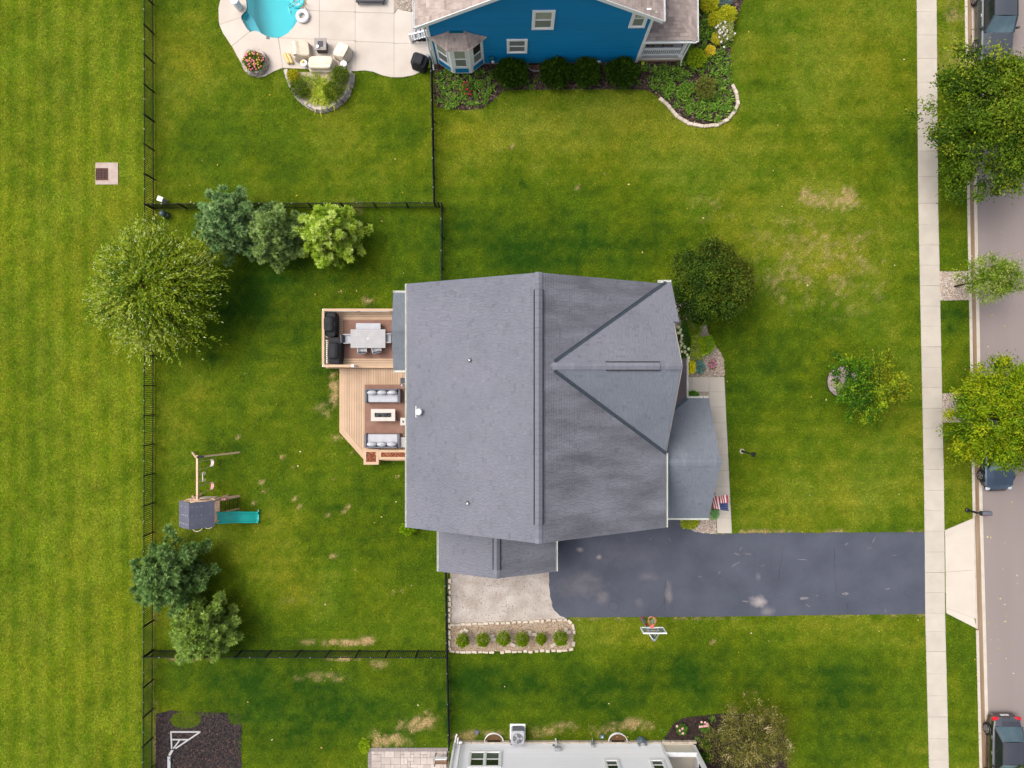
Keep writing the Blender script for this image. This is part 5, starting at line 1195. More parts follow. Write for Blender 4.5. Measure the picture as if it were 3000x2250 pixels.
p = P(703,24,.0); t = thing('white_bin', 'tall white cylindrical bin beside the pool', 'bin', (p.x,p.y,ZP)); m = MB(); m.lathe((p.x,p.y,ZP), [(.2,0),(.22,.1),(.22,.78),(.23,.8)], 22); m.build('drum', M['white_plastic'], t, ); m = MB(); m.lathe((p.x,p.y,ZP+.8), [(.245,0),(.245,.05),(.22,.08)], 22); m.build('lid', M['white_plastic'], t)
# pool toys and ladder
def torus(c, Rr, r, n=28, k=10, sq=1.0): 
    m = MB(); m.tube([(c[0]+Rr*math.cos(2*math.pi*i/n), c[1]+Rr*math.sin(2*math.pi*i/n), c[2]) for i in range(n)], r, k, closed=True); return m
p = P(887,48,.14); t = thing('swim_ring', 'white inflatable swim ring at the pool edge', 'swim ring', (p.x,p.y,ZP)); m = torus((p.x,p.y,ZP+.125),.30,.125); m.build('tube', M['float_white'], t, smooth=True); m = MB(); m.lathe((p.x+.02,p.y+.3,ZP+.24),[(.02,0),(.02,.03)],8); m.build('valve', M['grey_metal'], t)
p = P(873,4,.0); t = thing('pool_float', 'turquoise inflatable float ring with orange rim on the water', 'pool float', (p.x,p.y,-.08)); m = torus((p.x,p.y,.03),.33,.14); m.build('tube', M['float_teal'], t, smooth=True); m = MB(); m.tube([(p.x+.49*math.cos(a),p.y+.49*math.sin(a),.06) for a in np.linspace(-1.2,.6,12)], .035, 6); m.build('rim_stripe', M['float_orange'], t); m = torus((p.x,p.y,.03),.19,.03); m.build('inner_seam', M['pink'], t)
a, b = P(899,14,.05), P(899,27,.05); t = thing('pool_ladder', 'bent steel pool ladder rails at the pool edge', 'ladder', (a.x,a.y,ZP))
for q, e in ((a,P(843,20,-.1)),(b,P(845,28,-.1))): m = MB(); m.tube([(q.x,q.y,ZP),(q.x-.02,q.y,ZP+.55),(q.x-.12,q.y,ZP+.68),(q.x-.6,q.y-.04,ZP+.5),(e.x+.12,e.y,.1),(e.x,e.y,-.5)], .022, 8); m.build('handrail', M['chrome'], t, smooth=True)
for k in range(3): m = MB(); z = -.15-k*.15; m.beam((P(844,20).x,P(843,20).y,z),(P(845,28).x,P(845,28).y,z),.08,.02); m.build('rung', M['chrome'], t)
# covered lounger at the photo's upper edge, grill by the steps
p = P(1085,-6,.3); t = thing('sun_lounger', 'dark padded sun lounger on the patio above the loveseat', 'lounger', (p.x,p.y,ZP)); m = MB(); m.chamf((p.x,p.y,ZP+.33),(1.75,.62,.1),.05); m.build('pad', M['fire_side'], t)
for sx in (-.75,.75):
    for sy in (-.25,.25): m = MB(); m.box(p.x+sx-.03,p.y+sy-.03,ZP,p.x+sx+.03,p.y+sy+.03,ZP+.28); m.build('leg', M['wood_dark'], t)
a = P(1229,180,.6); grill('black covered kettle grill beside the steps of the blue house', a.x,a.y,.95,.85,ZP,1.05,R(160),12)
p = P(1253,168,.2); t = thing('propane_tank', 'small grey propane tank behind the covered kettle grill', 'tank', (p.x,p.y,ZP)); m = MB(); m.lathe((p.x,p.y,ZP), [(.12,0),(.15,.04),(.15,.25),(.1,.33),(.04,.36)], 16); m.build('cylinder', M['grey_metal'], t); m = torus((p.x,p.y,ZP+.4),.09,.015,14,6); m.build('collar', M['grey_metal'], t)
m = MB(); p = P(1256,191,.05); m.blob((p.x,p.y,ZP+.05),(.16,.2,.06),12,6,.05,2); tag(m.build('lime_platter', M['lime'], base=(p.x,p.y,ZP)), 'lime green oval platter lying at the patio corner', 'platter')
p = P(1841,182,.2); m = MB(); m.lathe((p.x,p.y,.02), [(.1,0),(.16,.2),(.17,.22)], 14); m = MB(); p = P(1885,183,.3); m.lathe((p.x,p.y,.02), [(.09,0),(.11,.12),(.12,.2)], 12); tag(m.build('yellow_pail', M['lime'], base=(p.x,p.y,.02)), 'yellow green pail standing by the porch base', 'pail')
# porch chairs
for u, lab in ((1912,'cream cushioned porch chair next to the blue wall'),(1968,'cream cushioned porch chair next to the corner post')):
    x = (u-1500)/2080*41.6; t = thing('porch_chair', lab, 'chair', (x,20.6,.55)); m = MB(); m.chamf((x,20.6,.95),(.62,.6,.14),.04); m.build('seat_cushion', M['cover_cream'], t); m = MB(); m.chamf((x,20.94,1.2),(.62,.14,.6),.04); m.build('back_cushion', M['cover_cream'], t); m = MB(); m.box(x-.3,20.3,.75,x+.3,20.9,.87); m.build('frame', M['wood_dark'], t)
    for sx in (-.27,.27):
        for sy in (-.25,.28): m = MB(); m.box(x+sx-.03,20.6+sy-.03,.55,x+sx+.03,20.6+sy+.03,.75); m.build('leg', M['wood_dark'], t)
# round stone planter and raised bed
def block_mesh(l, d, h): m = MB(); m.chamf((0,0,h/2),(l,d,h),.03,tb=.015); return m.mesh('block', M['retaining_block'])
BLK = [block_mesh(.30,.2,.14), block_mesh(.26,.21,.14), block_mesh(.33,.2,.14)]
c = P(751,187,0); t = thing('stone_planter', 'round stone block planter on the pool patio', 'planter', (c.x,c.y,ZP)); ringp = t
for k in range(3):
    r = .72-.03*k
    for i in range(15): a = 2*math.pi*(i+.5*k)/15; put('block', BLK[(i+k)%3], t, (c.x+r*math.cos(a), c.y+r*math.sin(a), ZP+.142*k), a+math.pi/2)
m = MB(); m.lathe((c.x,c.y,ZP), [(.6,0),(.6,.34),(.3,.4)], 16); m.build('soil', M['mulch_base'], t)
t = thing('raised_bed', 'curved raised bed of stacked stone blocks below the pool patio', 'raised bed', P(940,265)); raised = t
rp = PG(RAISED); 
def along(pts, step, off=0.0):
    out = []; acc = off
    for a, b in zip(pts[:-1], pts[1:]):
        L = (b-a).length; d = (b-a)/L
        while acc < L: out.append((a+d*acc, math.atan2(d.y,d.x))); acc += step
        acc -= L
    return out
cc = sum(rp, Vector())/len(rp)
for k in range(3):
    q = [p+(cc-p)*(.035*k) for p in rp]
    for i, (p, a) in enumerate(along(q, .315, .16 if k%2 else .02)): put('block', BLK[(i*7+k)%3], t, (p.x,p.y,.142*k+.002), a+random.uniform(-.06,.06))
m = MB(); m.prism([p+(cc-p)*.09 for p in rp], 0, .36); m.build('soil', M['gravel_base'], t)
# stone edging of the two beds
_m = MB(); _m.chamf((0,0,.05),(.3,.17,.12),.025); EDGE = [_m.mesh('edging_stone', M['limestone'])]
_m = MB(); _m.chamf((0,0,.05),(.36,.16,.12),.03); EDGE.append(_m.mesh('edging_stone', M['limestone']))
t = thing('bed_edging', 'row of pale edging blocks around the end of the blue house bed', 'edging', P(2050,360))
ep = PG([(1937,293),(1952,305),(1966,321),(1984,343),(2018,363),(2060,371),(2100,367),(2131,351),(2151,328),(2161,305),(2157,275),(2148,256)])
for i, (p, a) in enumerate(along(ep, .33)): put('edging_stone', EDGE[i%2], t, (p.x,p.y,.0), a+random.uniform(-.05,.05), (1.0,1.3,1.2))
t = thing('bed_edging', 'irregular pale limestone edging around the gravel hedge bed', 'edging', P(1500,1870))
for pts in ([(1320,1829),(1460,1825),(1560,1820),(1640,1815),(1664,1816)],[(1666,1818),(1676,1828),(1680,1842),(1681,1870),(1677,1898)],[(1676,1901),(1655,1903),(1560,1907),(1430,1909),(1322,1908)],[(1318,1905),(1317,1780),(1318,1685)]):
    for i, (p, a) in enumerate(along(PG(pts), .345, .1)):
        if random.random() < .06: continue
        put('edging_stone', EDGE[(i*3)%2], t, (p.x+random.uniform(-.03,.03),p.y+random.uniform(-.03,.03),0), a+random.uniform(-.14,.14), (random.uniform(.7,1.08),random.uniform(.8,1.15),random.uniform(.8,1.3)))
for i, (u,v,a) in enumerate([(1353,1848,40),(1366,1845,-30),(1442,1861,10),(1446,1871,-5),(1503,1887,-25),(1552,1853,80),(1565,1857,0),(1658,1843,80),(1666,1851,20),(1620,1888,30)]):
    p = P(u,v); m = MB(); m.chamf((0,0,.05),(random.uniform(.26,.36),.2,.16),.03); o = m.build('loose_stone', M['limestone']); o.location = (p.x,p.y,.02); o.rotation_euler = (0,0,R(a)); tag(o, 'loose pale limestone block lying on the hedge bed gravel', 'stone', 'loose blocks in the hedge bed')
m = MB(); r0 = .94; pr = PG([(2467,1118)])[0]
vs = []; k = 40
for i in range(k):
    a = 2*math.pi*i/k
    for rr, z in ((r0,0),(r0,.09),(r0+.03,.09),(r0+.03,0)): vs.append((pr.x+rr*math.cos(a),pr.y+rr*math.sin(a),z))
fs = []
for i in range(k): fs += [(i*4+j,((i+1)%k)*4+j,((i+1)%k)*4+(j+1)%4,i*4+(j+1)%4) for j in range(4)]
m.add(vs, fs); tag(m.build('ring_edging', M['bark'], base=pr), 'thin dark ring edging around the young tree bed', 'edging')
# ------------------------------------------------------------------ paver patio of the light grey house
pv = thing('paver_patio', 'patterned paver patio beside the light grey house', 'patio', P(1200,2230)); del pv['category']; pv['kind'] = 'structure'
m = MB(); m.prism(PG([(1078,2190),(1316,2190),(1316,2330),(1078,2330)]), -.05, .012); m.build('bedding', M['joint'], pv)
occ = set(); g = .2; x0, y0 = P(1088,2200)[:2]; nx, ny = int((P(1316,0).x-x0)/g), 13
for j in range(ny):
    for i in range(nx):
        if (i,j) in occ: continue
        w_, h_ = random.choice([(2,2),(2,1),(1,2),(3,2),(2,2),(1,1)]); cells = [(i+a,j+b) for a in range(w_) for b in range(h_)]
        if any(c in occ or c[0] >= nx or c[1] >= ny for c in cells): w_, h_ = 1, 1; cells = [(i,j)]
        occ.update(cells); m = MB(); m.chamf((x0+(i+w_/2)*g, y0-(j+h_/2)*g, .02),(w_*g-.012,h_*g-.012,.05+random.uniform(-.003,.003)),.012,tb=.008); m.build('paver', M['paver'], pv)
for i in range(30): x = P(1078,0).x+i*.165; m = MB(); m.chamf((x+.08,P(0,2195).y,.02),(.155,.19,.05),.01,tb=.006); m.build('border_paver', M['paver_grey'], pv)
for i in range(14): y = P(0,2200).y-i*.165; m = MB(); m.chamf((P(1083,0).x,y-.08,.02),(.19,.155,.05),.01,tb=.006); m.build('border_paver', M['paver_grey'], pv)
p = P(1292,2228,.5); t = thing('plant_bench', 'dark slatted bench rack standing on the paver patio', 'bench', (p.x,p.y,.05)); 
for k in range(3): m = MB(); m.box(p.x-.38,p.y-.2+k*.14,.5,p.x+.38,p.y-.1+k*.14,.53); m.build('slat', M['wood_dark'], t)
for sx in (-.36,.36):
    for sy in (-.2,.2): m = MB(); m.box(p.x+sx-.025,p.y+sy-.025,.045,p.x+sx+.025,p.y+sy+.025,.8); m.build('leg', M['black_metal'], t)
m = MB(); m.box(p.x-.385,p.y+.18,.74,p.x+.385,p.y+.2,.8); m.box(p.x-.385,p.y+.226,.55,p.x+.385,p.y+.24,.8); m.build('back_rail', M['white_trim'], t)
# ------------------------------------------------------------------ air conditioner, hose, splash blocks
t = thing('air_conditioner', 'grey outdoor air conditioner unit against the light grey siding', 'air conditioner', (.35,-21.2,0)); x, y = .35, -21.2
m = MB(); m.chamf((x,y,.04),(.95,.95,.08),.03); m.build('pad', M['white_trim'], t)
m = MB(); m.chamf((x,y,.45),(.8,.8,.72),.08); m.build('cabinet', M['grey_metal'], t)
m = MB(); m.chamf((x,y,.845),(.82,.82,.06),.08); m.build('top_panel', M['cushion'], t)
m = MB(); m.lathe((x,y,.875), [(.31,0),(.31,.004)], 24); m.build('fan_well', M['resin_grey'], t)
m = MB()
for k in range(3): a = 2*math.pi*k/3; m.add([(x+.05*math.cos(a),y+.05*math.sin(a),.884),(x+.28*math.cos(a-.35),y+.28*math.sin(a-.35),.884),(x+.29*math.cos(a+.35),y+.29*math.sin(a+.35),.89)], [(0,1,2)])
m.build('fan_blades', M['table_grey'], t)
for k in range(10): a = 2*math.pi*k/10; m = MB(); m.tube([(x+.05*math.cos(a),y+.05*math.sin(a),.9),(x+.31*math.cos(a),y+.31*math.sin(a),.9)], .006, 4); m.build('guard_wire', M['cushion'], t)
m = MB(); m.lathe((x,y,.89), [(.07,0),(.07,.025),(.05,.035)], 12); m.build('fan_hub', M['table_grey'], t)
for k in range(12): z = .16+k*.05; m = MB(); m.box(x-.3,y+.4005,z,x+.3,y+.408,z+.02); m.build('louvre', M['resin_grey'], t)
p = P(1397,2144); t = thing('splash_block', 'tilted dark grey drain block on the bare turf by the siding', 'drain block', (p.x,p.y,0)); m = MB(); m.chamf((p.x,p.y,.05),(.26,.26,.1),.02,R(-28)); m.build('block', M['resin_grey'], t)
p = P(1764,2157); t = thing('drain_box', 'small blue grey drain box next to the white window well', 'drain box', (p.x,p.y,0)); m = MB(); m.chamf((p.x,p.y,.06),(.24,.2,.12),.02); m.build('box', M['hose_blue'], t); m = MB(); m.chamf((p.x,p.y,.125),(.08,.08,.01),.01); m.build('lid', M['white_plastic'], t)
p = P(1878,2166); t = thing('coiled_hose', 'coiled pale blue garden hose beside the light grey siding', 'hose', (p.x,p.y-.05,0)); m = MB(); q = []
for i in range(150):
    a = i*.33; r = .22+.06*math.sin(i*.11)+random.uniform(-.015,.015); q.append((p.x+r*math.cos(a), p.y-.05+r*math.sin(a), .08+i*.0038+.02*math.sin(a*2.1)))
m.tube(q, .014, 5); m.build('coil', M['hose_blue'], t, smooth=True); m = MB(); m.lathe((p.x,p.y-.05,0), [(.12,0),(.1,.05),(.08,.5),(.13,.55)], 12); m.build('holder', M['table_grey'], t)
# ------------------------------------------------------------------ playset
ps = thing('playset', 'wooden playset with grey gable roof, teal slide and swings', 'playset', (-18.1,-6.8,0))
RX, RZ, EZ = -18.15, 3.45, 2.6
for sgn, ex in ((-1,-19.1),(1,-17.08)):
    m = MB(); pts = [(RX,-6.68,RZ),(ex,-6.68,EZ),(ex,-8.18,EZ),(RX,-8.18,RZ)]; m.slab(pts if sgn > 0 else pts, .04)
    if sgn > 0: m.f = m.f
    o = m.build('roof_panel', M['play_roof'], ps)
    n_ = Vector(((RZ-EZ)*sgn,0,abs(ex-RX))).normalized()
    for i in range(5):
        for j in range(3):
            if random.random() < .25: continue
            f1, f2 = (i+.6)/5.4, (j+.4)/2.8; c_ = Vector((RX+(ex-RX)*f1,-6.75-1.35*f2,RZ+(EZ-RZ)*f1))+n_*.03; m = MB(); m.cbox(c_,(.03,.03,.02)); m.build('roof_screw', M['steel'], o)
for x in (-18.95,-17.3):
    for y in (-6.78,-8.05): m = MB(); m.box(x-.05,y-.05,0,x+.05,y+.05,2.62); m.build('tower_post', M['wood_play'], ps)
for y in (-6.72,-8.12): m = MB(); m.beam((-19.05,y,2.55),(-17.15,y,2.55),.05,.1); m.build('roof_beam', M['wood_play'], ps)
for k in range(9): y = -6.75-k*.15; m = MB(); m.box(-19.0,y-.14,1.4,-17.25,y-.005,1.44); m.build('platform_board', M['wood_play'], ps)
for y in (-6.72,-8.11): m = MB(); m.beam((-19.0,y,1.9),(-17.3,y,1.9),.04,.1); m.build('guard_rail', M['wood_play'], ps)
BX = -18.09
m = MB(); m.beam((BX,-6.75,2.5),(BX,-4.1,2.5),.1,.14); m.build('swing_beam', M['wood_play'], ps)
for y, yg in ((-4.2,-4.17),(-6.66,-6.83)):
    for gx in (-16.62,-19.5): m = MB(); m.beam((BX+(.08 if gx > BX else -.08),y,2.52),(gx,yg,0),.09,.09); m.build('swing_leg', M['wood_play'], ps)
m = MB(); m.beam((-17.75,-4.19,1.95),(-18.43,-4.19,1.95),.05,.12); m.beam((BX-.02,-4.2,2.57),(BX+.35,-4.2,2.44),.12,.12); m.build('brace', M['black_metal'], ps)
def swing(y0, y1, seat):
    yc = (y0+y1)/2; dx = .0
    m = MB()
    for y in (y0, y1): m.tube([(BX,y,2.45),(BX+dx,y+(yc-y)*.05,.62)], .016, 6)
    so = m.build('swing_chains', M['pale_pink'], ps)
    m = MB(); pts = []
    for i in range(9): t_ = i/8; y = y0+(y1-y0)*(.03+.94*t_); pts.append((BX+dx,y,.62-.19*math.sin(math.pi*t_)))
    vs = []; fs = []
    for p_ in pts: vs += [(p_[0]-.09,p_[1],p_[2]),(p_[0]+.09,p_[1],p_[2]),(p_[0]+.09,p_[1],p_[2]-.02),(p_[0]-.09,p_[1],p_[2]-.02)]
    for i in range(8): fs += [(i*4+j,i*4+(j+1)%4,i*4+4+(j+1)%4,i*4+4+j) for j in range(4)]
    m.add(vs, fs+[(3,2,1,0),(32,33,34,35)]); m.build('swing_seat', M[seat], so)
swing(-4.5,-4.97,'pale_pink'); swing(-5.88,-6.36,'pink')
m = MB()
for y in (-5.24,-5.64): m.tube([(BX,y,2.45),(BX,y,1.75)], .015, 6)
tr = m.build('trapeze_ropes', M['pale_pink'], ps)
m = MB(); m.tube([(BX,-5.18,1.82),(BX,-5.7,1.82)], .022, 8); m.build('trapeze_bar', M['white_plastic'], tr)
for y in (-5.24,-5.64): m = MB(); m.tube([(BX+.02,y+.09*math.cos(a),1.62+.12*math.sin(a)) for a in np.linspace(0,6.28,13)[:-1]], .018, 6, closed=True); m.build('ring', M['pale_pink'], tr)
for y in (-6.86,-7.6): m = MB(); m.beam((-17.28,y,1.55),(-16.65,y,0),.07,.1); m.build('ladder_rail', M['wood_play'], ps)
for k in range(5): t_ = (k+.6)/5; m = MB(); m.tube([(-17.28+.63*t_,-6.88,1.55*(1-t_)),(-17.28+.63*t_,-7.58,1.55*(1-t_))], .02, 6); m.build('ladder_rung', M['black_metal'], ps)
# slide
SY = -8.14+.29; m = MB(); n = 26; vs = []
SYc = -(1515-1125)/2080*42.6
for i in range(n):
    t_ = i/(n-1); x = -17.35+1.95*t_; z = 1.45*(1-t_)**1.25*(1) + .10 + .07*math.sin(t_*10.5)*(1-t_*.3); z = max(z, .12)
    SYi = -7.86-.25*t_
    for w_, h_ in ((-.34,.0),(-.34,.15),(-.30,.17),(-.26,.13),(-.2,.03),(0,.0),(.2,.03),(.26,.13),(.30,.17),(.34,.15),(.34,.0)): vs.append((x,SYi+w_,z+h_))
k = 11; fs = [(i*k+j,(i+1)*k+j,(i+1)*k+j+1,i*k+j+1)[::-1] for i in range(n-1) for j in range(k-1)]
fs += [tuple(range(k)), tuple(range((n-1)*k,n*k))[::-1]]
m.add(vs, fs); m.build('slide', M['slide_teal'], ps, smooth=True)
m = MB(); m.box(-15.46,SYc-.33,.0,-15.4,SYc+.33,.14); m.build('slide_foot', M['slide_teal'], ps)
for xc, rx, ry, z in ((-18.87,.44,.66,.8),(-18.25,.42,.5,.7)):
    m = MB(); m.tube([(xc+rx*math.cos(a),-8.18-ry*math.sin(a),z+.03*math.cos(a)) for a in np.linspace(0,math.pi,16)], .022, 6); m.tube([(xc,-8.18-ry,z-.03),(xc,-8.18-ry,0)], .018, 6); m.build('climbing_hoop', M['pale_pink'], ps)
m = MB(); m.tube([(-19.0+.0,-8.2,.02),(-18.9,-8.25,1.3)], .015, 6); m.build('climbing_rope', M['rope'], ps)
m = drape([(-17.1,-6.83,.2,.05,1.05,.1),(-17.12,-6.83,.22,.06,1.35,.05),(-17.15,-6.83,.2,.03,1.42,.02)], 14, 4, .02); m.build('pink_cloth', M['pink'], ps)
m = MB(); m.box(-18.3,-6.70,1.2,-17.45,-6.67,1.8); m.build('banner', M['pale_pink'], ps)
# ------------------------------------------------------------------ basketball hoop and white frame
t = thing('basketball_hoop', 'driveway basketball hoop with clear backboard and orange rim', 'basketball hoop', (7.95,-14.31,0))
m = MB(); m.beam((7.95,-14.31,0),(7.95,-14.31,3.65),.14); m.build('pole', M['steel'], t)
m = MB(); m.chamf((7.95,-14.31,.02),(.3,.3,.05),.03); m.build('base_plate', M['iron_rust'], t)
for sx in (-.16,.16):
    m = MB(); m.beam((7.95+sx*.5,-14.3,3.6),(7.95+sx*2.2,-13.88,3.5),.05); m.beam((7.95+sx*.5,-14.3,3.2),(7.95+sx*2.2,-13.88,3.1),.05); m.build('arm', M['steel'], t)
m = MB(); m.box(7.95-.62,-13.86,2.98,7.95+.62,-13.84,3.86); bo = m.build('backboard', M['clear_board'], t)
m = MB()
for q in ((-.66,2.94,.66,2.99),(-.66,3.85,.66,3.9),(-.66,2.99,-.61,3.85),(.61,2.99,.66,3.85)): m.box(7.95+q[0],-13.88,q[1],7.95+q[2],-13.82,q[3])
m.build('board_frame', M['white_trim'], bo)
m = MB()
for q in ((-.3,3.12,.3,3.16),(-.3,3.5,.3,3.54),(-.3,3.16,-.26,3.5),(.26,3.16,.3,3.5)): m.box(7.95+q[0],-13.838,q[1],7.95+q[2],-13.832,q[3])
m.build('target_square', M['white_plastic'], bo)
m = torus((7.95,-13.45,3.05),.23,.018,24,6); ro = m.build('rim', M['rim_orange'], t); m = MB(); m.box(7.86,-13.83,2.97,8.04,-13.66,3.08); m.build('rim_bracket', M['pink_red'], t)
m = MB()
for i in range(12):
    a0 = 2*math.pi*i/12
    for s in (-1,1): m.tube([(7.95+(.225-.10*k/5)*math.cos(a0+s*k*.2),-13.45+(.225-.10*k/5)*math.sin(a0+s*k*.2),3.04-.09*k) for k in range(6)], .007, 4, caps=False)
m.build('net', M['net_white'], ro)
m = MB(); m.box(7.88,-14.235,1.1,8.02,-14.225,1.5); m.build('warning_label', M['flag_red'], t)
t = thing('steel_frame', 'white triangular tube frame with post lying on the dark mulch', 'frame', P(505,2200,0)); Z_ = .075
fr = lambda u, v: Vector((*P(u,v,.1)[:2], Z_))
for a, b, w_ in (((499,2144.5),(587,2144.5),.1),((501,2146),(503,2194),.1),((587,2144),(514,2193),.1),((503,2167),(551,2167),.09),((526,2169),(508,2193),.1)):
    m = MB(); m.beam(fr(*a)+Vector((0,0,random.uniform(-.004,.004))), fr(*b), w_*.85, .07); m.build('frame_tube', M['table_grey'], t)
m = MB(); m.beam(fr(506,2196),fr(496,2213),.14,.08); m.build('neck', M['table_grey'], t); m = MB(); m.beam(fr(495.5,2216),fr(496,2330),.18,.12); m.build('post', M['grey_metal'], t)
m = MB(); m.beam(fr(500,2195)+Vector((0,0,.05)),fr(514,2195)+Vector((0,0,.05)),.05,.05); m.build('clamp', M['black_metal'], t)
m = MB(); m.tube([fr(516,2196),fr(517,2205)-Vector((0,0,.04)),fr(505,2213)-Vector((0,0,.04)),fr(498,2224)+Vector((0,0,.06)),fr(504,2240)-Vector((0,0,.04)),fr(518,2222)-Vector((0,0,.04))], .025, 6); m.build('cable', M['black_metal'], t)
# ------------------------------------------------------------------ storm drain, utility boxes, mailbox, lamp
t = thing('storm_drain', 'square concrete storm drain slab with rusty iron grate', 'drain', P(314,509)); del t['category']; t['category'] = 'drain'
a, b = P(281,477), P(347,541); m = MB(); m.box(a.x,b.y,-.05,b.x,a.y,.05); m.build('slab', M['drain_concrete'], t)
ga, gb = P(284,495), P(316,527); m = MB(); m.box(ga.x-.02,gb.y-.02,.0501,gb.x+.02,ga.y+.02,.056); m.build('pit', M['cover_black'], t)
for i in range(4):
    for j in range(6):
        x0 = ga.x+(gb.x-ga.x)*i/4; y0 = gb.y+(ga.y-gb.y)*j/6; w_, h_ = (gb.x-ga.x)/4, (ga.y-gb.y)/6; s = 1 if i%2 else -1
        m = MB(); m.beam((x0+.01,y0+h_*(.3 if s > 0 else .7),.07),(x0+w_-.01,y0+h_*(.7 if s > 0 else .3),.07),.045,.03); m.build('grate_bar', M['iron_rust'], t)
m = MB()
for q in ((ga.x-.03,gb.y-.03,gb.x+.03,gb.y+.005),(ga.x-.03,ga.y-.005,gb.x+.03,ga.y+.03),(ga.x-.03,gb.y+.006,ga.x+.005,ga.y-.006),(gb.x-.005,gb.y+.006,gb.x+.03,ga.y-.006)): m.box(q[0],q[1],.0502,q[2],q[3],.085)
m.build('grate_frame', M['iron_rust'], t)
p = P(483,590,.0); t = thing('utility_pedestal', 'small pale grey utility box in the grass by the fence corner', 'utility box', (p.x,p.y,0)); m = MB(); m.chamf((p.x,p.y,.3),(.3,.24,.6),.03,R(-20)); m.build('cabinet', M['grey_metal'], t); m = MB(); m.chamf((p.x,p.y,.62),(.36,.3,.05),.03,R(-20)); m.build('lid', M['white_trim'], t)
p = P(488,632,.0); t = thing('utility_dome', 'dark green domed utility pedestal inside the fence corner', 'utility box', (p.x,p.y,0)); m = MB(); m.lathe((p.x,p.y,0), [(.24,0),(.24,.06),(.2,.1),(.2,.45),(.22,.47),(.2,.6),(.12,.7),(.03,.73)], 18); m.build('dome', M['utility_green'], t, smooth=True); m = MB(); m.chamf((p.x+.19,p.y-.03,.3),(.06,.12,.16),.015); m.build('lock_plate', M['grey_metal'], t)
b0 = P(2832,1494); t = thing('mailbox', 'dark grey mailbox on a post at the kerb by the driveway', 'mailbox', (b0.x,b0.y,0))
m = MB(); m.beam((b0.x,b0.y,0),(b0.x,b0.y,1.05),.1); m.build('post', M['black_metal'], t); m = MB(); m.lathe((b0.x,b0.y,0), [(.13,0),(.13,.12),(.07,.16)], 10); m.build('post_base', M['black_metal'], t)
m = MB(); m.beam((b0.x,b0.y,.95),(b0.x+.5,b0.y,1.0),.06,.08); m.build('arm', M['black_metal'], t)
cx = b0.x+.42; vs = []; k = 9
for x in (cx-.3, cx+.3):
    vs += [(x,b0.y-.13,1.04),(x,b0.y+.13,1.04)] + [(x,b0.y+.13*math.cos(math.pi*i/(k-1)),1.18+.12*math.sin(math.pi*i/(k-1))) for i in range(k)]
n = k+2; m = MB(); m.add(vs, [tuple(range(n))[::-1], tuple(range(n,2*n))]+[(i,(i+1)%n,(i+1)%n+n,i+n) for i in range(n)]); m.build('box', M['resin_grey'], t); m = MB(); m.box(cx-.25,b0.y-.155,1.15,cx+.05,b0.y-.135,1.22); m.build('flag', M['flag_red'], t); m = MB(); m.box(cx-.335,b0.y-.13,1.05,cx-.302,b0.y+.13,1.28); m.build('door', M['cover_black'], t)
b0 = P(2174,1322); t = thing('lamp_post', 'black garden lamp post standing alone on the front lawn', 'lamp post', (b0.x,b0.y,0))
m = MB(); m.lathe((b0.x,b0.y,0), [(.07,0),(.07,.25),(.045,.3),(.04,1.75)], 12); m.build('pole', M['black_metal'], t); m = MB(); m.lathe((b0.x,b0.y,1.75), [(.05,0),(.1,.03),(.13,.28),(.14,.29)], 6); m.build('lantern', M['glass_dark'], t); m = MB(); m.lathe((b0.x,b0.y,2.04), [(.16,0),(.07,.1),(.03,.14),(.02,.2)], 6); m.build('lantern_cap', M['black_metal'], t)
m = MB(); m.lathe((b0.x,b0.y,0), [(.16,0),(.15,.02)], 12); m.build('footing', M['concrete'], t)
# flag on the front wing
t = thing('wall_flag', 'red and white striped flag with blue starred canton hanging on a pole', 'flag', (11.0,-6.98,1.7))
A, B = Vector((10.86,-7.22,1.7)), Vector((12.5,-7.3,2.45)); m = MB(); m.tube([A,B], .016, 6); m.build('pole', M['black_metal'], t)
def fl(s, d): # s along the pole 0..1, d down the cloth 0..1
    p = A+(B-A)*(.5+.48*s); f = .5*math.sin(s*11+d*2.2)
    return p+Vector((.12*d*f+.15*d*(s-.4), .72*d*(.85+.3*s)-.06*d*f, -.30*d-.12*d*f-.2*d*d))
for k in range(13):
    m = MB(); n = 9; vs = []
    for i in range(n):
        dd = i/(n-1)
        for s in (k/13,(k+1)/13): vs.append(fl(s,dd))
    lo = 4 if k >= 6 else 0
    m.add(vs, [(i*2,i*2+1,i*2+3,i*2+2) for i in range(lo, n-1)]); m.build('stripe', M['flag_red' if k%2 == 0 else 'flag_white'], t)
m = MB(); vs = []; n = 8; N2 = 5
for i in range(n):
    for j in range(N2): vs.append(fl(6/13+(7/13)*i/(n-1), .5*j/(N2-1)))
m.add(vs, [(i*N2+j,(i+1)*N2+j,(i+1)*N2+j+1,i*N2+j+1) for i in range(n-1) for j in range(N2-1)]); cn = m.build('canton', M['flag_blue'], t)
m = MB()
for i in range(6):
    for j in range(4):
        c_ = fl(6/13+(7/13)*(i+.5+(.25 if j%2 else -.25))/6, .5*(j+.5)/4)+Vector((.004,-.004,.006)); r_ = .022
        pts = [c_+Vector((math.cos(a)*rr,math.sin(a)*rr*.8,math.sin(a)*rr*.3)) for a, rr in [(math.pi/2+math.pi*q/5, r_ if q%2 == 0 else r_*.42) for q in range(10)]]
        m.add(pts, [tuple(range(10))])
m.build('stars', M['flag_white'], cn)
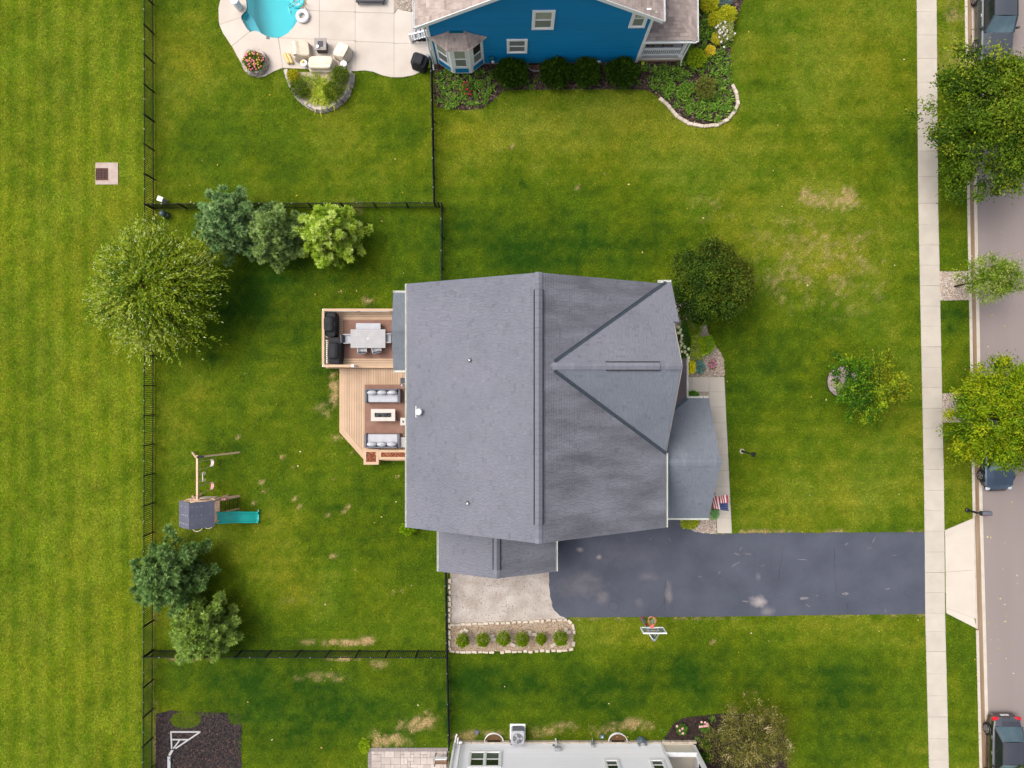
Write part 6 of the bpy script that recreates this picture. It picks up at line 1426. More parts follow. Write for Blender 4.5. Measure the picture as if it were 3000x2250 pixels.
# ------------------------------------------------------------------ cars
def wheel_mesh():
    m = MB(); prof = [(.19,-.1),(.30,-.11),(.335,-.08),(.34,0),(.335,.08),(.30,.11),(.19,.1)]; n = 24; vs = []
    for r, x in prof: vs += [(x,r*math.cos(2*math.pi*i/n),r*math.sin(2*math.pi*i/n)) for i in range(n)]
    fs = [(j*n+i,j*n+(i+1)%n,(j+1)*n+(i+1)%n,(j+1)*n+i) for j in range(len(prof)-1) for i in range(n)]
    m.add(vs, fs); ty = m.mesh('wheel', M['tyre'], smooth=True)
    m = MB(); 
    for k in range(5):
        a = 2*math.pi*k/5
        for s in (-.14,.14): m.beam((-.085,.04*math.cos(a),.04*math.sin(a)),(-.1,.215*math.cos(a+s),.215*math.sin(a+s)),.03,.05,up=(1,0,0))
    m.tube([(-.095,.225*math.cos(2*math.pi*i/24),.225*math.sin(2*math.pi*i/24)) for i in range(24)], .014, 6, closed=True); m.tube([(-.07,0,0),(-.11,0,0)], .05, 10); rim = m.mesh('rim', M['alloy'])
    m = MB(); m.tube([(-.03,0,0),(-.04,0,0)], .21, 20); back = m.mesh('brake_disc', M['black_metal']); return ty, rim, back
TY, RIM, BACK = wheel_mesh()
def car(label, loc, rotz, L=4.6, W=1.82, Hh=1.45, paint='car_black', kind='sedan', extras=()):
    t = thing('parked_car', label, 'car', (0,0,0)); w_ = W/2; k = L/4.6
    suv = kind == 'suv'; belt = .95 if not suv else 1.12; hood = .86 if not suv else 1.08; trunk = .98 if not suv else 1.12; zb = .2 if not suv else .28
    st = [(-2.30,.66,.42,hood*.55,hood*.6),(-2.22,.80,.28,trunk*.80,trunk*.84),(-2.05,.88,zb,trunk*.94,trunk),(-1.6,.96,zb,trunk*.96,trunk+.02),(-1.1,1.0,zb,belt,belt+.02),(-.3,1.0,zb,belt*.985,belt),(.5,1.0,zb,belt*.965,belt*.985),(1.0,.99,zb,hood*.99,hood+.05),(1.5,.97,zb,hood*.94,hood),(1.95,.91,zb,hood*.84,hood*.89),(2.18,.78,.26,hood*.7,hood*.75),(2.30,.58,.36,hood*.55,hood*.58)]
    sec = []
    for y, hw, zl, zs, zc in st:
        h = hw*w_; sec.append([(-h*.93,y*k,zl),(-h,y*k,zl+(zs-zl)*.45),(-h*.985,y*k,zs-.06),(-h*.92,y*k,zs),(-h*.5,y*k,zc),(0,y*k,zc+.012),(h*.5,y*k,zc),(h*.92,y*k,zs),(h*.985,y*k,zs-.06),(h,y*k,zl+(zs-zl)*.45),(h*.93,y*k,zl)])
    m = MB(); n = 11; vs = [p for s in sec for p in s]
    fs = [(i*n+j,(i+1)*n+j,(i+1)*n+(j+1)%n,i*n+(j+1)%n) for i in range(len(sec)-1) for j in range(n)]
    fs += [tuple(range(n)), tuple(range((len(sec)-1)*n,len(sec)*n))[::-1]]
    m.add(vs, fs); body = m.build('body', M[paint], t)
    # greenhouse
    yr, yf, tr_, tf = (-1.75,.95,-1.05,.25) if not suv else (-2.1,.85,-1.85,.2)
    yr, yf, tr_, tf = yr*k, yf*k, tr_*k, tf*k; hb, ht = w_*.90, w_*.70; zt = Hh-.06; zB = belt+.0
    def side(s): return [(s*hb,yf,zB-.01),(s*hb,yr,zB+.03),(s*ht,tr_,zt),(s*ht,tf,zt)]
    m = MB(); q = []
    for i in range(7):
        f = i/6; y = tr_+(tf-tr_)*f
        for j in range(7): g = j/6*2-1; q.append((g*ht, y, zt+(Hh-zt)*(1-g*g)*(1-.5*(2*f-1)**2)))
    m.add(q, [(i*7+j,i*7+j+1,(i+1)*7+j+1,(i+1)*7+j) for i in range(6) for j in range(6)]); m.build('roof', M[paint], t, smooth=True)
    def glass(name, a, b, c, d, bow, mn='car_glass'):
        m = MB(); vs = []; nn = 7
        for i in range(5):
            f = i/4
            for j in range(nn):
                g = j/(nn-1); lo = Vector(a)+(Vector(b)-Vector(a))*g; hi = Vector(d)+(Vector(c)-Vector(d))*g; p_ = lo+(hi-lo)*f
                p_ = p_+Vector(bow)*(1-(2*g-1)**2)*(.4+.6*math.sin(math.pi*f)); vs.append(p_)
        m.add(vs, [(i*nn+j,i*nn+j+1,(i+1)*nn+j+1,(i+1)*nn+j) for i in range(4) for j in range(nn-1)]); return m.build(name, M[mn], t, smooth=True)
    Lf, Rt = side(-1), side(1)
    glass('windshield', Lf[0], Rt[0], Rt[3], Lf[3], (0,.10,.015)); glass('rear_window', Rt[1], Lf[1], Lf[2], Rt[2], (0,-.07,.01))
    for s, q in ((-1,Lf),(1,Rt)):
        a, b, c, d = [Vector(p_) for p_ in q]; am, cm = (a+b)/2, (c+d)/2
        for p0, p1, p2, p3 in ((a,am,cm,d),(am,b,c,cm)): glass('side_window', p0, p1, p2, p3, (0,0,0), 'car_side_glass')
        for p0, p1 in ((a,d),(b,c),(am,cm)): m = MB(); m.beam(p0,p1,.07,.05); m.build('pillar', M[paint], t)
        m = MB(); m.beam(d+Vector((0,.02,.0)),c+Vector((0,-.02,0)),.05,.05); m.build('roof_rail', M[paint if not suv else 'black_metal'], t)
        m = MB(); m.beam(a+Vector((s*.012,0,0)),b+Vector((s*.012,0,0)),.02,.03); m.build('window_trim', M['chrome' if not suv else 'black_metal'], t)
        m = MB(); m.chamf((s*(w_+.1),yf-.25,belt+.06),(.2,.11,.15),.03); m.build('mirror', M[paint], t)
        for yy in (-.15,-1.05): m = MB(); m.chamf((s*(w_*.995),yy*k,belt-.13),(.035,.2,.035),.008); m.build('door_handle', M['chrome'], t)
        for yy in (.45,-.45,-1.3): m = MB(); m.beam((s*w_*1.0,yy*k,zb+.1),(s*w_*.985,yy*k,belt-.06),.012,.012); m.build('door_gap', M['tyre'], t)
        m = MB(); m.chamf((s*w_*.72,2.13*k,hood*.72),(.26,.2,.09),.04); m.build('headlight', M['lamp_clear'], t)
        m = MB(); m.chamf((s*w_*.74,-2.14*k,trunk*.82),(.36,.22,.14),.04); m.build('tail_light', M['red_lamp'], t)
        for yy in (1.38,-1.35):
            z = .34*(1.12 if suv else 1.0); sc_ = 1.12 if suv else 1.0
            wo = put('wheel', TY, t, (s*(w_-.09),yy*k,z), 0, (1,sc_,sc_), (0,0,0 if s < 0 else math.pi)); ORG[wo.name] = Vector((0,0,0))
            put('rim', RIM, wo, (0,0,0)); put('brake_disc', BACK, wo, (0,0,0))
            m = MB(); m.tube([(s*(w_*.998),yy*k+.39*sc_*math.cos(a),z+.39*sc_*math.sin(a)) for a in np.linspace(-.15,math.pi+.15,16)], .03, 6); m.build('wheel_arch', M['black_metal'], t)
    m = MB(); m.chamf((0,-2.27*k,trunk*.6),(.5,.06,.14),.01); m.build('licence_plate', M['plate_white'], t)
    m = MB(); m.beam((-.5,-2.2*k,trunk*.84),(.5,-2.2*k,trunk*.84),.03,.03); m.build('trunk_trim', M['chrome'], t)
    m = MB(); m.beam((-.45,2.28*k,hood*.5),(.45,2.28*k,hood*.5),.06,.2); m.build('grille', M['black_metal'], t)
    for e in extras: e(t)
    t.location = loc; t.rotation_euler = (0,0,rotz); return t
RD = -.133
car('black sedan with red tail lights parked along the kerb below the driveway', (29.72,-22.3,RD), math.pi, 4.7, 1.82, 1.46)
car('dark blue grey car with its nose showing under the bright street tree', (29.30,-4.15,RD), math.pi+R(2), 4.6, 1.84, 1.47, 'car_blue')
def papers(t):
    m = MB(); m.add([(.35,.78,1.2),(.62,.70,1.24),(.6,.45,1.37),(.32,.5,1.35)], [(0,1,2,3)]); m.build('dashboard_paper', M['paper_white'], t)
car('large black sport utility vehicle half covered by the big street tree', (29.05,21.9,RD), math.pi, 4.95, 1.98, 1.78, 'car_suv', 'suv')
# ------------------------------------------------------------------ foliage builders
KL = K*1.45
def unit(a): return a/np.maximum(np.linalg.norm(a, axis=-1, keepdims=True), 1e-6)
def leaf_mesh(C, D, N, length, width, fold=.15):
    """diamond leaves: C centres, D long axis, N normal"""
    D = unit(D); S_ = unit(np.cross(D, N)); N = np.cross(S_, D); l = np.asarray(length)[:, None]; w_ = np.asarray(width)[:, None]
    V = np.stack([C-D*l/2, C+S_*w_/2+N*w_*fold-D*l*.05, C+D*l/2, C-S_*w_/2+N*w_*fold-D*l*.05], 1).reshape(-1, 3)
    return V, np.arange(len(C)*4).reshape(-1, 4)
def pal_pick(pal, idx, rg, jit=.12, k=KL):
    p = np.array([S(*c, k) for c in pal]); c = p[idx]; return c*rg.uniform(1-jit, 1+jit, (len(idx), 1))*rg.normal(1, .05, (len(idx), 3))
def limb_tubes(m, base, top, r0, targets, rg, n0=.35):
    m.tube([base, base+(top-base)*.35+Vector((.05,.03,0)), base+(top-base)*.7, top], [r0*1.15, r0*.85, r0*.6, r0*.25], 9)
    for tg in targets:
        f = rg.uniform(n0, .85); a = base+(top-base)*f; tg = Vector(tg); mid = a+(tg-a)*.5+Vector((0,0,.12*(tg-a).length))
        m.tube([a, mid, tg], [r0*.38*(1.1-f*.6), r0*.24*(1.1-f*.6), r0*.06], 6)
def tree(name, label, u, v, zc, rad, base_z=0.0, ncl=260, per=90, csz=.34, leaf=(.10,.17), asp=.55, pal=(), w8=None, seed=0, trunk=.13, lobes=.22, hollow=.45, droop=0.0, group=None, yel=None, top=None, flat=.0, lim=18):
    """deciduous tree > trunk, crown; (u, v) is where the crown's middle shows in the photo"""
    rg = np.random.default_rng(seed); c = P(u, v, zc); base = Vector((c.x, c.y, base_z)); t = thing(name, label, 'tree', base, group)
    d = unit(rg.normal(size=(ncl, 3))); ph = np.arctan2(d[:,1], d[:,0]); d[:,2] = np.where(d[:,2] < -.35, -d[:,2], d[:,2]); d = unit(d)
    a = rg.uniform(0, 6.28, 6); lob = 1+lobes*(np.sin(3*ph+a[0]+2*d[:,2])*.5+np.sin(5*ph+a[1]-3*d[:,2])*.35+np.sin(9*ph+a[2])*.25)
    r = (hollow+(1-hollow)*rg.random(ncl)**.5)*lob; cc = np.array(c)+d*r[:,None]*np.array(rad)
    n = ncl*per; ci = np.repeat(np.arange(ncl), per); sz = csz*rg.uniform(.7,1.3,ncl)
    off = rg.normal(size=(n,3))*np.array([1,1,.65])*sz[ci][:,None]*.62; L = cc[ci]+off
    out = unit(L-np.array(c)+rg.normal(size=(n,3))*.01); D = unit(out*np.array([1,1,.2])+rg.normal(size=(n,3))*.75+np.array([0,0,-droop])); N = unit(unit(off)*1.1+out*.3+np.array([0,0,.6])+rg.normal(size=(n,3))*.3)
    ln = rg.uniform(*leaf, n); V, F = leaf_mesh(L, D, N, ln, ln*asp)
    clp = rg.choice(len(pal), ncl, p=w8); idx = np.where(rg.random(n) < .7, clp[ci], rg.choice(len(pal), n, p=w8)); C = pal_pick(pal, idx, rg)
    if yel is not None:
        y = np.array(S(*yel[0], KL)); k = np.clip((d[ci]@np.array(yel[1]))*.8-.1+rg.normal(size=n)*.25, 0, 1)[:,None]*yel[2]; C = C*(1-k)+y*k
    m = MB(); topv = Vector((c.x, c.y, zc+rad[2]*.55)); tg = [tuple(cc[i]) for i in rg.choice(ncl, lim, replace=False)]
    limb_tubes(m, base, topv, trunk, tg, rg); m.build('trunk', M['bark'], t, smooth=True)
    colmesh('crown', V, F, np.repeat(C, 4, 0), 'leaf', t); return t
def willow(label, u, v, zc, rad, pal, seed, nst=1700):
    rg = np.random.default_rng(seed); c = P(u, v, zc); t = thing('willowy_tree', label, 'tree', (c.x,c.y,0)); k = 30
    ns = 66; gp = rg.uniform(0,6.28,ns); gr = rg.uniform(.0,1,ns)**.75; ge = rg.uniform(.25,1,ns); gi = rg.integers(0,ns,nst)
    ph = gp[gi]+rg.normal(0,.16,nst)/np.maximum(gr[gi],.25); rr = np.clip(gr[gi]+rg.normal(0,.09,nst),.03,1.05); el = np.clip(ge[gi]+rg.normal(0,.06,nst),.1,1)
    s0 = np.stack([np.cos(ph)*rr*rad[0]*.62, np.sin(ph)*rr*rad[1]*.62, rad[2]*(1-rr**2)*el*.9-.2], 1)
    dr = np.stack([np.cos(ph), np.sin(ph), .35-.3*rr], 1)+rg.normal(size=(nst,3))*.3; wild = (rg.random(nst) < .22)[:,None]; s0 = np.where(wild, unit(rg.normal(size=(nst,3)))*rg.random((nst,1))**.4*np.array([rad[0]*.6,rad[1]*.6,rad[2]*.75]), s0); dr = unit(np.where(wild, dr*.35+rg.normal(size=(nst,3))*np.array([.7,.7,.35]), dr)); ln = rg.uniform(.8,1.75,nst)*(.5+.65*rr)
    lob = 1+.14*np.sin(4*ph+1)+.12*np.sin(7*ph+2.3)+.1*np.sin(11*ph)
    f = np.linspace(.05,1,k)[None,:,None]; pts = s0[:,None,:]+dr[:,None,:]*(ln*lob)[:,None,None]*f + np.array([0,0,-.55])*(f**2)*ln[:,None,None]
    L = (pts+rg.normal(size=pts.shape)*.06).reshape(-1,3)+np.array(c); n = len(L); D = np.repeat(dr, k, 0)+rg.normal(size=(n,3))*.5; N = np.array([0,0,1])+rg.normal(size=(n,3))*.5
    l = rg.uniform(.12,.22,n); V, F = leaf_mesh(L, D, N, l, l*.32)
    gc = rg.choice(len(pal), ns, p=[.32,.3,.2,.18]); si = gc[gi]; idx = np.where(rg.random(n) < .6, np.repeat(si, k), rg.choice(len(pal), n)); C = pal_pick(pal, idx, rg)
    pale = ((rg.random(n) < .07) & (np.tile(np.linspace(0,1,k), nst) > .45))[:,None]; C = np.where(pale, np.array(S(196,204,150,KL)), C)
    m = MB(); tg = [tuple(np.array(c)+s0[i]) for i in rg.choice(nst, 26, replace=False)]; limb_tubes(m, Vector((c.x,c.y,0)), Vector((c.x,c.y,zc+rad[2]*.5)), .2, tg, rg); m.build('trunk', M['bark'], t, smooth=True)
    colmesh('crown', V, F, np.repeat(C, 4, 0), 'leaf', t); return t
def pine(label, u, v, zc, r, h, pal, seed, puff=(.2,.3), whorls=10, tufts=9, ndl=46, group=None, needle=.016, kb=2.7):
    """pine > trunk, branches in whorls, crown of needle tufts at the branch ends"""
    rg = np.random.default_rng(seed); c = P(u, v, zc); t = thing('pine_tree', label, 'tree', (c.x,c.y,0), group)
    m = MB(); m.tube([(c.x,c.y,0),(c.x+.03,c.y,h*.5),(c.x,c.y,h-.1)], [.13,.09,.02], 8); m.build('trunk', M['bark'], t, smooth=True)
    TP = []; TD = []; TS = []; m = MB()
    for w_ in range(whorls):
        f = (w_+.5)/whorls; z = h*(.12+.86*f); br = r*(1-f**1.6*.93)*rg.uniform(.9,1.08); nb = int(rg.integers(6,9)) if f < .85 else 5; a0 = rg.uniform(0,6.28)
        for b in range(nb):
            a = a0+2*math.pi*b/nb+rg.uniform(-.25,.25); L = br*rg.uniform(.72,1.12); d = np.array([math.cos(a),math.sin(a),0]); up = .25+.3*f
            p0 = np.array([c.x,c.y,z]); tip = p0+d*L+np.array([0,0,L*up]); m.tube([p0, p0+d*L*.5+np.array([0,0,L*up*.3]), tip], [.035,.022,.008], 5)
            nt = max(3, int(tufts*L/r*1.15)+2)
            for k in range(nt):
                g = (.28+.72*(k+rg.random()*.8)/nt); sd_ = rg.uniform(-1,1)*(.34*L*(1.15-g)+.10); q = p0+d*L*g+np.array([-d[1],d[0],0])*sd_+np.array([0,0,L*up*g*g+rg.uniform(-.05,.12)])
                TP.append(q); TD.append(unit(d*.75+np.array([0,0,.8])+rg.normal(size=3)*.22)); TS.append(rg.uniform(*puff))
            TP.append(tip); TD.append(unit(d+np.array([0,0,.7]))); TS.append(puff[1])
    TP.append(np.array([c.x,c.y,h])); TD.append(np.array([0,0,1.])); TS.append(puff[1])
    m.build('branches', M['bark'], t)
    TP, TD, TS = np.array(TP), np.array(TD), np.array(TS); nt = len(TP); n = nt*ndl; ti = np.repeat(np.arange(nt), ndl)
    nd = unit(TD[ti]*.75+unit(rg.normal(size=(n,3)))*.95); ln = TS[ti]*rg.uniform(.75,1.1,n); root = TP[ti]-TD[ti]*TS[ti][:,None]*.25*rg.random((n,1))
    Cn = root+nd*ln[:,None]*.5; N = unit(np.cross(nd, rg.normal(size=(n,3)))); wd = np.full(n, needle)*(TS[ti]/.25)*rg.uniform(1.4,2.6,n); V, F = leaf_mesh(Cn, nd, N, ln, wd*2, .0)
    tp = rg.choice(len(pal), nt); C = pal_pick(pal, tp[ti], rg, .1, K*kb); colmesh('crown', V, F, np.repeat(C,4,0), 'needle', t); return t
def leafball(name, parent, c, rad, n, leaf, pal, seed, asp=.5, out=.7, up=.4, mname='leaf', zmin=-.3, clump=0, k=KL, shell=.75):
    rg = np.random.default_rng(seed); d = unit(rg.normal(size=(n,3))); d[:,2] = np.where(d[:,2] < zmin, -d[:,2], d[:,2])
    ph = np.arctan2(d[:,1],d[:,0]); lob = 1+.07*np.sin(5*ph+seed)+.06*np.sin(9*ph+2*d[:,2]*3+seed*2)+.05*np.sin(14*ph+d[:,2]*7)
    r = (shell+(1-shell)*rg.random(n))*lob; L = np.array(c)+d*r[:,None]*np.array(rad); D = unit(d*out+np.array([0,0,up])+rg.normal(size=(n,3))*.45); N = unit(d+rg.normal(size=(n,3))*.5)
    l = rg.uniform(*leaf, n); V, F = leaf_mesh(L, D, N, l, l*asp); C = pal_pick(pal, rg.choice(len(pal), n), rg, k=k); return colmesh(name, V, F, np.repeat(C,4,0), mname, parent)
def shrub(name, label, u, v, rad, h, pal, seed, n=1500, leaf=(.06,.11), asp=.5, group=None, up=.4, out=.7, zm=.5, core=S(30,38,18,K), cat='shrub', base=0.02, k=K*1.95):
    """rounded shrub > foliage, stems; (u, v) is the middle of its foliage"""
    c = P(u, v, h*zm); t = thing(name, label, cat, (c.x,c.y,base), group)
    leafball('foliage', t, (c.x,c.y,base+h*.52), (rad[0],rad[1],h*.5), n, leaf, pal, seed, asp, out, up, k=k)
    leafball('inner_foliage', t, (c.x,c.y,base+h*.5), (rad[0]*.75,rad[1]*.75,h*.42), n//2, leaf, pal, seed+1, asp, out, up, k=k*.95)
    m = MB(); rd = random.Random(seed)
    for i in range(6): a = 2*math.pi*i/6; m.tube([(c.x+.03*math.cos(a),c.y+.03*math.sin(a),base-.01),(c.x+rad[0]*.4*math.cos(a),c.y+rad[1]*.4*math.sin(a),base+h*.6)], [.02,.006], 5)
    m.build('stems', M['bark'], t); return t
def blossoms(t, pts, r, col, name='blossom', flat_=.7, seed=0):
    for i, (x, y, z) in enumerate(pts):
        m = MB(); m.blob((x,y,z),(r,r,r*flat_),8,5,.12,seed+i); o = m.build(name, col, t)
# ------------------------------------------------------------------ trees
GW_ = [(112,136,22),(142,160,34),(74,102,14),(168,180,66)]
willow('large loose willowy tree with pale leaf tips over the back fence', 448,846,3.6,(4.25,4.1,2.4),GW_,3,2300)
pine('blue green pine next to the willowy tree in the pine row', 672,655,2.4,2.25,4.6,[(112,136,84),(98,124,74),(126,148,98),(92,118,72)],11,tufts=13,whorls=11)
pine('dull green pine in the middle of the pine row', 808,685,2.2,2.05,4.2,[(116,134,74),(102,122,64),(128,146,86),(108,128,78)],12,tufts=13,whorls=10)
pine('bright yellow green pine with plump rounded tufts at the end of the row', 962,688,2.3,2.0,4.4,[(164,182,72),(146,168,56),(182,196,104),(128,154,44)],13,puff=(.22,.32),tufts=8,whorls=9,ndl=60,kb=2.15)
pine('deep green pine beside the playset with a few browned needles', 492,1692,2.3,2.4,4.4,[(96,122,66),(108,134,78),(84,110,56),(100,126,68)],14,puff=(.22,.33),kb=2.5,tufts=14,whorls=11)
pine('lighter olive green pine at the back fence corner below the deep green pine', 592,1850,2.0,2.1,3.9,[(118,138,60),(128,148,72),(104,126,50),(114,136,66)],15,puff=(.21,.32),kb=2.5,tufts=13,whorls=10)
tree('shade_tree','dense dark round tree against the front gable of the grey roofed house',2085,830,3.2,(2.2,2.2,1.95),ncl=190,per=210,csz=.33,leaf=(.09,.15),pal=[(54,80,18),(40,62,14),(72,98,24),(96,112,28)],w8=[.35,.3,.25,.1],seed=21,yel=((170,150,44),(.8,.35,.1),.3),trunk=.14,lobes=.16)
tree('young_tree','small open young tree with yellowing leaves in a stone ring',2535,1125,2.5,(2.0,1.85,1.4),ncl=200,per=95,csz=.22,leaf=(.09,.15),pal=[(58,100,18),(84,128,20),(40,78,14),(140,164,30)],w8=[.35,.3,.2,.15],seed=22,yel=((200,192,40),(.9,.2,.2),.6),trunk=.07,lobes=.45,hollow=.25,lim=30)
tree('street_tree','big leafy street tree overhanging sidewalk and black utility vehicle',2905,352,4.2,(3.6,3.95,3.0),ncl=330,per=180,csz=.42,leaf=(.11,.19),pal=[(82,108,18),(60,88,16),(104,128,24),(44,70,14),(136,148,36)],w8=[.3,.25,.2,.15,.1],seed=23,yel=((160,166,40),(.6,.2,.5),.25),trunk=.2,lobes=.3,hollow=.3,lim=30)
tree('street_tree','slim pale green street tree leaning over the road from its stone bed',2908,815,3.4,(1.75,1.15,1.3),ncl=150,per=80,csz=.26,leaf=(.08,.15),asp=.4,pal=[(112,138,34),(136,156,56),(90,118,26),(156,170,84)],seed=24,trunk=.06,lobes=.4,hollow=.2,lim=24)
tree('street_tree','rounded bright yellow green street tree over the dark blue grey car',2930,1222,3.8,(3.0,2.95,2.6),ncl=260,per=180,csz=.38,leaf=(.13,.22),asp=.36,pal=[(124,146,10),(96,124,10),(156,166,20),(64,96,10)],w8=[.35,.3,.2,.15],seed=25,trunk=.17,lobes=.25,hollow=.4,droop=.3,lim=24)
tree('ornamental_tree','olive brown blossoming tree in the dark bed beside the light grey house',2192,2155,2.3,(2.5,2.25,1.7),ncl=300,per=66,csz=.24,leaf=(.06,.11),asp=.5,pal=[(128,124,56),(104,104,42),(160,148,86),(86,92,36),(196,180,136)],w8=[.32,.27,.17,.19,.05],seed=26,trunk=.09,lobes=.22,hollow=.25,lim=40)
m = MB()
# ------------------------------------------------------------------ hedge bed globes
HB = [(150,168,26),(118,142,20),(92,120,18),(76,104,18)]
for i, (u, v, r, h, lab) in enumerate([(1356,1876,.36,1.42,'round green shrub at the fence end of the hedge row'),(1415,1874,.37,1.42,'round green shrub second from the fence in the hedge row'),(1475,1870,.39,1.58,'round green shrub third from the fence in the hedge row'),(1530,1873,.38,1.5,'round green shrub fourth from the fence in the hedge row'),(1585,1872,.29,1.12,'smallest round green shrub in the hedge row'),(1642,1870,.39,1.58,'round green shrub at the driveway end of the hedge row')]):
    shrub('globe_shrub', lab, u, v, (r*1.12,r*1.12), h, HB, 60+i*3, 2600, (.05,.085), .45, 'row of globe shrubs in the hedge bed', zm=.6)
# ------------------------------------------------------------------ blue house bed
YEW = [(44,72,18),(34,58,14),(58,90,22),(84,114,26)]
for i, (u, v, rx, ry, lab) in enumerate([(1498,218,1.05,.9,'dark green yew next to the teal meter box'),(1628,218,1.0,.92,'dark green yew between the window well and its twin yew'),(1716,216,.88,.9,'dark green yew standing between two other yews'),(1822,217,1.02,.92,'dark green yew nearest the porch of the blue house')]):
    shrub('yew_shrub', lab, u, v, (rx,ry), 1.3, YEW, 80+i*3, 4200, (.2,.4), .14, 'row of dark yews along the blue wall', up=1.1, out=.7, zm=.45)
def lance_mesh(seed, n=30, L=(.16,.3), w_=.055, pal=((106,146,44),(84,126,34),(130,164,62))):
    rg = np.random.default_rng(seed); a = rg.uniform(0,6.28,n); el = rg.uniform(.15,1.1,n); d = np.stack([np.cos(a)*np.cos(el),np.sin(a)*np.cos(el),np.sin(el)],1); l = rg.uniform(*L,n)
    root = np.stack([rg.normal(0,.09,n),rg.normal(0,.09,n),rg.uniform(.0,.16,n)],1); N = unit(np.array([0,0,1])-d*d[:,2:3]*.5+rg.normal(size=(n,3))*.25)
    V, F = leaf_mesh(root+d*l[:,None]*.5, d, N, l, np.full(n,w_)*rg.uniform(.8,1.3,n), .2); C = pal_pick(list(pal), rg.choice(len(pal),n), rg)
    o = colmesh('perennial_clump', V, F, np.repeat(C,4,0), 'leaf'); me = o.data; bpy.data.objects.remove(o); return me
LM = [lance_mesh(200+i) for i in range(5)]
def clumps(pts, label, group, base=.02, sc=(.8,1.3), meshes=None):
    for i, (x, y) in enumerate(pts):
        o = bpy.data.objects.new('perennial_clump', (meshes or LM)[i%5]); COL.objects.link(o); s = random.uniform(*sc); o.location = (x,y,base); o.scale = (s,s,s); o.rotation_euler = (0,0,random.uniform(0,6.28)); tag(o, label, 'plant', group)
def poisson(poly, n, dmin, seed, avoid=()):
    pts = scatter(poly, n*30, seed); out = []
    for p in pts:
        if all((p[0]-q[0])**2+(p[1]-q[1])**2 > dmin*dmin for q in out) and all((p[0]-a[0])**2+(p[1]-a[1])**2 > a[2]**2 for a in avoid):
            out.append(tuple(p))
            if len(out) >= n: break
    return out
A1 = P(1372,258); clumps(poisson([(1280,225),(1300,212),(1440,215),(1455,265),(1430,298),(1400,312),(1330,315),(1290,305),(1278,280)], 34, .34, 301, [(A1.x,A1.y,.35)]), 'lance leaved green clump in the mulch below the bay window', 'perennials below the bay window')
BP = poisson([(1885,200),(1985,195),(2000,150),(2030,40),(2060,-20),(2130,60),(2128,150),(2135,230),(2148,300),(2130,335),(2090,358),(2030,350),(1985,325),(1950,290),(1905,255)], 92, .36, 302, [(*P(u,v)[:2],r) for u,v,r in ((2065,255,.62),(2040,175,.45),(2080,150,.3),(2100,112,.3),(2098,60,.4),(2125,45,.4),(2075,15,.4),(2120,90,.4))])
clumps(BP, 'lance leaved green clump in the wide mulch bed beside the porch', 'perennials beside the porch', sc=(.95,1.5))
clumps([P(u,v)[:2] for u,v in ((1545,240),(1570,238),(1553,255),(1872,243))], 'small sparse green clump in the mulch between the dark yews', 'sparse clumps between the yews', sc=(.6,.8))
t = shrub('rose_bush','low rose bush with red blooms in the bed under the bay window',1372,258,(.32,.4),.5,[(70,104,40),(90,124,50)],310,500,(.05,.09))
blossoms(t, [(*P(u,v,.5)[:2],.5+.04*math.sin(u)) for u,v in ((1363,242),(1369,241),(1372,252),(1357,248),(1366,261),(1371,263),(1350,264),(1374,275),(1380,276),(1364,276),(1378,268))], .055, M['flag_red'])
YL = [(206,194,44),(180,184,40),(150,164,40)]
for i, (u,v,r,h,pal,lab) in enumerate([(2078,12,(.6,.55),.7,YL,'golden shrub touching the porch side of the wide bed'),(2098,58,(.55,.5),.65,YL,'golden shrub between the white flowered shrub and the golden trio'),(2128,45,(.65,.6),.75,YL,'larger golden shrub at the lawn side of the bed'),(2100,113,(.35,.4),.45,[(206,196,64),(180,178,54)],'small amber shrub below the white flowered shrub'),(2080,150,(.33,.35),.4,[(226,208,70),(206,192,60)],'tiny bright amber shrub in the wide bed'),(2040,172,(.62,.6),.7,[(150,176,30),(170,184,40),(120,150,26)],'lime green shrub close to the porch corner post'),(2066,258,(.68,.72),.85,[(112,124,50),(90,106,40),(136,132,60)],'olive green shrub in the middle of the wide bed')]):
    shrub('garden_shrub', lab, u, v, r, h, pal, 320+i*3, 1700, (.07,.13), .4, 'shrubs in the wide bed')
t = shrub('flowering_shrub','white flowered shrub at the lawn edge of the wide bed',2122,92,(.6,.75),.7,[(150,160,90),(120,140,60),(170,170,110)],350,1500,(.07,.12)); rg_ = np.random.default_rng(9)
blossoms(t, [(*P(2122+rg_.normal(0,14),92+rg_.normal(0,18),.7)[:2], .62+rg_.uniform(-.08,.06)) for _ in range(26)], .07, M['flag_white'])
shrub('blue_spruce','low blue grey spruce at the top of the wide bed',2120,2,(.55,.5),.6,[(120,146,146),(98,126,128),(140,164,164)],360,1500,(.07,.13),.2)
# ------------------------------------------------------------------ raised bed and planter
c = P(942,270,.5); t = thing('ornamental_grass','bright lime fountain grass in the raised stone bed','grass clump',(c.x,c.y,.36)); rg_ = np.random.default_rng(71); n = 520
a = rg_.uniform(0,6.28,n); ro = np.stack([c.x+rg_.normal(0,.36,n), c.y+rg_.normal(0,.38,n), np.full(n,.36)],1); L = rg_.uniform(.35,.75,n); d = np.stack([np.cos(a),np.sin(a),np.zeros(n)],1); V = []; F = []; Cc = pal_pick([(176,186,40),(150,170,34),(120,148,30),(196,196,80)], rg_.choice(4,n), rg_)
for i in range(n):
    sd_ = np.array([-d[i,1],d[i,0],0])*.018; b = len(V)
    for f, wd in ((0,1),(.5,1),(1,.15)): q = ro[i]+d[i]*L[i]*f*.8+np.array([0,0,L[i]*(1.1*f-.85*f*f)]); V += [q-sd_*wd, q+sd_*wd]
    F += [(b,b+1,b+3,b+2),(b+2,b+3,b+5,b+4)]
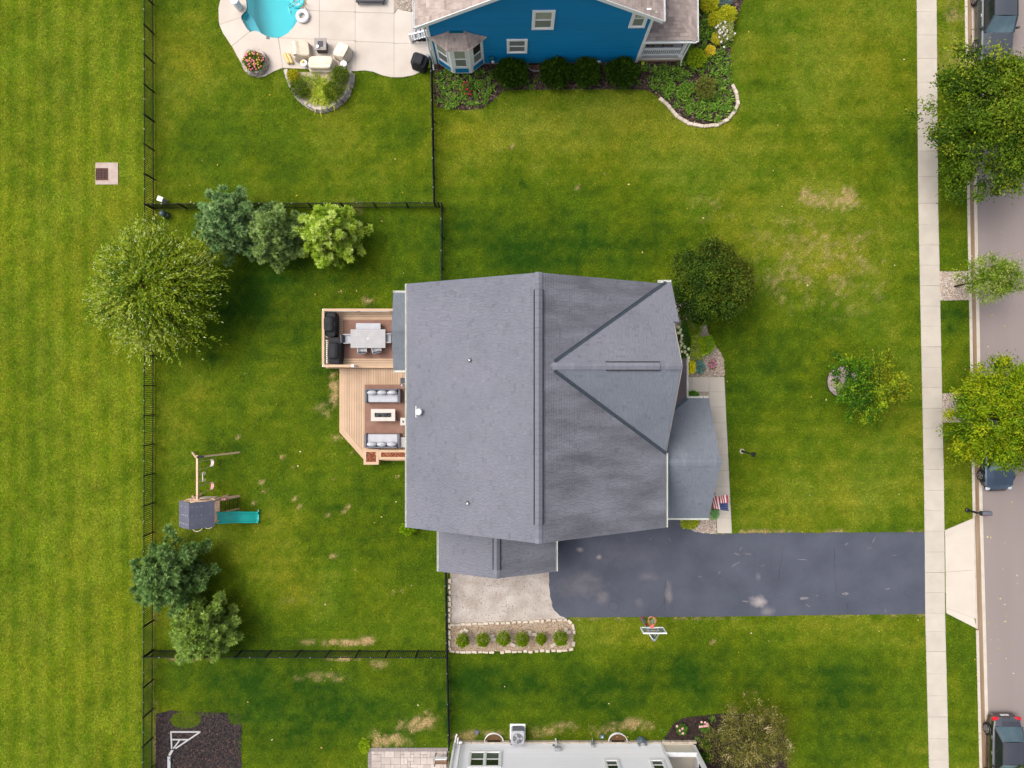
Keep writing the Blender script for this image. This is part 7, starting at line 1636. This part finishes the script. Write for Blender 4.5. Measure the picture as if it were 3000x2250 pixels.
colmesh('blades', V, F, np.repeat(Cc,6,0), 'leaf', t)
DG = [(96,118,26),(74,98,22),(124,140,34),(56,80,20)]
for i, (u,v,r,h,pal,lab) in enumerate([(882,268,(.62,.58),.75,DG,'dark green shrub left of the fountain grass in the raised bed'.replace('left of','beside the golden shrub and')),(980,276,(.62,.66),.75,DG,'dark green shrub above the stacked stone curve of the raised bed'),(1003,228,(.55,.6),.7,DG,'dark green shrub beside the covered loveseat in the raised bed'),(865,228,(.38,.36),.45,[(200,180,40),(176,170,40),(130,146,36)],'golden shrub below the rolled towels in the raised bed')]):
    shrub('bed_shrub', lab, u, v, r, h, pal, 380+i*3, 2000, (.05,.09), .5, 'shrubs in the raised stone bed', base=.36)
clumps(poisson([(848,222),(1030,218),(1022,262),(1000,295),(940,318),(890,298),(860,262)], 26, .3, 391), 'thin lime grass tuft filling the raised stone bed', 'grass tufts in the raised bed', base=.36, sc=(.8,1.2), meshes=[lance_mesh(240+i, 40, (.2,.42), .03, ((150,170,50),(124,150,40),(176,184,80))) for i in range(5)])
c = P(742,178,.7); t = thing('planter_flowers','mound of pink and yellow flowers in the round stone planter','flowers',(c.x,c.y,ZP+.38)); leafball('foliage', t, (c.x,c.y,ZP+.5), (.66,.62,.32), 1800, (.07,.12), [(110,140,40),(140,160,60),(90,120,36)], 401)
rg_ = np.random.default_rng(5); pts = []
for i in range(60): a = rg_.uniform(0,6.28); r = rg_.uniform(0,1)**.5*.62; pts.append((c.x+r*math.cos(a), c.y+r*math.sin(a), ZP+.5+.33*math.sqrt(max(0,1-(r/.68)**2))))
blossoms(t, pts[:42], .055, mat('petal_pink', S(226,136,140,K*1.2), S(206,104,120,K*1.2), sc=5, rnd=.2)); blossoms(t, pts[42:], .05, M['lemon'], seed=50)
# ------------------------------------------------------------------ front beds of the grey roofed house
FS = [(150,168,24),(120,146,20),(176,182,40),(96,124,20)]
for i, (u,v,r,h,pal,lab) in enumerate([(2036,1018,(.72,.85),.9,FS,'large lime green shrub between hydrangeas and river stones'),(2070,1010,(.5,.6),.75,[(110,140,24),(88,122,22),(130,156,30)],'mid green shrub against the lime green shrub'),(2020,1075,(.42,.45),.5,[(196,190,40),(170,176,34),(214,200,60)],'yellow green shrub beside the entry gutter'),(2049,1075,(.36,.42),.45,[(104,138,126),(84,118,110),(124,156,146)],'blue green shrub on the river stones'),(2027,960,(.62,.55),.8,[(140,154,24),(112,134,22),(90,112,22)],'lime shrub between the dense tree and the hydrangeas'),(2028,1157,(.42,.26),.35,[(84,130,40),(104,148,50),(66,108,34)],'low green shrub in the small bed under the front gutter'),(2092,1502,(.3,.42),.4,[(110,150,90),(90,130,76),(140,170,120)],'pale green shrub under the hanging flag'),(2019,1527,(.6,.5),.6,[(140,152,24),(110,128,20),(92,108,20),(170,172,40)],'lime green shrub at the rounded end of the driveway bed'),(2052,940,(.3,.35),.6,[(150,160,30),(120,140,24)],'small lime shrub under the dense round tree')]):
    shrub('front_shrub', lab, u, v, r, h, pal, 420+i*3, 1800, (.06,.11), .45, 'shrubs along the front of the grey roofed house', k=K*2.7)
t = shrub('hydrangea','white hydrangea hedge along the front wall of the grey roofed house',2000,1010,(.45,1.55),1.0,[(70,110,40),(54,92,34),(90,130,50)],460,2600,(.08,.14))
blossoms(t, [(*P(u,v,1.05)[:2],.98+.08*math.sin(u*v)) for u,v in ((1988,958),(1994,967),(1993,974),(1987,976),(1997,983),(1998,992),(1996,1001),(2001,1008),(1995,1012),(1994,1019),(2006,1016),(2007,1023),(1997,1030),(2007,1031),(2018,1022),(1986,1016),(2014,1040),(2017,1048),(2016,1057))], .1, mat('petal_cream', S(232,232,190,K*1.25), S(214,218,160,K*1.25), sc=9, rnd=.1))
c = P(2087,1067,.1); t = thing('sedum','low magenta flowering plants on the river stones','flowers',(c.x,c.y,.02)); leafball('foliage', t, (c.x,c.y,.08), (.3,.34,.12), 260, (.05,.08), [(150,100,70),(120,90,60)], 470); rg_ = np.random.default_rng(6)
blossoms(t, [(c.x+dx+rg_.normal(0,.07), c.y+dy+rg_.normal(0,.07), .15+rg_.uniform(0,.05)) for dx,dy in ((0,-.22),(.2,.0),(-.2,.0),(.02,.22)) for _ in range(7)], .04, mat('petal_magenta', S(196,80,140,K*1.2), S(226,150,180,K*1.2), sc=14, rnd=.2))
shrub('corner_shrub','bright green shrub peeking out at the back gutter corner',1196,1548,(.5,.4),.9,[(130,160,20),(104,138,18)],480,1200,(.08,.13),.5,base=0)
# ------------------------------------------------------------------ bed of the light grey house
for i, (u,v,bl,lab) in enumerate([(1997,2135,((1984,2128),(2000,2135),(1992,2141),(2001,2149)),'pink flowering bush nearer the siding in the dark bed'),(2063,2128,((2056,2116),(2066,2117),(2051,2130),(2057,2129),(2064,2128),(2069,2127),(2075,2127),(2072,2121)),'pink flowering bush nearer the blossoming tree in the dark bed')]):
    t = shrub('flowering_bush', lab, u, v, (.36,.36), .5, [(100,140,50),(80,120,40)], 490+i*3, 600, (.06,.1)); blossoms(t, [(*P(a,b,.52)[:2],.5) for a,b in bl], .075, mat('petal_rose', S(244,190,186,K*1.2), S(226,160,166,K*1.2), sc=12))
for i, (u,v,lab) in enumerate([(2066,2178,'dark green globe shrub close to the blossoming tree'),(2066,2216,'dark green globe shrub beside the white porch post')]): shrub('globe_shrub', lab, u, v, (.33,.33), .55, [(64,100,24),(84,120,28),(50,80,20)], 500+i*3, 1300, (.05,.08))
clumps([P(u,v)[:2] for u,v in ((2040,2160),(2086,2104),(1939,2140))], 'small pale green clump in the dark bed of the light grey house', 'clumps in the dark bed', sc=(.6,.8))
shrub('weed_clump','bright yellow green weed clump at the paver patio corner',1068,2185,(.35,.5),.25,[(130,160,20),(150,170,30)],520,500,(.08,.15),.3,base=0)
# ------------------------------------------------------------------ grass blades
def grass(n=680000):
    rg = np.random.default_rng(77); x = rg.uniform(-33.5,29.0,n); y = rg.uniform(-25.5,25.5,n); k = lawn_mask(x, y); x, y = x[k], y[k]
    for uu, vv, ru, rv, q in ((545,2108,44,24,2600),(695,2098,28,24,1500),(600,2088,50,8,900),(704,2180,6,30,300)):
        t_ = rg.uniform(0,6.28,q); r_ = rg.random(q)**.5; x = np.concatenate([x, (uu+ru*r_*np.cos(t_)-1500)/48.0]); y = np.concatenate([y, (1125-vv-rv*r_*np.sin(t_))/48.0])
    n = len(x)
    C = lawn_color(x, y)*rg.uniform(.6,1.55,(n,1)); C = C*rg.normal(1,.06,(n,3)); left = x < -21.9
    a = rg.uniform(0,6.28,n); L = rg.uniform(.06,.13,n)*np.where(left,1.25,1.0); w_ = rg.uniform(.018,.036,n)*np.where(left,1.25,1.0); h = rg.uniform(.02,.055,n)
    dx, dy = np.cos(a), np.sin(a); V = np.zeros((n,3,3)); V[:,0] = np.stack([x-dy*w_,y+dx*w_,np.full(n,.002)],1); V[:,1] = np.stack([x+dy*w_,y-dx*w_,np.full(n,.002)],1); V[:,2] = np.stack([x+dx*L,y+dy*L,h],1)
    o = colmesh('grass', V.reshape(-1,3), np.arange(n*3).reshape(n,3), np.repeat(np.clip(C,0,1),3,0), 'grass_blade'); tag(o, 'short mown grass growing over the yards', 'grass', kind='stuff')
grass()
# fallen leaves and petals on lawn and road
rg_ = np.random.default_rng(91); n = 210; x = np.concatenate([rg_.uniform(-21,28,n-90), rg_.normal(29.5,1.0,90)]); y = np.concatenate([rg_.uniform(-23,23,n-90), rg_.uniform(-18,12,90)])
road_ = x > 29.1; k = lawn_mask(x,y) | (road_ & (x < 32)); x, y = x[k], y[k]; road_ = road_[k]; n = len(x); a = rg_.uniform(0,6.28,n); s = rg_.uniform(.035,.085,n); zz = np.where(road_, -.125, .05); V = np.zeros((n,4,3))
for q, (p_, r_) in enumerate(((-1,0),(0,-.6),(1,0),(0,.6))): V[:,q] = np.stack([x+np.cos(a)*s*p_-np.sin(a)*s*r_, y+np.sin(a)*s*p_+np.cos(a)*s*r_, zz+.006*q],1)
C = pal_pick([(214,196,120),(196,170,90),(226,214,170),(200,180,60)], rg_.choice(4,n), rg_, k=K); o = colmesh('fallen_leaves', V.reshape(-1,3), np.arange(n*4).reshape(n,4), np.repeat(C,4,0), 'chip'); tag(o, 'tiny pale fallen leaves scattered over lawn and road', 'leaves', kind='stuff')
